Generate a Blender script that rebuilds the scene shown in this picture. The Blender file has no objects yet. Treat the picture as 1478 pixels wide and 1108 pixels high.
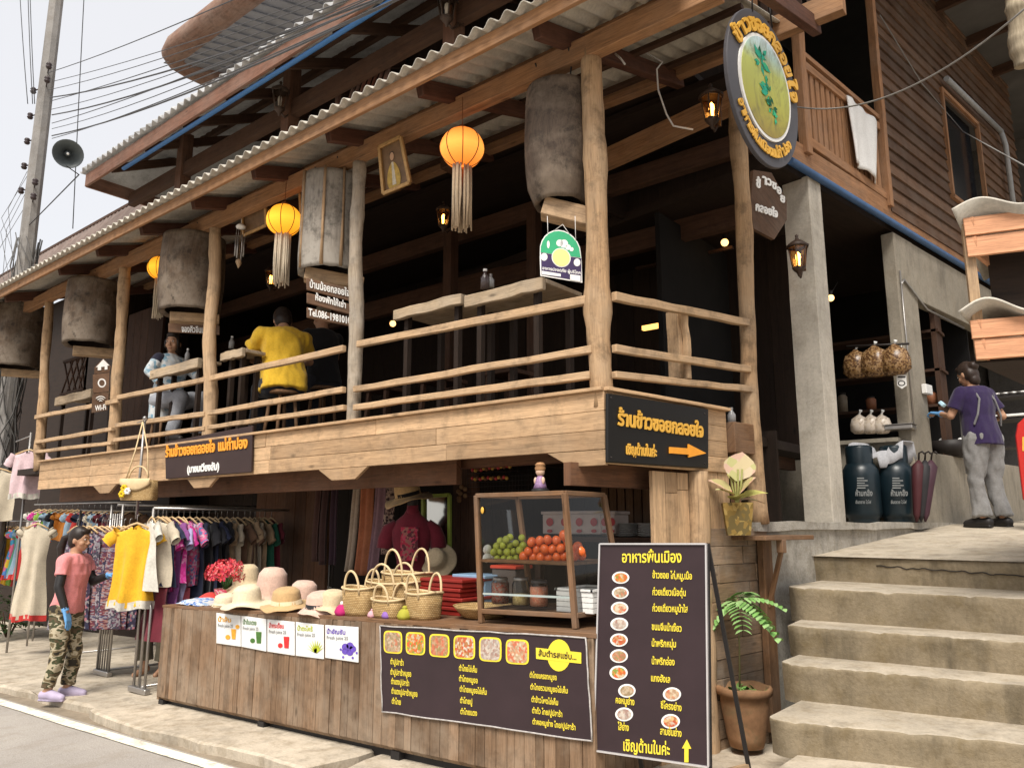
import bpy, math, random
from mathutils import Vector as V, Matrix as M4, noise
R = math.radians
random.seed(7)
SC = bpy.context.scene
COL = SC.collection

# ---------------------------------------------------------------- camera, light, exposure
F_PX, CX, CY, HORX, HORY = 1109.0, 739.0, 554.0, -640.0, 756.0
PITCH = math.atan((HORY - CY) / F_PX)
TH = math.atan((CX - HORX) / math.hypot(F_PX, HORY - CY))
FWD = V((-math.cos(TH) * math.cos(PITCH), math.sin(TH) * math.cos(PITCH), math.sin(PITCH)))
RGT = V((math.sin(TH), math.cos(TH), 0))
UPV = RGT.cross(FWD)
EYE = V((0, 0, 1.6))
cam = bpy.data.objects.new('camera', bpy.data.cameras.new('camera'))
COL.objects.link(cam)
cam.matrix_world = M4.Translation(EYE) @ M4((RGT, UPV, -FWD)).transposed().to_4x4()
cam.data.sensor_width = 36.0
cam.data.sensor_fit = 'HORIZONTAL'
cam.data.lens = 36.0 * F_PX / 1478.0
cam.data.clip_start = 0.05
cam.data.clip_end = 2000
SC.camera = cam

SUN_EL, SUN_AZ = R(54), R(157)          # azimuth clockwise from +Y: the light comes over the street
world = bpy.data.worlds.new('World'); SC.world = world; world.use_nodes = True
wn = world.node_tree; wn.nodes.clear()
sky = wn.nodes.new('ShaderNodeTexSky'); sky.sky_type = 'NISHITA'; sky.sun_disc = False
sky.sun_elevation = SUN_EL; sky.sun_rotation = SUN_AZ; sky.dust_density = 3
b1 = wn.nodes.new('ShaderNodeBackground'); b1.inputs[1].default_value = 0.12
b2 = wn.nodes.new('ShaderNodeBackground'); b2.inputs[0].default_value = (1.0, 0.985, 0.985, 1); b2.inputs[1].default_value = 0.43
mx = wn.nodes.new('ShaderNodeMixShader'); mx.inputs[0].default_value = 0.86
wo = wn.nodes.new('ShaderNodeOutputWorld')
wn.links.new(sky.outputs[0], b1.inputs[0]); wn.links.new(b1.outputs[0], mx.inputs[1]); wn.links.new(b2.outputs[0], mx.inputs[2]); wn.links.new(mx.outputs[0], wo.inputs[0])
sl = bpy.data.lights.new('sun', 'SUN'); sl.energy = 2.2; sl.angle = R(26); sl.color = (1.0, 0.95, 0.87)
so = bpy.data.objects.new('sun', sl); COL.objects.link(so)
sdir = V((math.sin(SUN_AZ) * math.cos(SUN_EL), math.cos(SUN_AZ) * math.cos(SUN_EL), math.sin(SUN_EL)))
so.rotation_euler = sdir.to_track_quat('Z', 'Y').to_euler(); so.location = (0, -20, 30)
SC.view_settings.view_transform = 'Standard'; SC.view_settings.look = 'None'
SC.view_settings.exposure = 1.15; SC.view_settings.gamma = 1.0
SC.cycles.max_bounces = 6; SC.cycles.diffuse_bounces = 3; SC.cycles.transparent_max_bounces = 8
SC.cycles.use_denoising = True

# ---------------------------------------------------------------- measuring: a point of the photo on a plane of the real place
def ray(x, y): return FWD * F_PX + RGT * (x - CX) - UPV * (y - CY)
def PY(x, y, Y):
    d = ray(x, y); return EYE + d * (Y / d.y)
def PX(x, y, X):
    d = ray(x, y); return EYE + d * (X / d.x)
def PZ(x, y, Z):
    d = ray(x, y); return EYE + d * ((Z - 1.6) / d.z)
def PD(x, y, depth): return EYE + ray(x, y) * (depth / F_PX)
SA = R(9)
SD = V((math.sin(SA), math.cos(SA), 0)); SN = V((math.cos(SA), -math.sin(SA), 0)); SO = V((-2.47, 3.9, 0))
def PS(x, y, off=0.0):                  # on the side wall of the house, off metres out of it
    d = ray(x, y); return EYE + d * (((SO + SN * off - EYE) @ SN) / (d @ SN)) if False else EYE + d * ((SO + SN * off - EYE).dot(SN) / d.dot(SN))
def side(s, off, z): return SO + SD * s + SN * off + V((0, 0, z))
def gz(x): return 0.032 * (x + 6.85)    # the street climbs gently

# ---------------------------------------------------------------- things
def tag(o, label=None, cat=None, group=None, kind=None):
    if label: o['label'] = label
    if cat: o['category'] = cat
    if group: o['group'] = group
    if kind: o['kind'] = kind
    return o
def thing(name, label, cat, loc=(0, 0, 0), group=None, rz=0.0):
    o = bpy.data.objects.new(name, None); COL.objects.link(o); o.location = loc; o.rotation_euler = (0, 0, rz)
    o.empty_display_size = 0.1
    return tag(o, label, cat, group)
def kids(o): return [c for c in ALL if c.parent == o]
ALL = []
def copy_tree(o, parent=None):
    c = o.copy(); COL.objects.link(c); c.parent = parent
    for ch in list(o.children): copy_tree(ch, c)
    return c
def again(o, loc, rz=None, label=None, group=None, scale=None):
    c = copy_tree(o); c.location = loc
    if rz is not None: c.rotation_euler = (0, 0, rz)
    if label: c['label'] = label
    if group: c['group'] = group
    if scale is not None: c.scale = (scale,) * 3 if not isinstance(scale, tuple) else scale
    return c
def frame(x, y=None, z=None, o=(0, 0, 0)):           # 4x4 from axes
    x = V(x).normalized()
    z = V(z) if z is not None else V((0, 0, 1))
    if y is not None:
        y = V(y); z = x.cross(y).normalized(); y = z.cross(x).normalized()
    else:
        y = z.cross(x).normalized(); z = x.cross(y).normalized()
    m = M4((x, y, z)).transposed().to_4x4(); m.translation = V(o); return m
TEXTS = {}
def text_mesh(body, ext, bold):
    k = (body, ext, bold)
    if k not in TEXTS:
        c = bpy.data.curves.new('lettering', 'FONT'); c.body = body; c.size = 1; c.extrude = ext; c.offset = bold; c.resolution_u = 2
        o = bpy.data.objects.new('lettering', c); COL.objects.link(o)
        m = o.to_mesh(); vs = [v.co.copy() for v in m.vertices]; fs = [tuple(p.vertices) for p in m.polygons]
        o.to_mesh_clear(); bpy.data.objects.remove(o); bpy.data.curves.remove(c)
        TEXTS[k] = (vs, fs)
    return TEXTS[k]

class MB:
    def __init__(s): s.v = []; s.f = []; s.m = []; s.u = []; s.s = []
    def add(s, vs, fs, mi=0, uv=None, smooth=False, M=None):
        b = len(s.v)
        s.v += [tuple(M @ V(v)) if M else tuple(v) for v in vs]
        for k, f in enumerate(fs):
            s.f.append(tuple(i + b for i in f)); s.m.append(mi); s.s.append(smooth)
            s.u.append(uv[k] if uv else None)
        return s
    def box(s, c, d, M=None, mi=0, jit=0.0):
        x, y, z = [q / 2 for q in d]
        cx, cy, cz = c
        vs = [(cx + i * x, cy + j * y, cz + k * z) for i in (-1, 1) for j in (-1, 1) for k in (-1, 1)]
        if jit: vs = [tuple(q + random.uniform(-jit, jit) for q in v) for v in vs]
        fs = [(0, 1, 3, 2), (4, 6, 7, 5), (0, 4, 5, 1), (2, 3, 7, 6), (0, 2, 6, 4), (1, 5, 7, 3)]
        L = max(range(3), key=lambda i: d[i]); A = [i for i in range(3) if i != L]
        uv = [[(vs[i][L], vs[i][A[0]] + vs[i][A[1]]) for i in f] for f in fs]
        return s.add(vs, fs, mi, uv, False, M)
    def beam(s, p0, p1, w, h, up=(0, 0, 1), mi=0, n=1, jit=0.0):        # w across, h along up
        p0 = V(p0); p1 = V(p1); L = (p1 - p0).length
        m = frame(p1 - p0, None, up, p0)
        vs = []; fs = []; uv = []
        for i in range(n + 1):
            x = L * i / n
            a = [random.uniform(-jit, jit) for _ in range(4)] if jit else [0] * 4
            oy, oz = (a[0], a[1]) if 0 < i < n else (a[0] * .5, a[1] * .5)
            ww, hh = w / 2 + a[2] * .5, h / 2 + a[3] * .5
            vs += [(x, oy - ww, oz - hh), (x, oy + ww, oz - hh), (x, oy + ww, oz + hh), (x, oy - ww, oz + hh)]
        r = random.random() * 9
        for i in range(n):
            for k in range(4):
                a, b = 4 * i + k, 4 * i + (k + 1) % 4
                fs.append((a, b, b + 4, a + 4)); e = k * .31 + r
                uv.append([(vs[a][0], e), (vs[a][0], e + (w if k % 2 == 0 else h)), (vs[b + 4][0], e + (w if k % 2 == 0 else h)), (vs[b + 4][0], e)])
        fs += [(3, 2, 1, 0), tuple(4 * n + k for k in range(4))]
        uv += [[(0, 0), (0, w), (h * .2, w), (h * .2, 0)]] * 2
        return s.add(vs, fs, mi, uv, False, m)
    def prism(s, pts, z0, z1, M=None, mi=0):                            # polygon (ccw seen from +z) between two heights
        n = len(pts); vs = [(x, y, z0) for x, y in pts] + [(x, y, z1) for x, y in pts]
        fs = [tuple(range(n))[::-1], tuple(range(n, 2 * n))] + [(i, (i + 1) % n, n + (i + 1) % n, n + i) for i in range(n)]
        uv = [[(vs[i][0], vs[i][1] + vs[i][2]) for i in f] for f in fs]
        return s.add(vs, fs, mi, uv, False, M)
    def tube(s, pts, rad, seg=8, mi=0, caps=True, flat=None, wob=0.0, smooth=True):
        pts = [V(p) for p in pts]; n = len(pts)
        rad = rad if isinstance(rad, (list, tuple)) else [rad] * n
        vs = []; fs = []; uv = []; d0 = None; L = 0.0; Ls = []
        for i, p in enumerate(pts):
            if i: L += (p - pts[i - 1]).length
            Ls.append(L)
            t = (pts[min(i + 1, n - 1)] - pts[max(i - 1, 0)]).normalized()
            if d0 is None:
                a = V((0, 0, 1)) if abs(t.z) < .9 else V((1, 0, 0)); d0 = (a - t * a.dot(t)).normalized()
            else: d0 = (d0 - t * d0.dot(t)).normalized()
            e = t.cross(d0)
            for k in range(seg):
                q = 2 * math.pi * k / seg
                rr = rad[i] * (1 + (random.uniform(-wob, wob) if wob else 0))
                dv = d0 * math.cos(q) + e * math.sin(q)
                if flat: dv = V((dv.x * flat[0], dv.y * flat[1], dv.z * flat[2]))
                vs.append(tuple(p + dv * rr))
        rm = max(rad); r0 = random.random() * 7
        for i in range(n - 1):
            for k in range(seg):
                k2 = (k + 1) % seg
                fs.append((i * seg + k, i * seg + k2, (i + 1) * seg + k2, (i + 1) * seg + k))
                c = 6.28 * rm / seg
                uv.append([(Ls[i], r0 + k * c), (Ls[i], r0 + (k + 1) * c), (Ls[i + 1], r0 + (k + 1) * c), (Ls[i + 1], r0 + k * c)])
        s.add(vs, fs, mi, uv, smooth)
        if caps:
            b = len(s.v) - len(vs)
            for f in (tuple(range(seg))[::-1], tuple(range((n - 1) * seg, n * seg))):
                s.f.append(tuple(i + b for i in f)); s.m.append(mi); s.s.append(False)
                s.u.append([(vs[i][0] * .3, vs[i][1] + vs[i][2]) for i in f])
        return s
    def lathe(s, prof, seg=20, M=None, mi=0, ex=1.0, ey=1.0, wave=None, smooth=True, close=False):   # prof: (r, z)
        vs = []; fs = []; uv = []; n = len(prof)
        for i, (r, z) in enumerate(prof):
            for k in range(seg):
                q = 2 * math.pi * k / seg; rr, zz = r, z
                if wave: rr, zz = wave(i, q, r, z)
                vs.append((rr * math.cos(q) * ex, rr * math.sin(q) * ey, zz))
        for i in range(n - 1):
            for k in range(seg):
                k2 = (k + 1) % seg
                fs.append((i * seg + k, i * seg + k2, (i + 1) * seg + k2, (i + 1) * seg + k))
                c = 6.28 / seg * max(prof[i][0], .05)
                uv.append([(prof[i][1], k * c), (prof[i][1], (k + 1) * c), (prof[i + 1][1], (k + 1) * c), (prof[i + 1][1], k * c)])
        s.add(vs, fs, mi, uv, smooth, M)
        b = len(s.v) - len(vs)
        if prof[0][0] > 1e-5 and close: s.f.append(tuple(range(b, b + seg))[::-1]); s.m.append(mi); s.s.append(False); s.u.append(None)
        if prof[-1][0] > 1e-5 and close: s.f.append(tuple(range(b + (n - 1) * seg, b + n * seg))); s.m.append(mi); s.s.append(False); s.u.append(None)
        return s
    def ball(s, c, r, seg=12, rings=8, mi=0, M=None):
        r = r if isinstance(r, (tuple, list)) else (r, r, r)
        vs = []; fs = []
        for i in range(rings + 1):
            a = math.pi * i / rings
            for k in range(seg):
                q = 2 * math.pi * k / seg
                vs.append((c[0] + r[0] * math.sin(a) * math.cos(q), c[1] + r[1] * math.sin(a) * math.sin(q), c[2] - r[2] * math.cos(a)))
        for i in range(rings):
            for k in range(seg):
                k2 = (k + 1) % seg
                fs.append((i * seg + k, i * seg + k2, (i + 1) * seg + k2, (i + 1) * seg + k))
        return s.add(vs, fs, mi, None, True, M)
    def grid(s, fn, nu, nv, mi=0, smooth=True, uvs=(1, 1), closed=False):
        vs = [tuple(fn(i / nu, j / nv)) for j in range(nv + 1) for i in range(nu + 1)]
        fs = []; uv = []
        for j in range(nv):
            for i in range(nu):
                a = j * (nu + 1) + i
                fs.append((a, a + 1, a + nu + 2, a + nu + 1))
                uv.append([(i / nu * uvs[0], j / nv * uvs[1]), ((i + 1) / nu * uvs[0], j / nv * uvs[1]), ((i + 1) / nu * uvs[0], (j + 1) / nv * uvs[1]), (i / nu * uvs[0], (j + 1) / nv * uvs[1])])
        return s.add(vs, fs, mi, uv, smooth)
    def quad(s, a, b, c, d, mi=0):
        a, b, c, d = V(a), V(b), V(c), V(d); w = (b - a).length; h = (d - a).length
        return s.add([a, b, c, d], [(0, 1, 2, 3)], mi, [[(0, 0), (w, 0), (w, h), (0, h)]])
    def slab(s, a, b, c, d, t, mi=0):                                    # quad a b c d (ccw from the front) given a thickness t to the back
        a, b, c, d = V(a), V(b), V(c), V(d); n = (b - a).cross(d - a).normalized() * -t
        vs = [a, b, c, d, a + n, b + n, c + n, d + n]; w = (b - a).length; h = (d - a).length
        k = [(0, 0), (w, 0), (w, h), (0, h)] * 2
        fs = [(0, 1, 2, 3), (7, 6, 5, 4), (0, 4, 5, 1), (1, 5, 6, 2), (2, 6, 7, 3), (3, 7, 4, 0)]
        if h > w: k = [(y, x) for x, y in k]
        return s.add(vs, fs, mi, [[k[i] for i in f] for f in fs])
    def text(s, body, fn, x0, y0, x1, y1, hp, mi=0, ext=0.0, bold=0.012, lift=0.004, em=0.56):
        """body written along the line (x0,y0)-(x1,y1) of the photo on the surface fn, letters hp tall"""
        p0, p1 = fn(x0, y0), fn(x1, y1); up = fn((x0 + x1) / 2, (y0 + y1) / 2 - hp) - fn((x0 + x1) / 2, (y0 + y1) / 2)
        return s.text3(body, p0, p1 - p0, up, mi, ext, bold, lift, em)
    def text3(s, body, p0, ux, up, mi=0, ext=0.0, bold=0.012, lift=0.004, em=0.56):
        vs, fs = text_mesh(body, ext, bold)
        if not vs: return s
        xa = min(v.x for v in vs); xb = max(v.x for v in vs); n = ux.cross(up).normalized(); k = up.length / em
        return s.add([p0 + ux * ((v.x - xa) / (xb - xa)) + up * (v.y / em) + n * (lift + (v.z + ext) * k) for v in vs], fs, mi)
    def disc(s, fn, cx, cy, rx, ry, mi=0, lift=0.004, seg=24, power=2.0, skew=0.0):
        c = fn(cx, cy); ax = fn(cx + rx, cy + skew) - c; ay = fn(cx, cy - ry) - c; n = ax.cross(ay).normalized() * lift
        vs = []
        for k in range(seg):
            q = 2 * math.pi * k / seg; a, b = math.cos(q), math.sin(q)
            a = math.copysign(abs(a) ** (2 / power), a); b = math.copysign(abs(b) ** (2 / power), b)
            vs.append(c + ax * a + ay * b + n)
        return s.add(vs, [tuple(range(seg))], mi, [[(v.x + v.y, v.z) for v in vs]])
    def build(s, name, mats, parent=None, bevel=0.0, origin=None, solid=0.0, sub=0):
        me = bpy.data.meshes.new(name)
        w = V((0, 0, 0)); p = parent
        while p is not None: w += p.location; p = p.parent
        loc = V((0, 0, 0))
        if parent is None:
            if origin is None:
                xs = [v[0] for v in s.v]; ys = [v[1] for v in s.v]; zs = [v[2] for v in s.v]
                origin = ((min(xs) + max(xs)) / 2, (min(ys) + max(ys)) / 2, min(zs))
            loc = V(origin); w = loc
        me.from_pydata([(v[0] - w.x, v[1] - w.y, v[2] - w.z) for v in s.v], [], s.f)
        me.polygons.foreach_set('material_index', s.m); me.polygons.foreach_set('use_smooth', s.s)
        ul = me.uv_layers.new(name='UVMap'); flat = []
        for f, u in zip(s.f, s.u):
            if u is None: u = [(s.v[i][0] + s.v[i][1], s.v[i][2] + .5 * s.v[i][1]) for i in f]
            for a in u: flat += [a[0], a[1]]
        ul.data.foreach_set('uv', flat)
        for m in (mats if isinstance(mats, (list, tuple)) else [mats]): me.materials.append(m)
        me.update()
        o = bpy.data.objects.new(name, me); COL.objects.link(o); o.parent = parent; o.location = loc
        if solid: md = o.modifiers.new('thick', 'SOLIDIFY'); md.thickness = solid; md.offset = 0
        if bevel: md = o.modifiers.new('edge', 'BEVEL'); md.width = bevel; md.segments = 1; md.limit_method = 'ANGLE'; md.angle_limit = R(50)
        if sub: md = o.modifiers.new('soft', 'SUBSURF'); md.levels = sub; md.render_levels = sub
        ALL.append(o); return o

# ---------------------------------------------------------------- materials
class NT:
    def __init__(s, name):
        s.m = bpy.data.materials.new(name); s.m.use_nodes = True; s.t = s.m.node_tree; s.t.nodes.clear()
        s.out = s.n('OutputMaterial'); s.p = s.n('BsdfPrincipled'); s.l(s.p.outputs[0], s.out.inputs[0])
        s.p.inputs['Specular IOR Level'].default_value = 0.3
    def n(s, t): return s.t.nodes.new('ShaderNode' + t)
    def l(s, a, b): s.t.links.new(a, b)
    def coord(s, kind='Object', scale=(1, 1, 1), rnd=0.0):
        c = s.n('TexCoord'); m = s.n('Mapping'); m.inputs['Scale'].default_value = scale
        src = c.outputs[kind]
        if rnd:
            g = s.n('NewGeometry'); k = s.n('VectorMath'); k.operation = 'SCALE'
            k2 = s.n('CombineXYZ'); s.l(g.outputs['Random Per Island'], k2.inputs[0]); s.l(g.outputs['Random Per Island'], k2.inputs[1]); s.l(g.outputs['Random Per Island'], k2.inputs[2])
            s.l(k2.outputs[0], k.inputs[0]); k.inputs['Scale'].default_value = rnd
            a = s.n('VectorMath'); a.operation = 'ADD'; s.l(src, a.inputs[0]); s.l(k.outputs[0], a.inputs[1]); src = a.outputs[0]
        s.l(src, m.inputs[0]); return m.outputs[0]
    def noise(s, co, scale=5, detail=5, rough=.6, dist=0.0):
        n = s.n('TexNoise'); n.inputs['Scale'].default_value = scale; n.inputs['Detail'].default_value = detail; n.inputs['Roughness'].default_value = rough; n.inputs['Distortion'].default_value = dist
        s.l(co, n.inputs['Vector']); return n.outputs['Fac']
    def ramp(s, fac, stops, const=False):
        r = s.n('ValToRGB'); e = r.color_ramp.elements
        if const: r.color_ramp.interpolation = 'CONSTANT'
        while len(e) < len(stops): e.new(.5)
        for k, (p, c) in zip(e, stops): k.position = p; k.color = (*c, 1) if len(c) == 3 else c
        s.l(fac, r.inputs[0]); return r.outputs[0]
    def mix(s, fac, a, b, mode='MIX'):
        m = s.n('Mix'); m.data_type = 'RGBA'; m.blend_type = mode
        for v, i in ((fac, 0), (a, 6), (b, 7)):
            if isinstance(v, (int, float)): m.inputs[i].default_value = v
            elif isinstance(v, tuple): m.inputs[i].default_value = (*v, 1)
            else: s.l(v, m.inputs[i])
        return m.outputs[2]
    def bump(s, h, st=.3, dist=.01):
        b = s.n('Bump'); b.inputs['Strength'].default_value = st; b.inputs['Distance'].default_value = dist
        s.l(h, b.inputs['Height']); s.l(b.outputs[0], s.p.inputs['Normal'])
    def col(s, c):
        if isinstance(c, tuple): s.p.inputs['Base Color'].default_value = (*c, 1)
        else: s.l(c, s.p.inputs['Base Color'])
    def rough(s, r): s.p.inputs['Roughness'].default_value = r
MATS = {}
def memo(f):
    def g(name, *a, **k):
        if name not in MATS: MATS[name] = f(name, *a, **k)
        return MATS[name]
    return g
def mul(c, k): return tuple(min(1, q * k) for q in c)
@memo
def wood(name, c, var=.35, grain=1.0, rough=.75, weather=0.25, wcol=(.25, .23, .2), stain=.35):
    t = NT(name)
    uv = t.coord('UV', (1.1, 22 * grain, 1), 30.0)
    g1 = t.noise(uv, 1.6, 7, .65, .6); uv2 = t.coord('UV', (5, 90 * grain, 1), 17.0); g2 = t.noise(uv2, 2, 3, .6)
    base = t.ramp(g1, [(.25, mul(c, .45)), (.45, mul(c, .85)), (.6, c), (.8, mul(c, 1.3))])
    fine = t.ramp(g2, [(.3, (.62, .6, .58)), (.62, (1, 1, 1))])
    x = t.mix(.8, base, fine, 'MULTIPLY')
    geo = t.n('NewGeometry'); isl = t.ramp(geo.outputs['Random Per Island'], [(0, (1 - var, 1 - var * 1.1, 1 - var * 1.2)), (1, (1 + var * .6, 1 + var * .55, 1 + var * .5))])
    x = t.mix(1.0, x, isl, 'MULTIPLY')
    ob = t.coord('Object', (1, 1, 1)); blot = t.noise(ob, 2.6, 5, .65)
    if weather: x = t.mix(t.ramp(blot, [(.42, (0, 0, 0)), (.72, (weather * 2.2,) * 3)]), x, wcol)
    st_ = t.noise(t.coord('UV', (.9, 55 * grain, 1), 23.0), 1.3, 5, .75, .4); x = t.mix(t.ramp(st_, [(.30, (.7,) * 3), (.40, (0, 0, 0))]), x, mul(c, .3))
    d2 = t.noise(ob, 6.5, 6, .7)
    x = t.mix(t.ramp(d2, [(.3, (stain,) * 3), (.5, (0, 0, 0))]), x, mul(c, .22))
    kn = t.n('TexVoronoi'); kn.inputs['Scale'].default_value = 1.0; t.l(t.coord('UV', (2.2, 7, 1), 11.0), kn.inputs['Vector'])
    x = t.mix(t.ramp(kn.outputs['Distance'], [(.03, (.75,) * 3), (.12, (0, 0, 0))]), x, mul(c, .2))
    t.col(x); t.rough(rough); t.bump(g1, .35, .006); return t.m
@memo
def plain(name, c, rough=.6, var=.12, scale=9, bump=0.0, metal=0.0, spec=.3, isl=0.0):
    t = NT(name); co = t.coord('Object'); f = t.noise(co, scale, 5, .65)
    x = t.ramp(f, [(.3, mul(c, 1 - var)), (.7, mul(c, 1 + var))])
    if isl:
        g = t.n('NewGeometry'); x = t.mix(1.0, x, t.ramp(g.outputs['Random Per Island'], [(0, (1 - isl,) * 3), (1, (1 + isl,) * 3)]), 'MULTIPLY')
    t.col(x); t.rough(rough); t.p.inputs['Metallic'].default_value = metal; t.p.inputs['Specular IOR Level'].default_value = spec
    if bump: t.bump(t.noise(co, scale * 4, 4), bump, .004)
    return t.m
@memo
def concrete(name, c, stain=(.2, .16, .09), amt=.5, scale=1.0, bump=.5, dark=.5):
    t = NT(name); co = t.coord('Object')
    a = t.noise(co, 1.3 * scale, 8, .68, .4); b = t.noise(co, 6 * scale, 7, .7); d = t.noise(co, 45 * scale, 4, .7)
    x = t.ramp(a, [(.25, mul(c, .62)), (.5, c), (.75, mul(c, 1.22))])
    x = t.mix(t.ramp(b, [(.48, (0, 0, 0)), (.7, (amt,) * 3)]), x, stain)
    dv = t.noise(t.coord('Object', (2.2, 2.2, .5)), 2.4 * scale, 6, .7)
    x = t.mix(t.ramp(dv, [(.5, (0, 0, 0)), (.72, (dark,) * 3)]), x, mul(c, .35))
    x = t.mix(.35, x, t.ramp(d, [(.3, (.6, .6, .6)), (.6, (1.1, 1.1, 1.1))]), 'MULTIPLY')
    t.col(x); t.rough(.9)
    ad = t.n('Math'); ad.operation = 'ADD'; t.l(b, ad.inputs[0]); t.l(d, ad.inputs[1]); t.bump(ad.outputs[0], bump, .008); return t.m
@memo
def cloth(name, c, var=.15, bump=.4, rough=.9, scale=60):
    t = NT(name); co = t.coord('Object'); f = t.noise(co, 6, 4, .6)
    w = t.noise(co, scale, 3, .7)
    t.col(t.mix(.3, t.ramp(f, [(.3, mul(c, 1 - var)), (.7, mul(c, 1 + var))]), t.ramp(w, [(.35, (.55,) * 3), (.6, (1.05,) * 3)]), 'MULTIPLY')); t.rough(rough); t.bump(w, bump, .003)
    t.p.inputs['Sheen Weight'].default_value = .15; return t.m
@memo
def pattern(name, cols, scale=25, stretch=(1, 1, 1), kind='vor', rough=.9):
    t = NT(name); co = t.coord('Object', stretch)
    if kind == 'vor':
        v = t.n('TexVoronoi'); v.inputs['Scale'].default_value = scale; t.l(co, v.inputs['Vector'])
        sp = t.n('SeparateColor'); t.l(v.outputs['Color'], sp.inputs[0]); f = sp.outputs[0]
    else: f = t.noise(co, scale, 2, .5)
    lo, hi = (0, 1) if kind == 'vor' else (.34, .66)
    t.col(t.ramp(f, [(lo + (hi - lo) * i / len(cols), c) for i, c in enumerate(cols)], True)); t.rough(rough); t.bump(t.noise(co, 70, 2), .25, .003); return t.m
@memo
def glow(name, c, e, strength, rough=.6):
    t = NT(name); t.col(c); t.rough(rough); t.p.inputs['Emission Color'].default_value = (*e, 1); t.p.inputs['Emission Strength'].default_value = strength; return t.m
@memo
def glass(name, c=(1, 1, 1), alpha=.12, rough=.05):
    t = NT(name); t.t.nodes.remove(t.p)
    a = t.n('BsdfTransparent'); a.inputs[0].default_value = (*c, 1); b = t.n('BsdfGlossy'); b.inputs['Roughness'].default_value = rough
    fr = t.n('Fresnel'); fr.inputs[0].default_value = 1.22; ad = t.n('Math'); ad.operation = 'ADD'; ad.inputs[1].default_value = alpha * .25; t.l(fr.outputs[0], ad.inputs[0])
    m = t.n('MixShader'); t.l(ad.outputs[0], m.inputs[0]); t.l(a.outputs[0], m.inputs[1]); t.l(b.outputs[0], m.inputs[2]); t.l(m.outputs[0], t.out.inputs[0]); return t.m

W_FASCIA = wood('fascia wood', (.60, .40, .23), .34, .9, weather=.2, wcol=(.38, .27, .17), stain=.5)
W_POST = wood('post wood', (.48, .31, .17), .25, .5, weather=.25, wcol=(.44, .33, .22), stain=.75)
W_GREY = wood('grey log wood', (.40, .325, .24), .15, .45, weather=.3, wcol=(.42, .38, .33), stain=.55)
W_RAIL = wood('rail wood', (.53, .36, .21), .25, 1.0, weather=.22, wcol=(.4, .3, .21), stain=.65)
W_BEAM = wood('beam wood', (.36, .19, .09), .2, .8, weather=.08, stain=.3)
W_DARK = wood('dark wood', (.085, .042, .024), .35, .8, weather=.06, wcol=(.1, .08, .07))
W_BLACK = wood('black wood', (.030, .0175, .011), .35, .8, weather=0.0)  # near black: the deep shade of the interiors is put into the colour
W_RAFT = wood('rafter wood', (.105, .042, .024), .25, .7, weather=.04)
W_COUNTER = wood('counter wood', (.245, .158, .096), .45, 1.1, weather=.32, wcol=(.33, .26, .19), stain=.5)
W_SIDING = wood('siding wood', (.145, .08, .046), .4, .9, weather=.08, stain=.35)
W_BALC = wood('balcony wood', (.36, .185, .09), .3, .9, weather=.1, stain=.3)
W_CASE = wood('case wood', (.20, .105, .05), .25, 1.0, weather=.1)
W_LOG = wood('hollow log wood', (.125, .085, .055), .1, .9, weather=.5, wcol=(.22, .18, .14), stain=1.0)
W_LOGDARK = wood('burnt log wood', (.09, .063, .045), .1, .9, weather=.45, wcol=(.22, .17, .125), stain=1.0)
W_LOGGREY = wood('grey hollow log wood', (.29, .255, .215), .1, .4, weather=.6, wcol=(.32, .29, .25), stain=1.0)
W_SLAB = wood('table slab wood', (.50, .38, .25), .2, .8, weather=.2, wcol=(.42, .37, .3), stain=.5)
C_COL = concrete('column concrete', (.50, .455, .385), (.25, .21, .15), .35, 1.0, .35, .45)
C_PILLAR = concrete('pillar concrete', (.30, .265, .21), (.2, .16, .11), .4, 1.0, .4, .6)  # darker than the column: shade of the alley mixed into the colour
C_STEP = concrete('step concrete', (.47, .405, .315), (.24, .18, .10), .5, 1.1, .7, .55)
C_RISER = concrete('step riser concrete', (.255, .205, .135), (.13, .09, .035), .55, 1.0, .6, .75)  # brown stain, darkened further to paint in the shade on the risers
C_STEPTOP = concrete('step tread concrete', (.58, .51, .42), (.34, .28, .19), .45, 1.0, .4, .3)
C_PAVE = concrete('pavement concrete', (.50, .43, .335), (.22, .165, .1), .65, 1.0, .6, .6)
C_ROUGH = concrete('broken concrete', (.40, .37, .32), (.18, .15, .1), .6, 1.6, 1.0, .6)
C_ROOF = concrete('cement roof sheet', (.52, .48, .41), (.3, .27, .22), .4, 1.2, .3, .4)
C_ROOFDK = concrete('old cement roof sheet', (.50, .50, .50), (.2, .19, .18), .4, 1.0, .3, .4)
P_BLACK = plain('black paint', (.018, .016, .016), .5)
P_BROWN = plain('sign brown', (.036, .019, .017), .55, .15, 4)
P_PURPLE = plain('board plum black', (.034, .020, .023), .5, .15, 3)
P_GOLD = plain('gold lettering', (.72, .40, .06), .5, .1)
P_ORANGE = plain('orange lettering', (.82, .33, .03), .5, .1)
P_YELLOW = plain('yellow lettering', (.80, .64, .05), .5, .06)
P_WHITE = plain('white paint', (.78, .77, .74), .6, .06)
P_STEEL = plain('steel tube', (.36, .34, .32), .35, .1, 9, 0, .7, .5)
P_IRON = plain('black iron', (.025, .02, .018), .5, .2)
P_WIRE = plain('wire', (.03, .03, .032), .6, .1)
ROPE = plain('rope', (.13, .10, .075), .9, .2)
WARM = glow('lamp bulb', (1, .8, .5), (1, .55, .17), 7.0)
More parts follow.
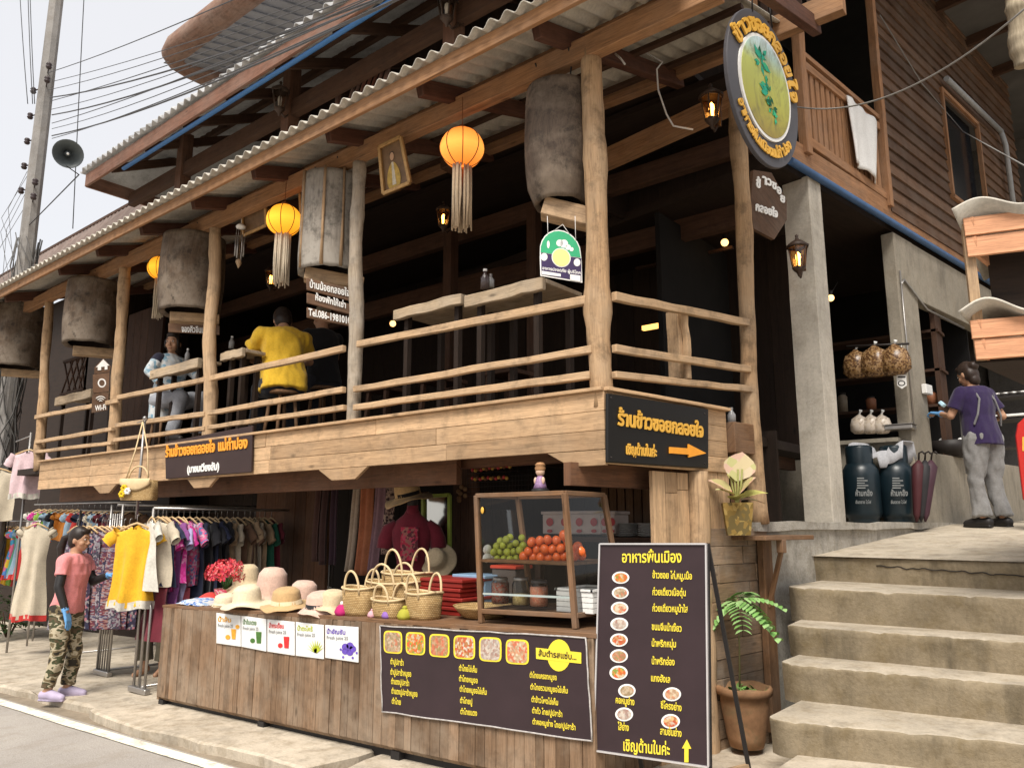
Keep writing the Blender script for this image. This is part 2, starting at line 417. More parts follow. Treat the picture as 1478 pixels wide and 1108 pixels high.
# ---------------------------------------------------------------- ground, road, pavement
def sheet(name, pts, mat, dz, label=None):
    mb = MB(); n = len(pts)
    mb.add([(x, y, gz(x) + dz) for x, y in pts], [tuple(range(n))])
    return tag(mb.build(name, mat, origin=(0, 0, 0)), label, None, None, 'structure')
G_EARTH = concrete('earth', (.27, .22, .16), (.14, .11, .07), .6, .6, .6, .4)
t = NT('asphalt'); co = t.coord('Object')
x = t.ramp(t.noise(co, .7, 6, .6), [(.3, (.33, .30, .27)), (.7, (.43, .395, .35))])
x = t.mix(.7, x, t.ramp(t.noise(co, 120, 3, .8), [(.3, (.45, .45, .45)), (.65, (1.2, 1.2, 1.2))]), 'MULTIPLY')
x = t.mix(t.ramp(t.noise(co, 3.1, 6, .7), [(.5, (0, 0, 0)), (.7, (.55,) * 3)]), x, (.25, .21, .165))
t.col(x); t.rough(.9); t.bump(t.noise(co, 140, 3), .5, .006); ASPHALT = t.m
sheet('ground', [(-300, -300), (300, -300), (300, 300), (-300, 300)], G_EARTH, -0.03)
sheet('road', [(-120, -6), (40, -6), (40, 2.985), (-120, 2.985)], ASPHALT, -0.004)
t = NT('road paint'); co = t.coord('Object')
wear = t.noise(co, 9, 7, .72); t.col(t.mix(t.ramp(wear, [(.5, (0, 0, 0)), (.66, (.85,) * 3)]), (.80, .74, .60), (.30, .27, .24))); t.rough(.8)
mb = MB(); xs = [-60 + i * .5 for i in range(140)]
wl = [random.uniform(-.008, .008) for _ in xs]
mb.grid(lambda u, v: (xs[int(u * 139 + .5)], 2.835 + v * .11 + wl[int(u * 139 + .5)], gz(xs[int(u * 139 + .5)]) + .004), 139, 1, smooth=False)
tag(mb.build('road_line', t.m, origin=(0, 0, 0)), 'worn cream paint line along the edge of the road', None, None, 'structure')
def patch(pts, h, mat=C_PAVE, sub=6, rag=.05):                      # a cast concrete apron with a ragged edge
    out = []
    n = len(pts)
    for i in range(n):
        a, b = V(pts[i]), V(pts[(i + 1) % n]); k = max(1, int((b - a).length / .22))
        for j in range(k):
            p = a.lerp(b, j / k); p += V((noise.noise(V((p.x * 3, p.y * 3, 1))), noise.noise(V((p.x * 3, p.y * 3, 5))))) * rag
            out.append((p.x, p.y))
    m = MB(); nn_ = len(out)
    vs = [(x, y, gz(x) - .03) for x, y in out] + [(x, y, gz(x) + h - .012) for x, y in out]
    cx = sum(p[0] for p in out) / nn_; cy = sum(p[1] for p in out) / nn_
    inn = [(x + (cx - x) * .015 / 1, y + (.02 if y < cy else -.02), gz(x) + h) for x, y in out]
    vs += inn
    fs = [(i, (i + 1) % nn_, nn_ + (i + 1) % nn_, nn_ + i) for i in range(nn_)] + [(nn_ + i, nn_ + (i + 1) % nn_, 2 * nn_ + (i + 1) % nn_, 2 * nn_ + i) for i in range(nn_)] + [tuple(range(2 * nn_, 3 * nn_))]
    m.add(vs, fs); return m.build('sidewalk', mat, origin=(0, 0, 0))
for pts, h in (([(-40, 3.22), (-8.35, 3.16), (-7.35, 3.2), (-7.2, 3.55), (-7.25, 9), (-40, 9)], .035),
               ([(-7.3, 3.12), (-6.4, 3.06), (-5.35, 3.1), (-4.2, 3.14), (-4.16, 3.5), (-4.4, 9), (-7.17, 9), (-7.12, 3.55)], .042),
               ([(-4.0, 3.2), (-2.9, 3.12), (-1.2, 3.1), (1.5, 3.1), (1.5, 5.2), (-2.3, 5.2), (-2.4, 9), (-4.36, 9), (-4.1, 3.5)], .03)):
    tag(patch(pts, h), None, None, None, 'structure')

# ---------------------------------------------------------------- concrete stairs up to the kitchen yard
NOSE = [(1.355, (-2.30, 6.35), (-.68, 6.2)), (1.165, (-2.05, 5.55), (-.63, 5.62)), (.9475, (-1.95, 5.21), (-.63, 5.33)), (.763, (-1.87, 4.86), (-.62, 5.05)), (.556, (-1.75, 4.31), (-.6, 4.66)), (.387, (-1.6, 3.78), (-.6, 4.1))]
stairs = thing('concrete_stairs', 'worn stained concrete stairs climbing to the kitchen yard', 'stairs', (-1, 5, .2))
def step(k):
    z, (xl, yl), (xr, yr) = NOSE[k]
    ext = (2.0 - xl) / (xr - xl); xe, ye = 2.0, yl + (yr - yl) * ext
    zb = NOSE[k + 1][0] if k < 5 else gz(-1)
    if k: zt, (bxl, byl), (bxr, byr) = NOSE[k - 1]; bk = lambda q: byl + (byr - byl) * (q - bxl) / (bxr - bxl) + .06
    else: bk = lambda q: 6.6 + 0 * q
    prof = [(0.012, 0), (0.010, .3), (-.002, .75), (-.006, .93), (.0, .985), (.018, 1.0), (.12, 1.0), (1, 1.0)]
    def fn(u, v):
        i = min(7, int(v * 7 + .5)); a, h = prof[i]
        x = xl + (xe - xl) * u; y0 = yl + (ye - yl) * u
        if u < .035: y0 += (.035 - u) ** 2 * 70
        n = noise.noise(V((x * 5, k * 7, i * .7))) * .013 + noise.noise(V((x * 17, k * 3, i))) * .006
        zz = zb - .02 + (z - zb + .02) * h
        if i in (3, 4, 5): zz += min(0, noise.noise(V((x * 9, k * 5, 2))) * .014) + min(0, noise.noise(V((x * 31, k * 5, 8))) * .016)
        if i == 7: return (x, bk(x), z)
        return (x, y0 + a + n + (.3 * (bk(x) - y0) if i == 6 else 0), zz)
    m = MB(); m.grid(fn, 150, 7, uvs=(3, 1))
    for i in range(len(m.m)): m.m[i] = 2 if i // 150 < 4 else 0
    L = [fn(0, v / 7) for v in range(8)]; L.append((L[-1][0], L[-1][1], zb - .02)); m.add(L, [tuple(range(9))])
    if k == 0:                                                       # the long crack in the top riser
        pts = []
        for i in range(46):
            x = -1.62 + i * .021; y = yl + (yr - yl) * (x - xl) / (xr - xl)
            pts.append((x, y - .004, z - .062 - .02 * noise.noise(V((i * .35, 1, 1))) - i * .0007))
        m.tube(pts, [.004 + .004 * abs(noise.noise(V((i, 3, 3)))) for i in range(46)], 5, 1)
        m.tube([(-1.60, yl + .0, z - .07), (-1.57, yl - .002, z - .12), (-1.52, yl, z - .15)], [.006, .018, .006], 5, 1)
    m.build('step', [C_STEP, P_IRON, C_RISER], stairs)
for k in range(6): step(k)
yard = MB()
nl = [(-2.35, 6.42), (-1.99, 6.9), (-1.62, 9.2)]
yard.add([(-2.4, 6.32, 1.353), (2.0, 5.96, 1.353), (4, 9.2, 1.6), (-1.45, 9.2, 1.6), (-1.3, 10.2, 1.61), (4, 14, 1.7), (-1.0, 14, 1.7), (-2.4, 9.2, 1.6)], [(0, 1, 2, 3, 7), (3, 2, 5, 6, 4)])
tag(yard.build('yard_paving', C_STEP, origin=(0, 0, 0)), None, None, None, 'structure')

# ---------------------------------------------------------------- the restaurant
rest = thing('restaurant_building', 'two storey timber restaurant with open balcony and corrugated eaves', 'building', (-6, 3.9, 0))
YP = 3.97
# fascia under the balcony
fx0 = PY(57, 680, 3.9).x; fx1 = -2.47
mb = MB()
rows = [(2.04, 2.155), (2.157, 2.275), (2.277, 2.392)]
for z0, z1 in rows:
    x = fx0 - random.random()
    while x < fx1:
        L = random.uniform(1.1, 2.4); a, b = max(x, fx0), min(x + L, fx1)
        if fx1 - b < .25: b = fx1
        if b > a + .02: mb.box(((a + b) / 2, 3.915 + random.uniform(-.003, .003), (z0 + z1) / 2), (b - a - .004, .03, z1 - z0), None, 0, .0015)
        x = b if b == fx1 else x + L
mb.box(((fx0 + fx1) / 2, 3.9, 2.405), (fx1 - fx0, .075, .022))
for pl, pr_, ql, qr in ((135, 170, 145, 159), (270, 314, 280, 302), (459, 530, 478, 512), (790, 872, 824, 872)):
    a = PY(pl, 690, 3.9).x; b = PY(pr_, 675, 3.9).x; c = PY(ql, 700, 3.9).x; d = PY(qr, 690, 3.9).x
    if pr_ == 872: b = d = fx1
    mb.prism([(c, 1.945), (d, 1.945), (b, 2.037), (a, 2.037)], -.015, .015, frame((1, 0, 0), (0, 0, 1), None, (0, 3.915, 0)))
mb.build('fascia', W_FASCIA, rest, .003)
mb = MB()
for z0, z1 in ((1.955, 2.06), (2.062, 2.17), (2.172, 2.28), (2.282, 2.392)):
    c = random.uniform(.3, .9)
    for a, b in ((.02, c), (c, 1.31)):
        mb.beam(side(a + .002, -.015, (z0 + z1) / 2), side(b - .002, -.015, (z0 + z1) / 2), .03, z1 - z0)
mb.beam(side(0, 0, 2.405), side(1.32, 0, 2.405), .075, .022)
mb.build('side_fascia', W_FASCIA, rest, .003)
mb = MB(); ux = PY(662, 690, 4.2).x; mb.box(((fx0 + ux) / 2, 4.2, 1.99), (ux - fx0, .05, .2)); mb.beam((fx0, 4.35, 2.08), (-2.6, 4.35, 2.08), .12, .12)  # black panel added between the boards to stand for the kiosk's inner shade
mb.beam(side(-.1, -.22, 1.9), side(1.35, -.22, 1.9), .06, .14); mb.build('underbeam', wood('under beam wood', (.17, .078, .038), .2, .8, weather=.05), rest)
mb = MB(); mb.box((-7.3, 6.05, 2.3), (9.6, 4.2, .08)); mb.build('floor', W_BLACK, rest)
for i in range(12):
    mb = MB(); mb.beam((-11.6 + i * .8, 4.4, 2.2), (-11.6 + i * .8, 8, 2.2), .07, .12); mb.build('joist', W_DARK, rest)
# posts: crooked trunks (px bottom, px top, radius)
def log(p0, p1, r, amp=.03, n=14, seg=12, wob=.05, taper=1.0):
    p0, p1 = V(p0), V(p1); pts = []; rad = []; sd = random.random() * 50; kt = [random.random() for _ in range(3)]; n *= 2
    for i in range(n + 1):
        t = i / n; p = p0.lerp(p1, t); e = math.sin(math.pi * t)
        p += V((noise.noise(V((sd, t * 2.3, 0))), noise.noise(V((sd, 7, t * 2.3))), 0)) * amp * 2 * e
        pts.append(p); kn = sum(math.exp(-((t - k) * 26) ** 2) for k in kt); rad.append(r * (1 + (taper - 1) * t) * (1 + .16 * noise.noise(V((t * 5, sd, 3))) + .11 * kn))
    return MB().tube(pts, rad, seg, 0, True, None, wob)
POSTS = []
for (bx, by), (tx, ty), r, mt in (((60, 640), (71, 436), .062, W_POST), ((163, 652), (181, 382), .066, W_POST), ((303, 612), (311, 322), .064, W_RAIL), ((511, 604), (519, 232), .060, W_GREY), ((869, 572), (853, 82), .076, W_POST)):
    a = PY(bx, by, YP); b = PY(tx, ty, YP); a.z = 2.3; b.z = 4.72
    POSTS.append((a, b)); log(a, b, r, .024, taper=.93).build('post', mt, rest)
a = side(1.68, .0, 1.6); b = side(1.68, -.0, 5.1)
log(a, b, .068, .03, 18, taper=.86).build('post', W_POST, rest)
# rails, front bays
RL = [((517, 497), (857, 431), .055), ((512, 562), (856, 504), .046), ((512, 588), (853, 541), .046),
      ((305, 546), (497, 503), .055), ((302, 596), (497, 562), .046), ((302, 617), (498, 588), .042),
      ((171, 574), (300, 547), .052), ((168, 614), (297, 597), .046), ((166, 635), (297, 618), .04),
      ((52, 602), (172, 578), .05), ((52, 638), (163, 619), .046), ((52, 652), (162, 639), .04)]
for (x0, y0), (x1, y1), h in RL:
    mb = MB(); mb.beam(PY(x0, y0, 3.92), PY(x1, y1, 3.92), .045, h, n=9, jit=.0035); mb.build('rail', W_RAIL, rest, .004)
for (x0, y0), (x1, y1), h in (((886, 428), (1079, 466), .055), ((886, 503), (1081, 533), .05), ((886, 541), (1083, 562), .045)):
    a = PS(x0, y0, 0); b = PS(x1, y1, 0)
    mb = MB(); mb.beam(a, b, .045, h, n=8, jit=.003); mb.build('rail', W_RAIL, rest, .004)
for px, w in ((988, .04), (972, .10)):
    a = PS(px, 450, -.03 if w < .05 else -.1); b = PS(px, 546, -.03 if w < .05 else -.1); mb = MB(); mb.beam(a, (a.x, a.y, b.z), w, .04, up=SD, n=5, jit=.006); mb.build('baluster', W_RAIL, rest, .003)
# lintel, inner beams
lx0, lx1 = -13.0, -1.9
mb = MB(); mb.beam((lx0, 3.95, 4.745), (-1.62, 3.95, 4.745), .09, .15, n=14, jit=.006); mb.build('lintel', W_BEAM, rest, .004)
q = PY(770, 196, 5.5); zb2 = q.z
mb = MB(); mb.beam((-12.5, 5.5, zb2 + .09), (-1.32, 5.5, zb2 + .09), .09, .18, n=14, jit=.005); mb.build('beam', W_BEAM, rest, .004)
mb = MB(); mb.beam((-12.5, 6.3, zb2 - .35), (-2.4, 6.3, zb2 - .35), .1, .2); mb.build('beam', W_DARK, rest, .004)
mb = MB(); mb.beam((-12.5, 6.9, zb2 - .75), (-2.3, 6.9, zb2 - .75), .1, .24); mb.build('beam', W_DARK, rest, .004)
mb = MB(); mb.beam(side(1.7, 0, 4.98), side(1.7, -1.6, 4.98), .14, .16); mb.build('bracket_beam', W_BEAM, rest, .004)
mb = MB(); mb.beam(side(1.62, .25, zb2 + .32), side(1.62, -1.2, zb2 + .32), .1, .18); mb.build('beam_end', W_BEAM, rest, .004)
# slatted vent wall above the inner beam
mb = MB()
for i in range(120): mb.box((-12.3 + i * .09, 5.62, zb2 + .42), (.05, .02, .5))
mb.build('vent_slats', W_DARK, rest)
# lower roof
def corr(m, y0, z0, y1, z1, x0, x1, per, amp, x0b=None, ph=0.0, nv=6, mi=0):
    n = int((x1 - x0) / per * 8); x0b = x0 if x0b is None else x0b
    nrm = V((0, -(z1 - z0), y1 - y0)).normalized()
    def fn(u, v):
        a = x0 + (x0b - x0) * v; x = a + (x1 - a) * u; w = amp * math.sin(2 * math.pi * x / per + ph) + .004 * noise.noise(V((x * .8, v * 3, 2)))
        return (x, y0 + (y1 - y0) * v + nrm.y * w + .01 * noise.noise(V((x * .5, 5, 5))) * (v < .01), z0 + (z1 - z0) * v + nrm.z * w)
    m.grid(fn, n, nv, mi)
ZR = lambda y: 4.79 + (y - 3.37) * .30
mb = MB(); corr(mb, 3.37, ZR(3.37), 4.55, ZR(4.55), -13.3, -1.78, .135, .021); corr(mb, 4.4, ZR(4.4) + .03, 5.75, ZR(5.75) + .03, -13.3, -1.78, .135, .021, ph=.3)
mb.build('lower_roof', C_ROOF, rest, solid=.007)
mb = MB(); mb.beam((-13.25, 3.45, ZR(3.45) - .085), (-1.8, 3.45, ZR(3.45) - .085), .03, .11, n=12, jit=.004); mb.build('eave_board', W_BEAM, rest, .003)
for px, py in ((1010, -60), (775, 62), (608, 146), (477, 205), (370, 256), (283, 298), (208, 338), (145, 367), (90, 398), (12, 434)):
    p = PY(px, py, 3.62); mb = MB()
    mb.beam((p.x + .04, 3.56, ZR(3.56) - .105), (p.x + .04, 5.6, ZR(5.6) - .105), .07, .125); mb.build('rafter', W_RAFT, rest, .004)
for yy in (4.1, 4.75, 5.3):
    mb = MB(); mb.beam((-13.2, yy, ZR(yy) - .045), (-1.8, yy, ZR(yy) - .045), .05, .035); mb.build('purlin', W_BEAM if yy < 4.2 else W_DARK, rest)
# balcony room: back and end walls, ceiling
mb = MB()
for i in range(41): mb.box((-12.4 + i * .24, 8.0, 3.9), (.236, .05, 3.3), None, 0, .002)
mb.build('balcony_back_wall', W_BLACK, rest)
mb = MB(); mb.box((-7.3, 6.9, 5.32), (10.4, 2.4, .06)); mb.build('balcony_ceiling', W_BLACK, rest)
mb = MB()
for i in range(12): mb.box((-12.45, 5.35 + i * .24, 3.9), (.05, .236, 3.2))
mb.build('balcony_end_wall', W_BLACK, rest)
mb = MB(); a = PY(88, 570, 4.7); b = PY(127, 512, 4.7)
for k in range(5):
    t_ = k / 4
    mb.beam((a.x + (b.x - a.x) * t_, 4.7, a.z), (a.x + (b.x - a.x) * min(1, t_ + .4), 4.7, b.z), .02, .02, up=(0, 1, 0)); mb.beam((a.x + (b.x - a.x) * t_, 4.7, b.z), (a.x + (b.x - a.x) * min(1, t_ + .4), 4.7, a.z), .02, .02, up=(0, 1, 0))
mb.beam((a.x, 4.7, a.z), (b.x, 4.7, a.z), .05, .04); mb.beam((a.x, 4.7, b.z), (b.x, 4.7, b.z), .05, .04)
mb.build('lattice', W_DARK, rest)
mb = MB(); a = PY(186, 480, 5.3).x; b = PY(236, 480, 5.3).x
for i in range(5): mb.box((a + (b - a) * (i + .5) / 5, 5.3, 3.6), ((b - a) / 5 - .004, .04, 2.5))
mb.build('plank_screen', W_DARK, rest, .002)
mb = MB(); a = PY(650, 420, 6.0); mb.box((a.x, 6.0, 3.6), (.12, .12, 2.6)); b = PY(772, 470, 6.2); mb.box((b.x, 6.2, 3.6), (.12, .12, 2.6)); mb.build('inner_post', W_DARK, rest)
# ground floor under the balcony
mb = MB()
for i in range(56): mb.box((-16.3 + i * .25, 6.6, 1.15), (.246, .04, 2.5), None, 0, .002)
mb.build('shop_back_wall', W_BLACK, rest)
mb = MB()
a = PY(368, 800, 5.3).x; b = PY(472, 800, 5.3).x; n = 7
for i in range(n): mb.box((a + (b - a) * (i + .5) / n, 5.3 + random.uniform(-.004, .004), 1.1), ((b - a) / n - .004, .04, 2.2))
mb.build('shop_partition', wood('partition wood', (.16, .075, .038), .35, .8, weather=.06), rest, .002)
mb = MB()
a = PY(655, 780, 5.2).x; b = PY(690, 780, 5.2).x
for i in range(3): mb.box((a + (b - a) * (i + .5) / 3, 5.2, 1.1), ((b - a) / 3 - .004, .04, 2.2))
mb.build('shop_partition', W_DARK, rest, .002)
mb = MB(); a = PY(868, 700, 6.0).x; b = PY(965, 700, 6.0).x
for i in range(8): mb.box((a + (b - a) * (i + .5) / 8, 6.0, 1.75), (.07, .03, .95))
mb.box(((a + b) / 2, 6.0, 1.3), (b - a, .05, .08)); mb.build('slatted_screen', W_CASE, rest)
# corner posts of the ground floor
mb = MB()
for s0, s1 in ((.50, .63), (.632, .76), (.762, .885)):
    z = .14
    while z < 1.94:
        h = min(random.uniform(.5, 1.1), 1.94 - z); mb.beam(side((s0 + s1) / 2, -.06, z), side((s0 + s1) / 2, -.06, z + h - .003), .03, s1 - s0 - .003, up=SD); z += h
mb.build('plank_pillar', W_FASCIA, rest, .002)
log(side(.965, -.03, .1), side(.965, -.03, 1.95), .072, .02, taper=1.0).build('post', W_RAIL, rest)
mb = MB()
for s0, s1 in ((1.06, 1.19), (1.192, 1.33)): mb.beam(side((s0 + s1) / 2, -.03, .14), side((s0 + s1) / 2, -.03, 2.3), .03, s1 - s0 - .003, up=SD)
mb.build('plank_pillar', W_FASCIA, rest, .002)
# plank wall below the ledge, rough concrete beside it
mb = MB(); z = .12
while z < 1.56:
    s_ = 1.0 - random.random() * .3
    while s_ < 1.74:
        L = random.uniform(.25, .5); a, b = max(1.0, s_), min(1.74, s_ + L)
        if b > a + .02: mb.beam(side(a, .005 + random.uniform(-.006, .006), z + .06), side(b - .004, .005, z + .06), .03, .118)
        s_ += L
    z += .121
mb.build('plank_block_wall', wood('block wall wood', (.31, .205, .125), .4, .7, weather=.3, stain=.45), rest, .003)
# ledge of the kitchen floor
mb = MB()
def ledge(u, v):
    s_ = 1.70 + u * 3.75; n = noise.noise(V((s_ * 4, v * 5, 1))) * .012 + (noise.noise(V((s_ * 11, v * 9, 4))) * .02 if s_ < 2.5 and v < .8 else 0)
    return side(s_, .0 + n, .15 + (1.6 - .15) * v)
mb.grid(ledge, 60, 14); mb.add([side(1.7, .012, 1.6), side(5.45, .012, 1.6), side(5.45, -3.2, 1.6), side(1.55, -3.2, 1.6)], [(0, 1, 2, 3)])
mb.beam(side(1.55, .012, 1.585), side(5.45, .015, 1.585), .05, .06, n=20, jit=.008)
mb.add([side(1.72, .0, .15), side(1.72, .0, 1.6), side(1.72, -.6, 1.6), side(1.72, -.6, .15)], [(0, 1, 2, 3)])
mb.build('kitchen_ledge', C_ROUGH, rest)

# ---------------------------------------------------------------- upper storey
up = thing('upper_storey', 'dark upper storey set back under a wide corrugated hip roof', 'building', (-6, 6, 5.3))
ZE = 6.93
mb = MB(); corr(mb, 4.35, ZE, 9.5, ZE + 2.9, -12.15, -1.2, .17, .03, -7.0); mb.build('roof', C_ROOFDK, up, solid=.012)
mb = MB(); mb.slab((-12.15, 9.5, ZE), (-12.15, 4.35, ZE), (-7.0, 9.5, ZE + 2.9), (-7.02, 9.5, ZE + 2.9), .03); mb.build('roof', C_ROOFDK, up)
mb = MB(); mb.beam((-12.05, 4.42, ZE - .15), (-1.2, 4.42, ZE - .15), .04, .2); mb.beam((-12.05, 4.42, ZE - .15), (-12.05, 9.5, ZE - .15), .04, .2, n=1)
mb.build('fascia_board', wood('painted fascia wood', (.235, .115, .075), .1, .6, weather=.1), up, .004)
mb = MB(); mb.tube([(-10.9, 4.47, ZE - .285), (-1.2, 4.47, ZE - .285)], .028, 8); mb.build('gutter_pipe', plain('blue pipe', (.045, .15, .36), .5), up)
for yy in (5.0, 5.6, 6.2):
    mb = MB(); mb.beam((-11.9, yy, ZE + (yy - 4.35) * .563 - .09), (-1.2, yy, ZE + (yy - 4.35) * .563 - .09), .06, .1); mb.build('purlin', W_DARK, up)
for i in range(10):
    x = -11.4 + i * 1.05; mb = MB(); mb.beam((x, 4.5, ZE - .12), (x, 6.9, ZE - .12 + 2.4 * .5), .06, .12); mb.build('rafter', W_DARK, up)
mb = MB(); mb.beam((-11.9, 5.05, ZE - .3), (-1.2, 5.05, ZE - .3), .1, .2); mb.build('beam', W_DARK, up)
for px, py in ((265, 245), (421, 130), (655, 45)):
    p = PY(px, py, 5.05); mb = MB(); mb.box((p.x, 5.05, 6.1), (.16, .16, 2.2)); mb.build('post', wood('upper post wood', (.12, .055, .03), .2, .7, weather=.05), up, .005)
mb = MB()
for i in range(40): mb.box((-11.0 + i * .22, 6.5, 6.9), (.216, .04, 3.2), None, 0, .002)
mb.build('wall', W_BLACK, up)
mb = MB(); mb.box((-6.9, 6.0, 5.42), (8.6, 1.0, .06)); mb.build('floor', W_BLACK, up)
a = PY(487, 166, 5.2); b = PY(540, 136, 5.2)
mb = MB(); x0, x1, z0, z1 = a.x, b.x + .25, a.z - .35, a.z + .3
for k in range(9): mb.beam((x0 + (x1 - x0) * k / 9, 5.2, z0), (x0 + (x1 - x0) * min(1, (k + 3) / 9), 5.2, z1), .02, .03, up=(0, 1, 0))
mb.beam((x0, 5.2, z1), (x1, 5.2, z1), .05, .05); mb.beam((x0, 5.2, z0), (x0, 5.2, z1), .05, .05, up=(0, 1, 0))
mb.build('lattice_panel', wood('lattice wood', (.19, .07, .045), .2), up)
mb = MB(); c = PY(231, 78, 6.6)
mb.slab((c.x, 6.6, c.z - .28), (2, 6.6, c.z - .28), (2, 6.72, c.z + .28), (c.x, 6.72, c.z + .28), .05, 0)
mb.slab((c.x, 11, c.z - .28), (c.x, 6.63, c.z - .28), (c.x, 6.7, c.z + .28), (c.x, 11, c.z + .28), .05, 0)
mb = MB(); zt3_ = c.z; mb.tube([(2, 6.72, zt3_), (c.x + .5, 6.72, zt3_), (c.x + .22, 6.78, zt3_), (c.x + .06, 6.95, zt3_), (c.x, 7.25, zt3_), (c.x, 11, zt3_)], [.25, .25, .24, .23, .23, .23], 18, wob=.03)
top = thing('third_roof', 'brown edged topmost roof rising above the corrugated eave', 'roof', (c.x, 6.6, c.z))
mb.build('rolled_edge', wood('top fascia wood', (.30, .175, .125), .1, .6, weather=.3, wcol=(.33, .24, .19), stain=.5), top)
mb = MB(); n_ = int((2 - c.x) / .3)
mb.add([(c.x + .04, 6.66, c.z - .2), (2, 6.66, c.z - .2), (2, 11, c.z + .9), (c.x + .04, 11, c.z + .9)], [(0, 1, 2, 3)])
for i in range(n_): mb.beam((c.x + .2 + i * .3, 6.68, c.z - .215), (c.x + .2 + i * .3, 11, c.z + .885), .02, .025)
mb.build('soffit', plain('zinc soffit', (.25, .26, .29), .45, .15, 3), top)

# ---------------------------------------------------------------- timber house along the stairs
hs = thing('timber_house', 'brown clapboard upper floor with slatted balcony on concrete columns', 'house', tuple(side(5, 0, 1.6)))
def sbeam(m, s0, z0, s1, z1, w, h, off=0.0, up=(0, 0, 1), mi=0, **k): m.beam(side(s0, off, z0), side(s1, off, z1), w, h, up, mi, **k)
m = MB(); sbeam(m, 2.45, 4.84, 4.6, 4.84, .04, .2, .0); sbeam(m, 4.6, 4.78, 12, 4.78, .03, .14, .0); m.build('floor_beam', W_BALC, hs, .004)
m = MB(); m.tube([side(2.45, .03, 4.69), side(12, .03, 4.69)], .035, 8); m.build('gutter_pipe', plain('steel blue pipe', (.055, .11, .22), .45), hs)
m = MB(); m.box((0, 0, 0), (9.6, 6, .1), frame(SD, None, (0, 0, 1), side(7.2, -3.06, 4.72))); m.build('floor', W_BLACK, hs)
m = MB(); sbeam(m, 2.8, 5.9, 4.5, 5.86, .06, .05); sbeam(m, 2.8, 5.79, 4.5, 5.75, .035, .08, .01); sbeam(m, 2.8, 5.02, 4.5, 4.98, .035, .09, .01); m.build('balcony_rail', W_BALC, hs, .003)
for i in range(15):
    s_ = 2.92 + i * .105; m = MB(); m.beam(side(s_, -.005, 4.97), side(s_, -.005, 5.78), .02, .07, up=SD); m.build('slat', W_BALC, hs, .002)
for s_, z1, w in ((2.78, 6.3, .1), (4.52, 8.2, .08)):
    m = MB(); m.beam(side(s_, .02, 4.86), side(s_, .02, z1), .08, w, up=SD, n=6, jit=.004); m.build('post', W_BALC, hs, .004)
m = MB(); z = 4.83
while z < 8.4:
    h = .15
    for a, b in ((4.57, 6.48), (7.78, 9.6)) if 5.55 < z + .05 < 6.95 else ((4.57, 7.0), (7.0, 9.6)):
        m.slab(side(a, .03, z), side(b, .03, z), side(b, .005, z + h + .01), side(a, .005, z + h + .01), .02)
    z += h
m.build('siding', W_SIDING, hs)
m = MB(); m.slab(side(6.5, -.06, 5.6), side(7.75, -.06, 5.6), side(7.75, -.06, 6.98), side(6.5, -.06, 6.98), .02); wd = m.build('window', plain('dark glass', (.01, .012, .015), .12, .05, 4, 0, 0, .5), hs)
m = MB()
for a, b, c_, d in ((6.48, 5.55, 6.48, 7.0), (7.78, 5.55, 7.78, 7.0)): m.beam(side(a, .03, b), side(c_, .03, d), .05, .05, up=SD)
sbeam(m, 6.46, 5.56, 7.8, 5.56, .05, .05, .03); sbeam(m, 6.46, 6.99, 7.8, 6.99, .05, .05, .03); m.build('window_frame', W_BALC, wd)
m = MB(); m.tube([side(6.5, .1, 7.12), side(8.6, .1, 7.16)], .035, 10); m.tube([side(8.6, .1, 7.16), side(8.75, .1, 7.0), side(8.78, .1, 5.4)], .035, 10); m.build('drain_pipe', plain('grey plastic pipe', (.32, .33, .34), .4), hs)
m = MB(); m.box((0, 0, 0), (8, .05, 3.6), frame(SD, None, (0, 0, 1), side(5.5, -1.8, 6.5))); m.box((0, 0, 0), (.05, 2, 3.6), frame(SD, None, (0, 0, 1), side(2.5, -1.05, 6.6))); m.build('inner_wall', W_BLACK, hs)
m = MB(); m.box((0, 0, 0), (10, 5, .06), frame(SD, None, (0, 0, 1), side(7, -.9, 8.35))); m.build('soffit', plain('soffit grey', (.10, .095, .09), .8, .2, 2), hs)
for s_ in (4.5, 5.6, 6.7, 7.8, 8.9):
    m = MB(); m.beam(side(s_, -.3, 8.25), side(s_, 1.5, 8.25), .06, .14); m.build('rafter', W_DARK, hs)
# concrete column, pillar, walls of the kitchen
m = MB()
cq = [side(2.82, -.25, 0), side(2.82, 0, 0), side(3.05, 0, 0), side(3.05, -.25, 0)]
def colm(u, v):
    k = min(4, int(u * 4 + .5)) % 4; p = cq[k]; return (p.x + .004 * noise.noise(V((k, v * 9, 1))), p.y + .004 * noise.noise(V((k, v * 7, 5))), 1.58 + v * 3.1)
m.grid(colm, 4, 14, smooth=False); m.build('column', C_COL, hs, .006)
m = MB()
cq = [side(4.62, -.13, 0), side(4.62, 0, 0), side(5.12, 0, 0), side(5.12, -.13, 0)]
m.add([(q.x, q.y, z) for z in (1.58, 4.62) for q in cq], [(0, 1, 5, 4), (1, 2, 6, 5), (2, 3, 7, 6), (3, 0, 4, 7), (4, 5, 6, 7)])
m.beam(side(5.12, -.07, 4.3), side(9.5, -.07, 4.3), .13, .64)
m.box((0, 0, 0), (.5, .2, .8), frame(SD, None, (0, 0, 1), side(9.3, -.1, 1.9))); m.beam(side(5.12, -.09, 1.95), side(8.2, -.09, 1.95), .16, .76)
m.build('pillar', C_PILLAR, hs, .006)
ka = PY(1212, 700, 8.4); kb = side(4.62, -.1, 0)
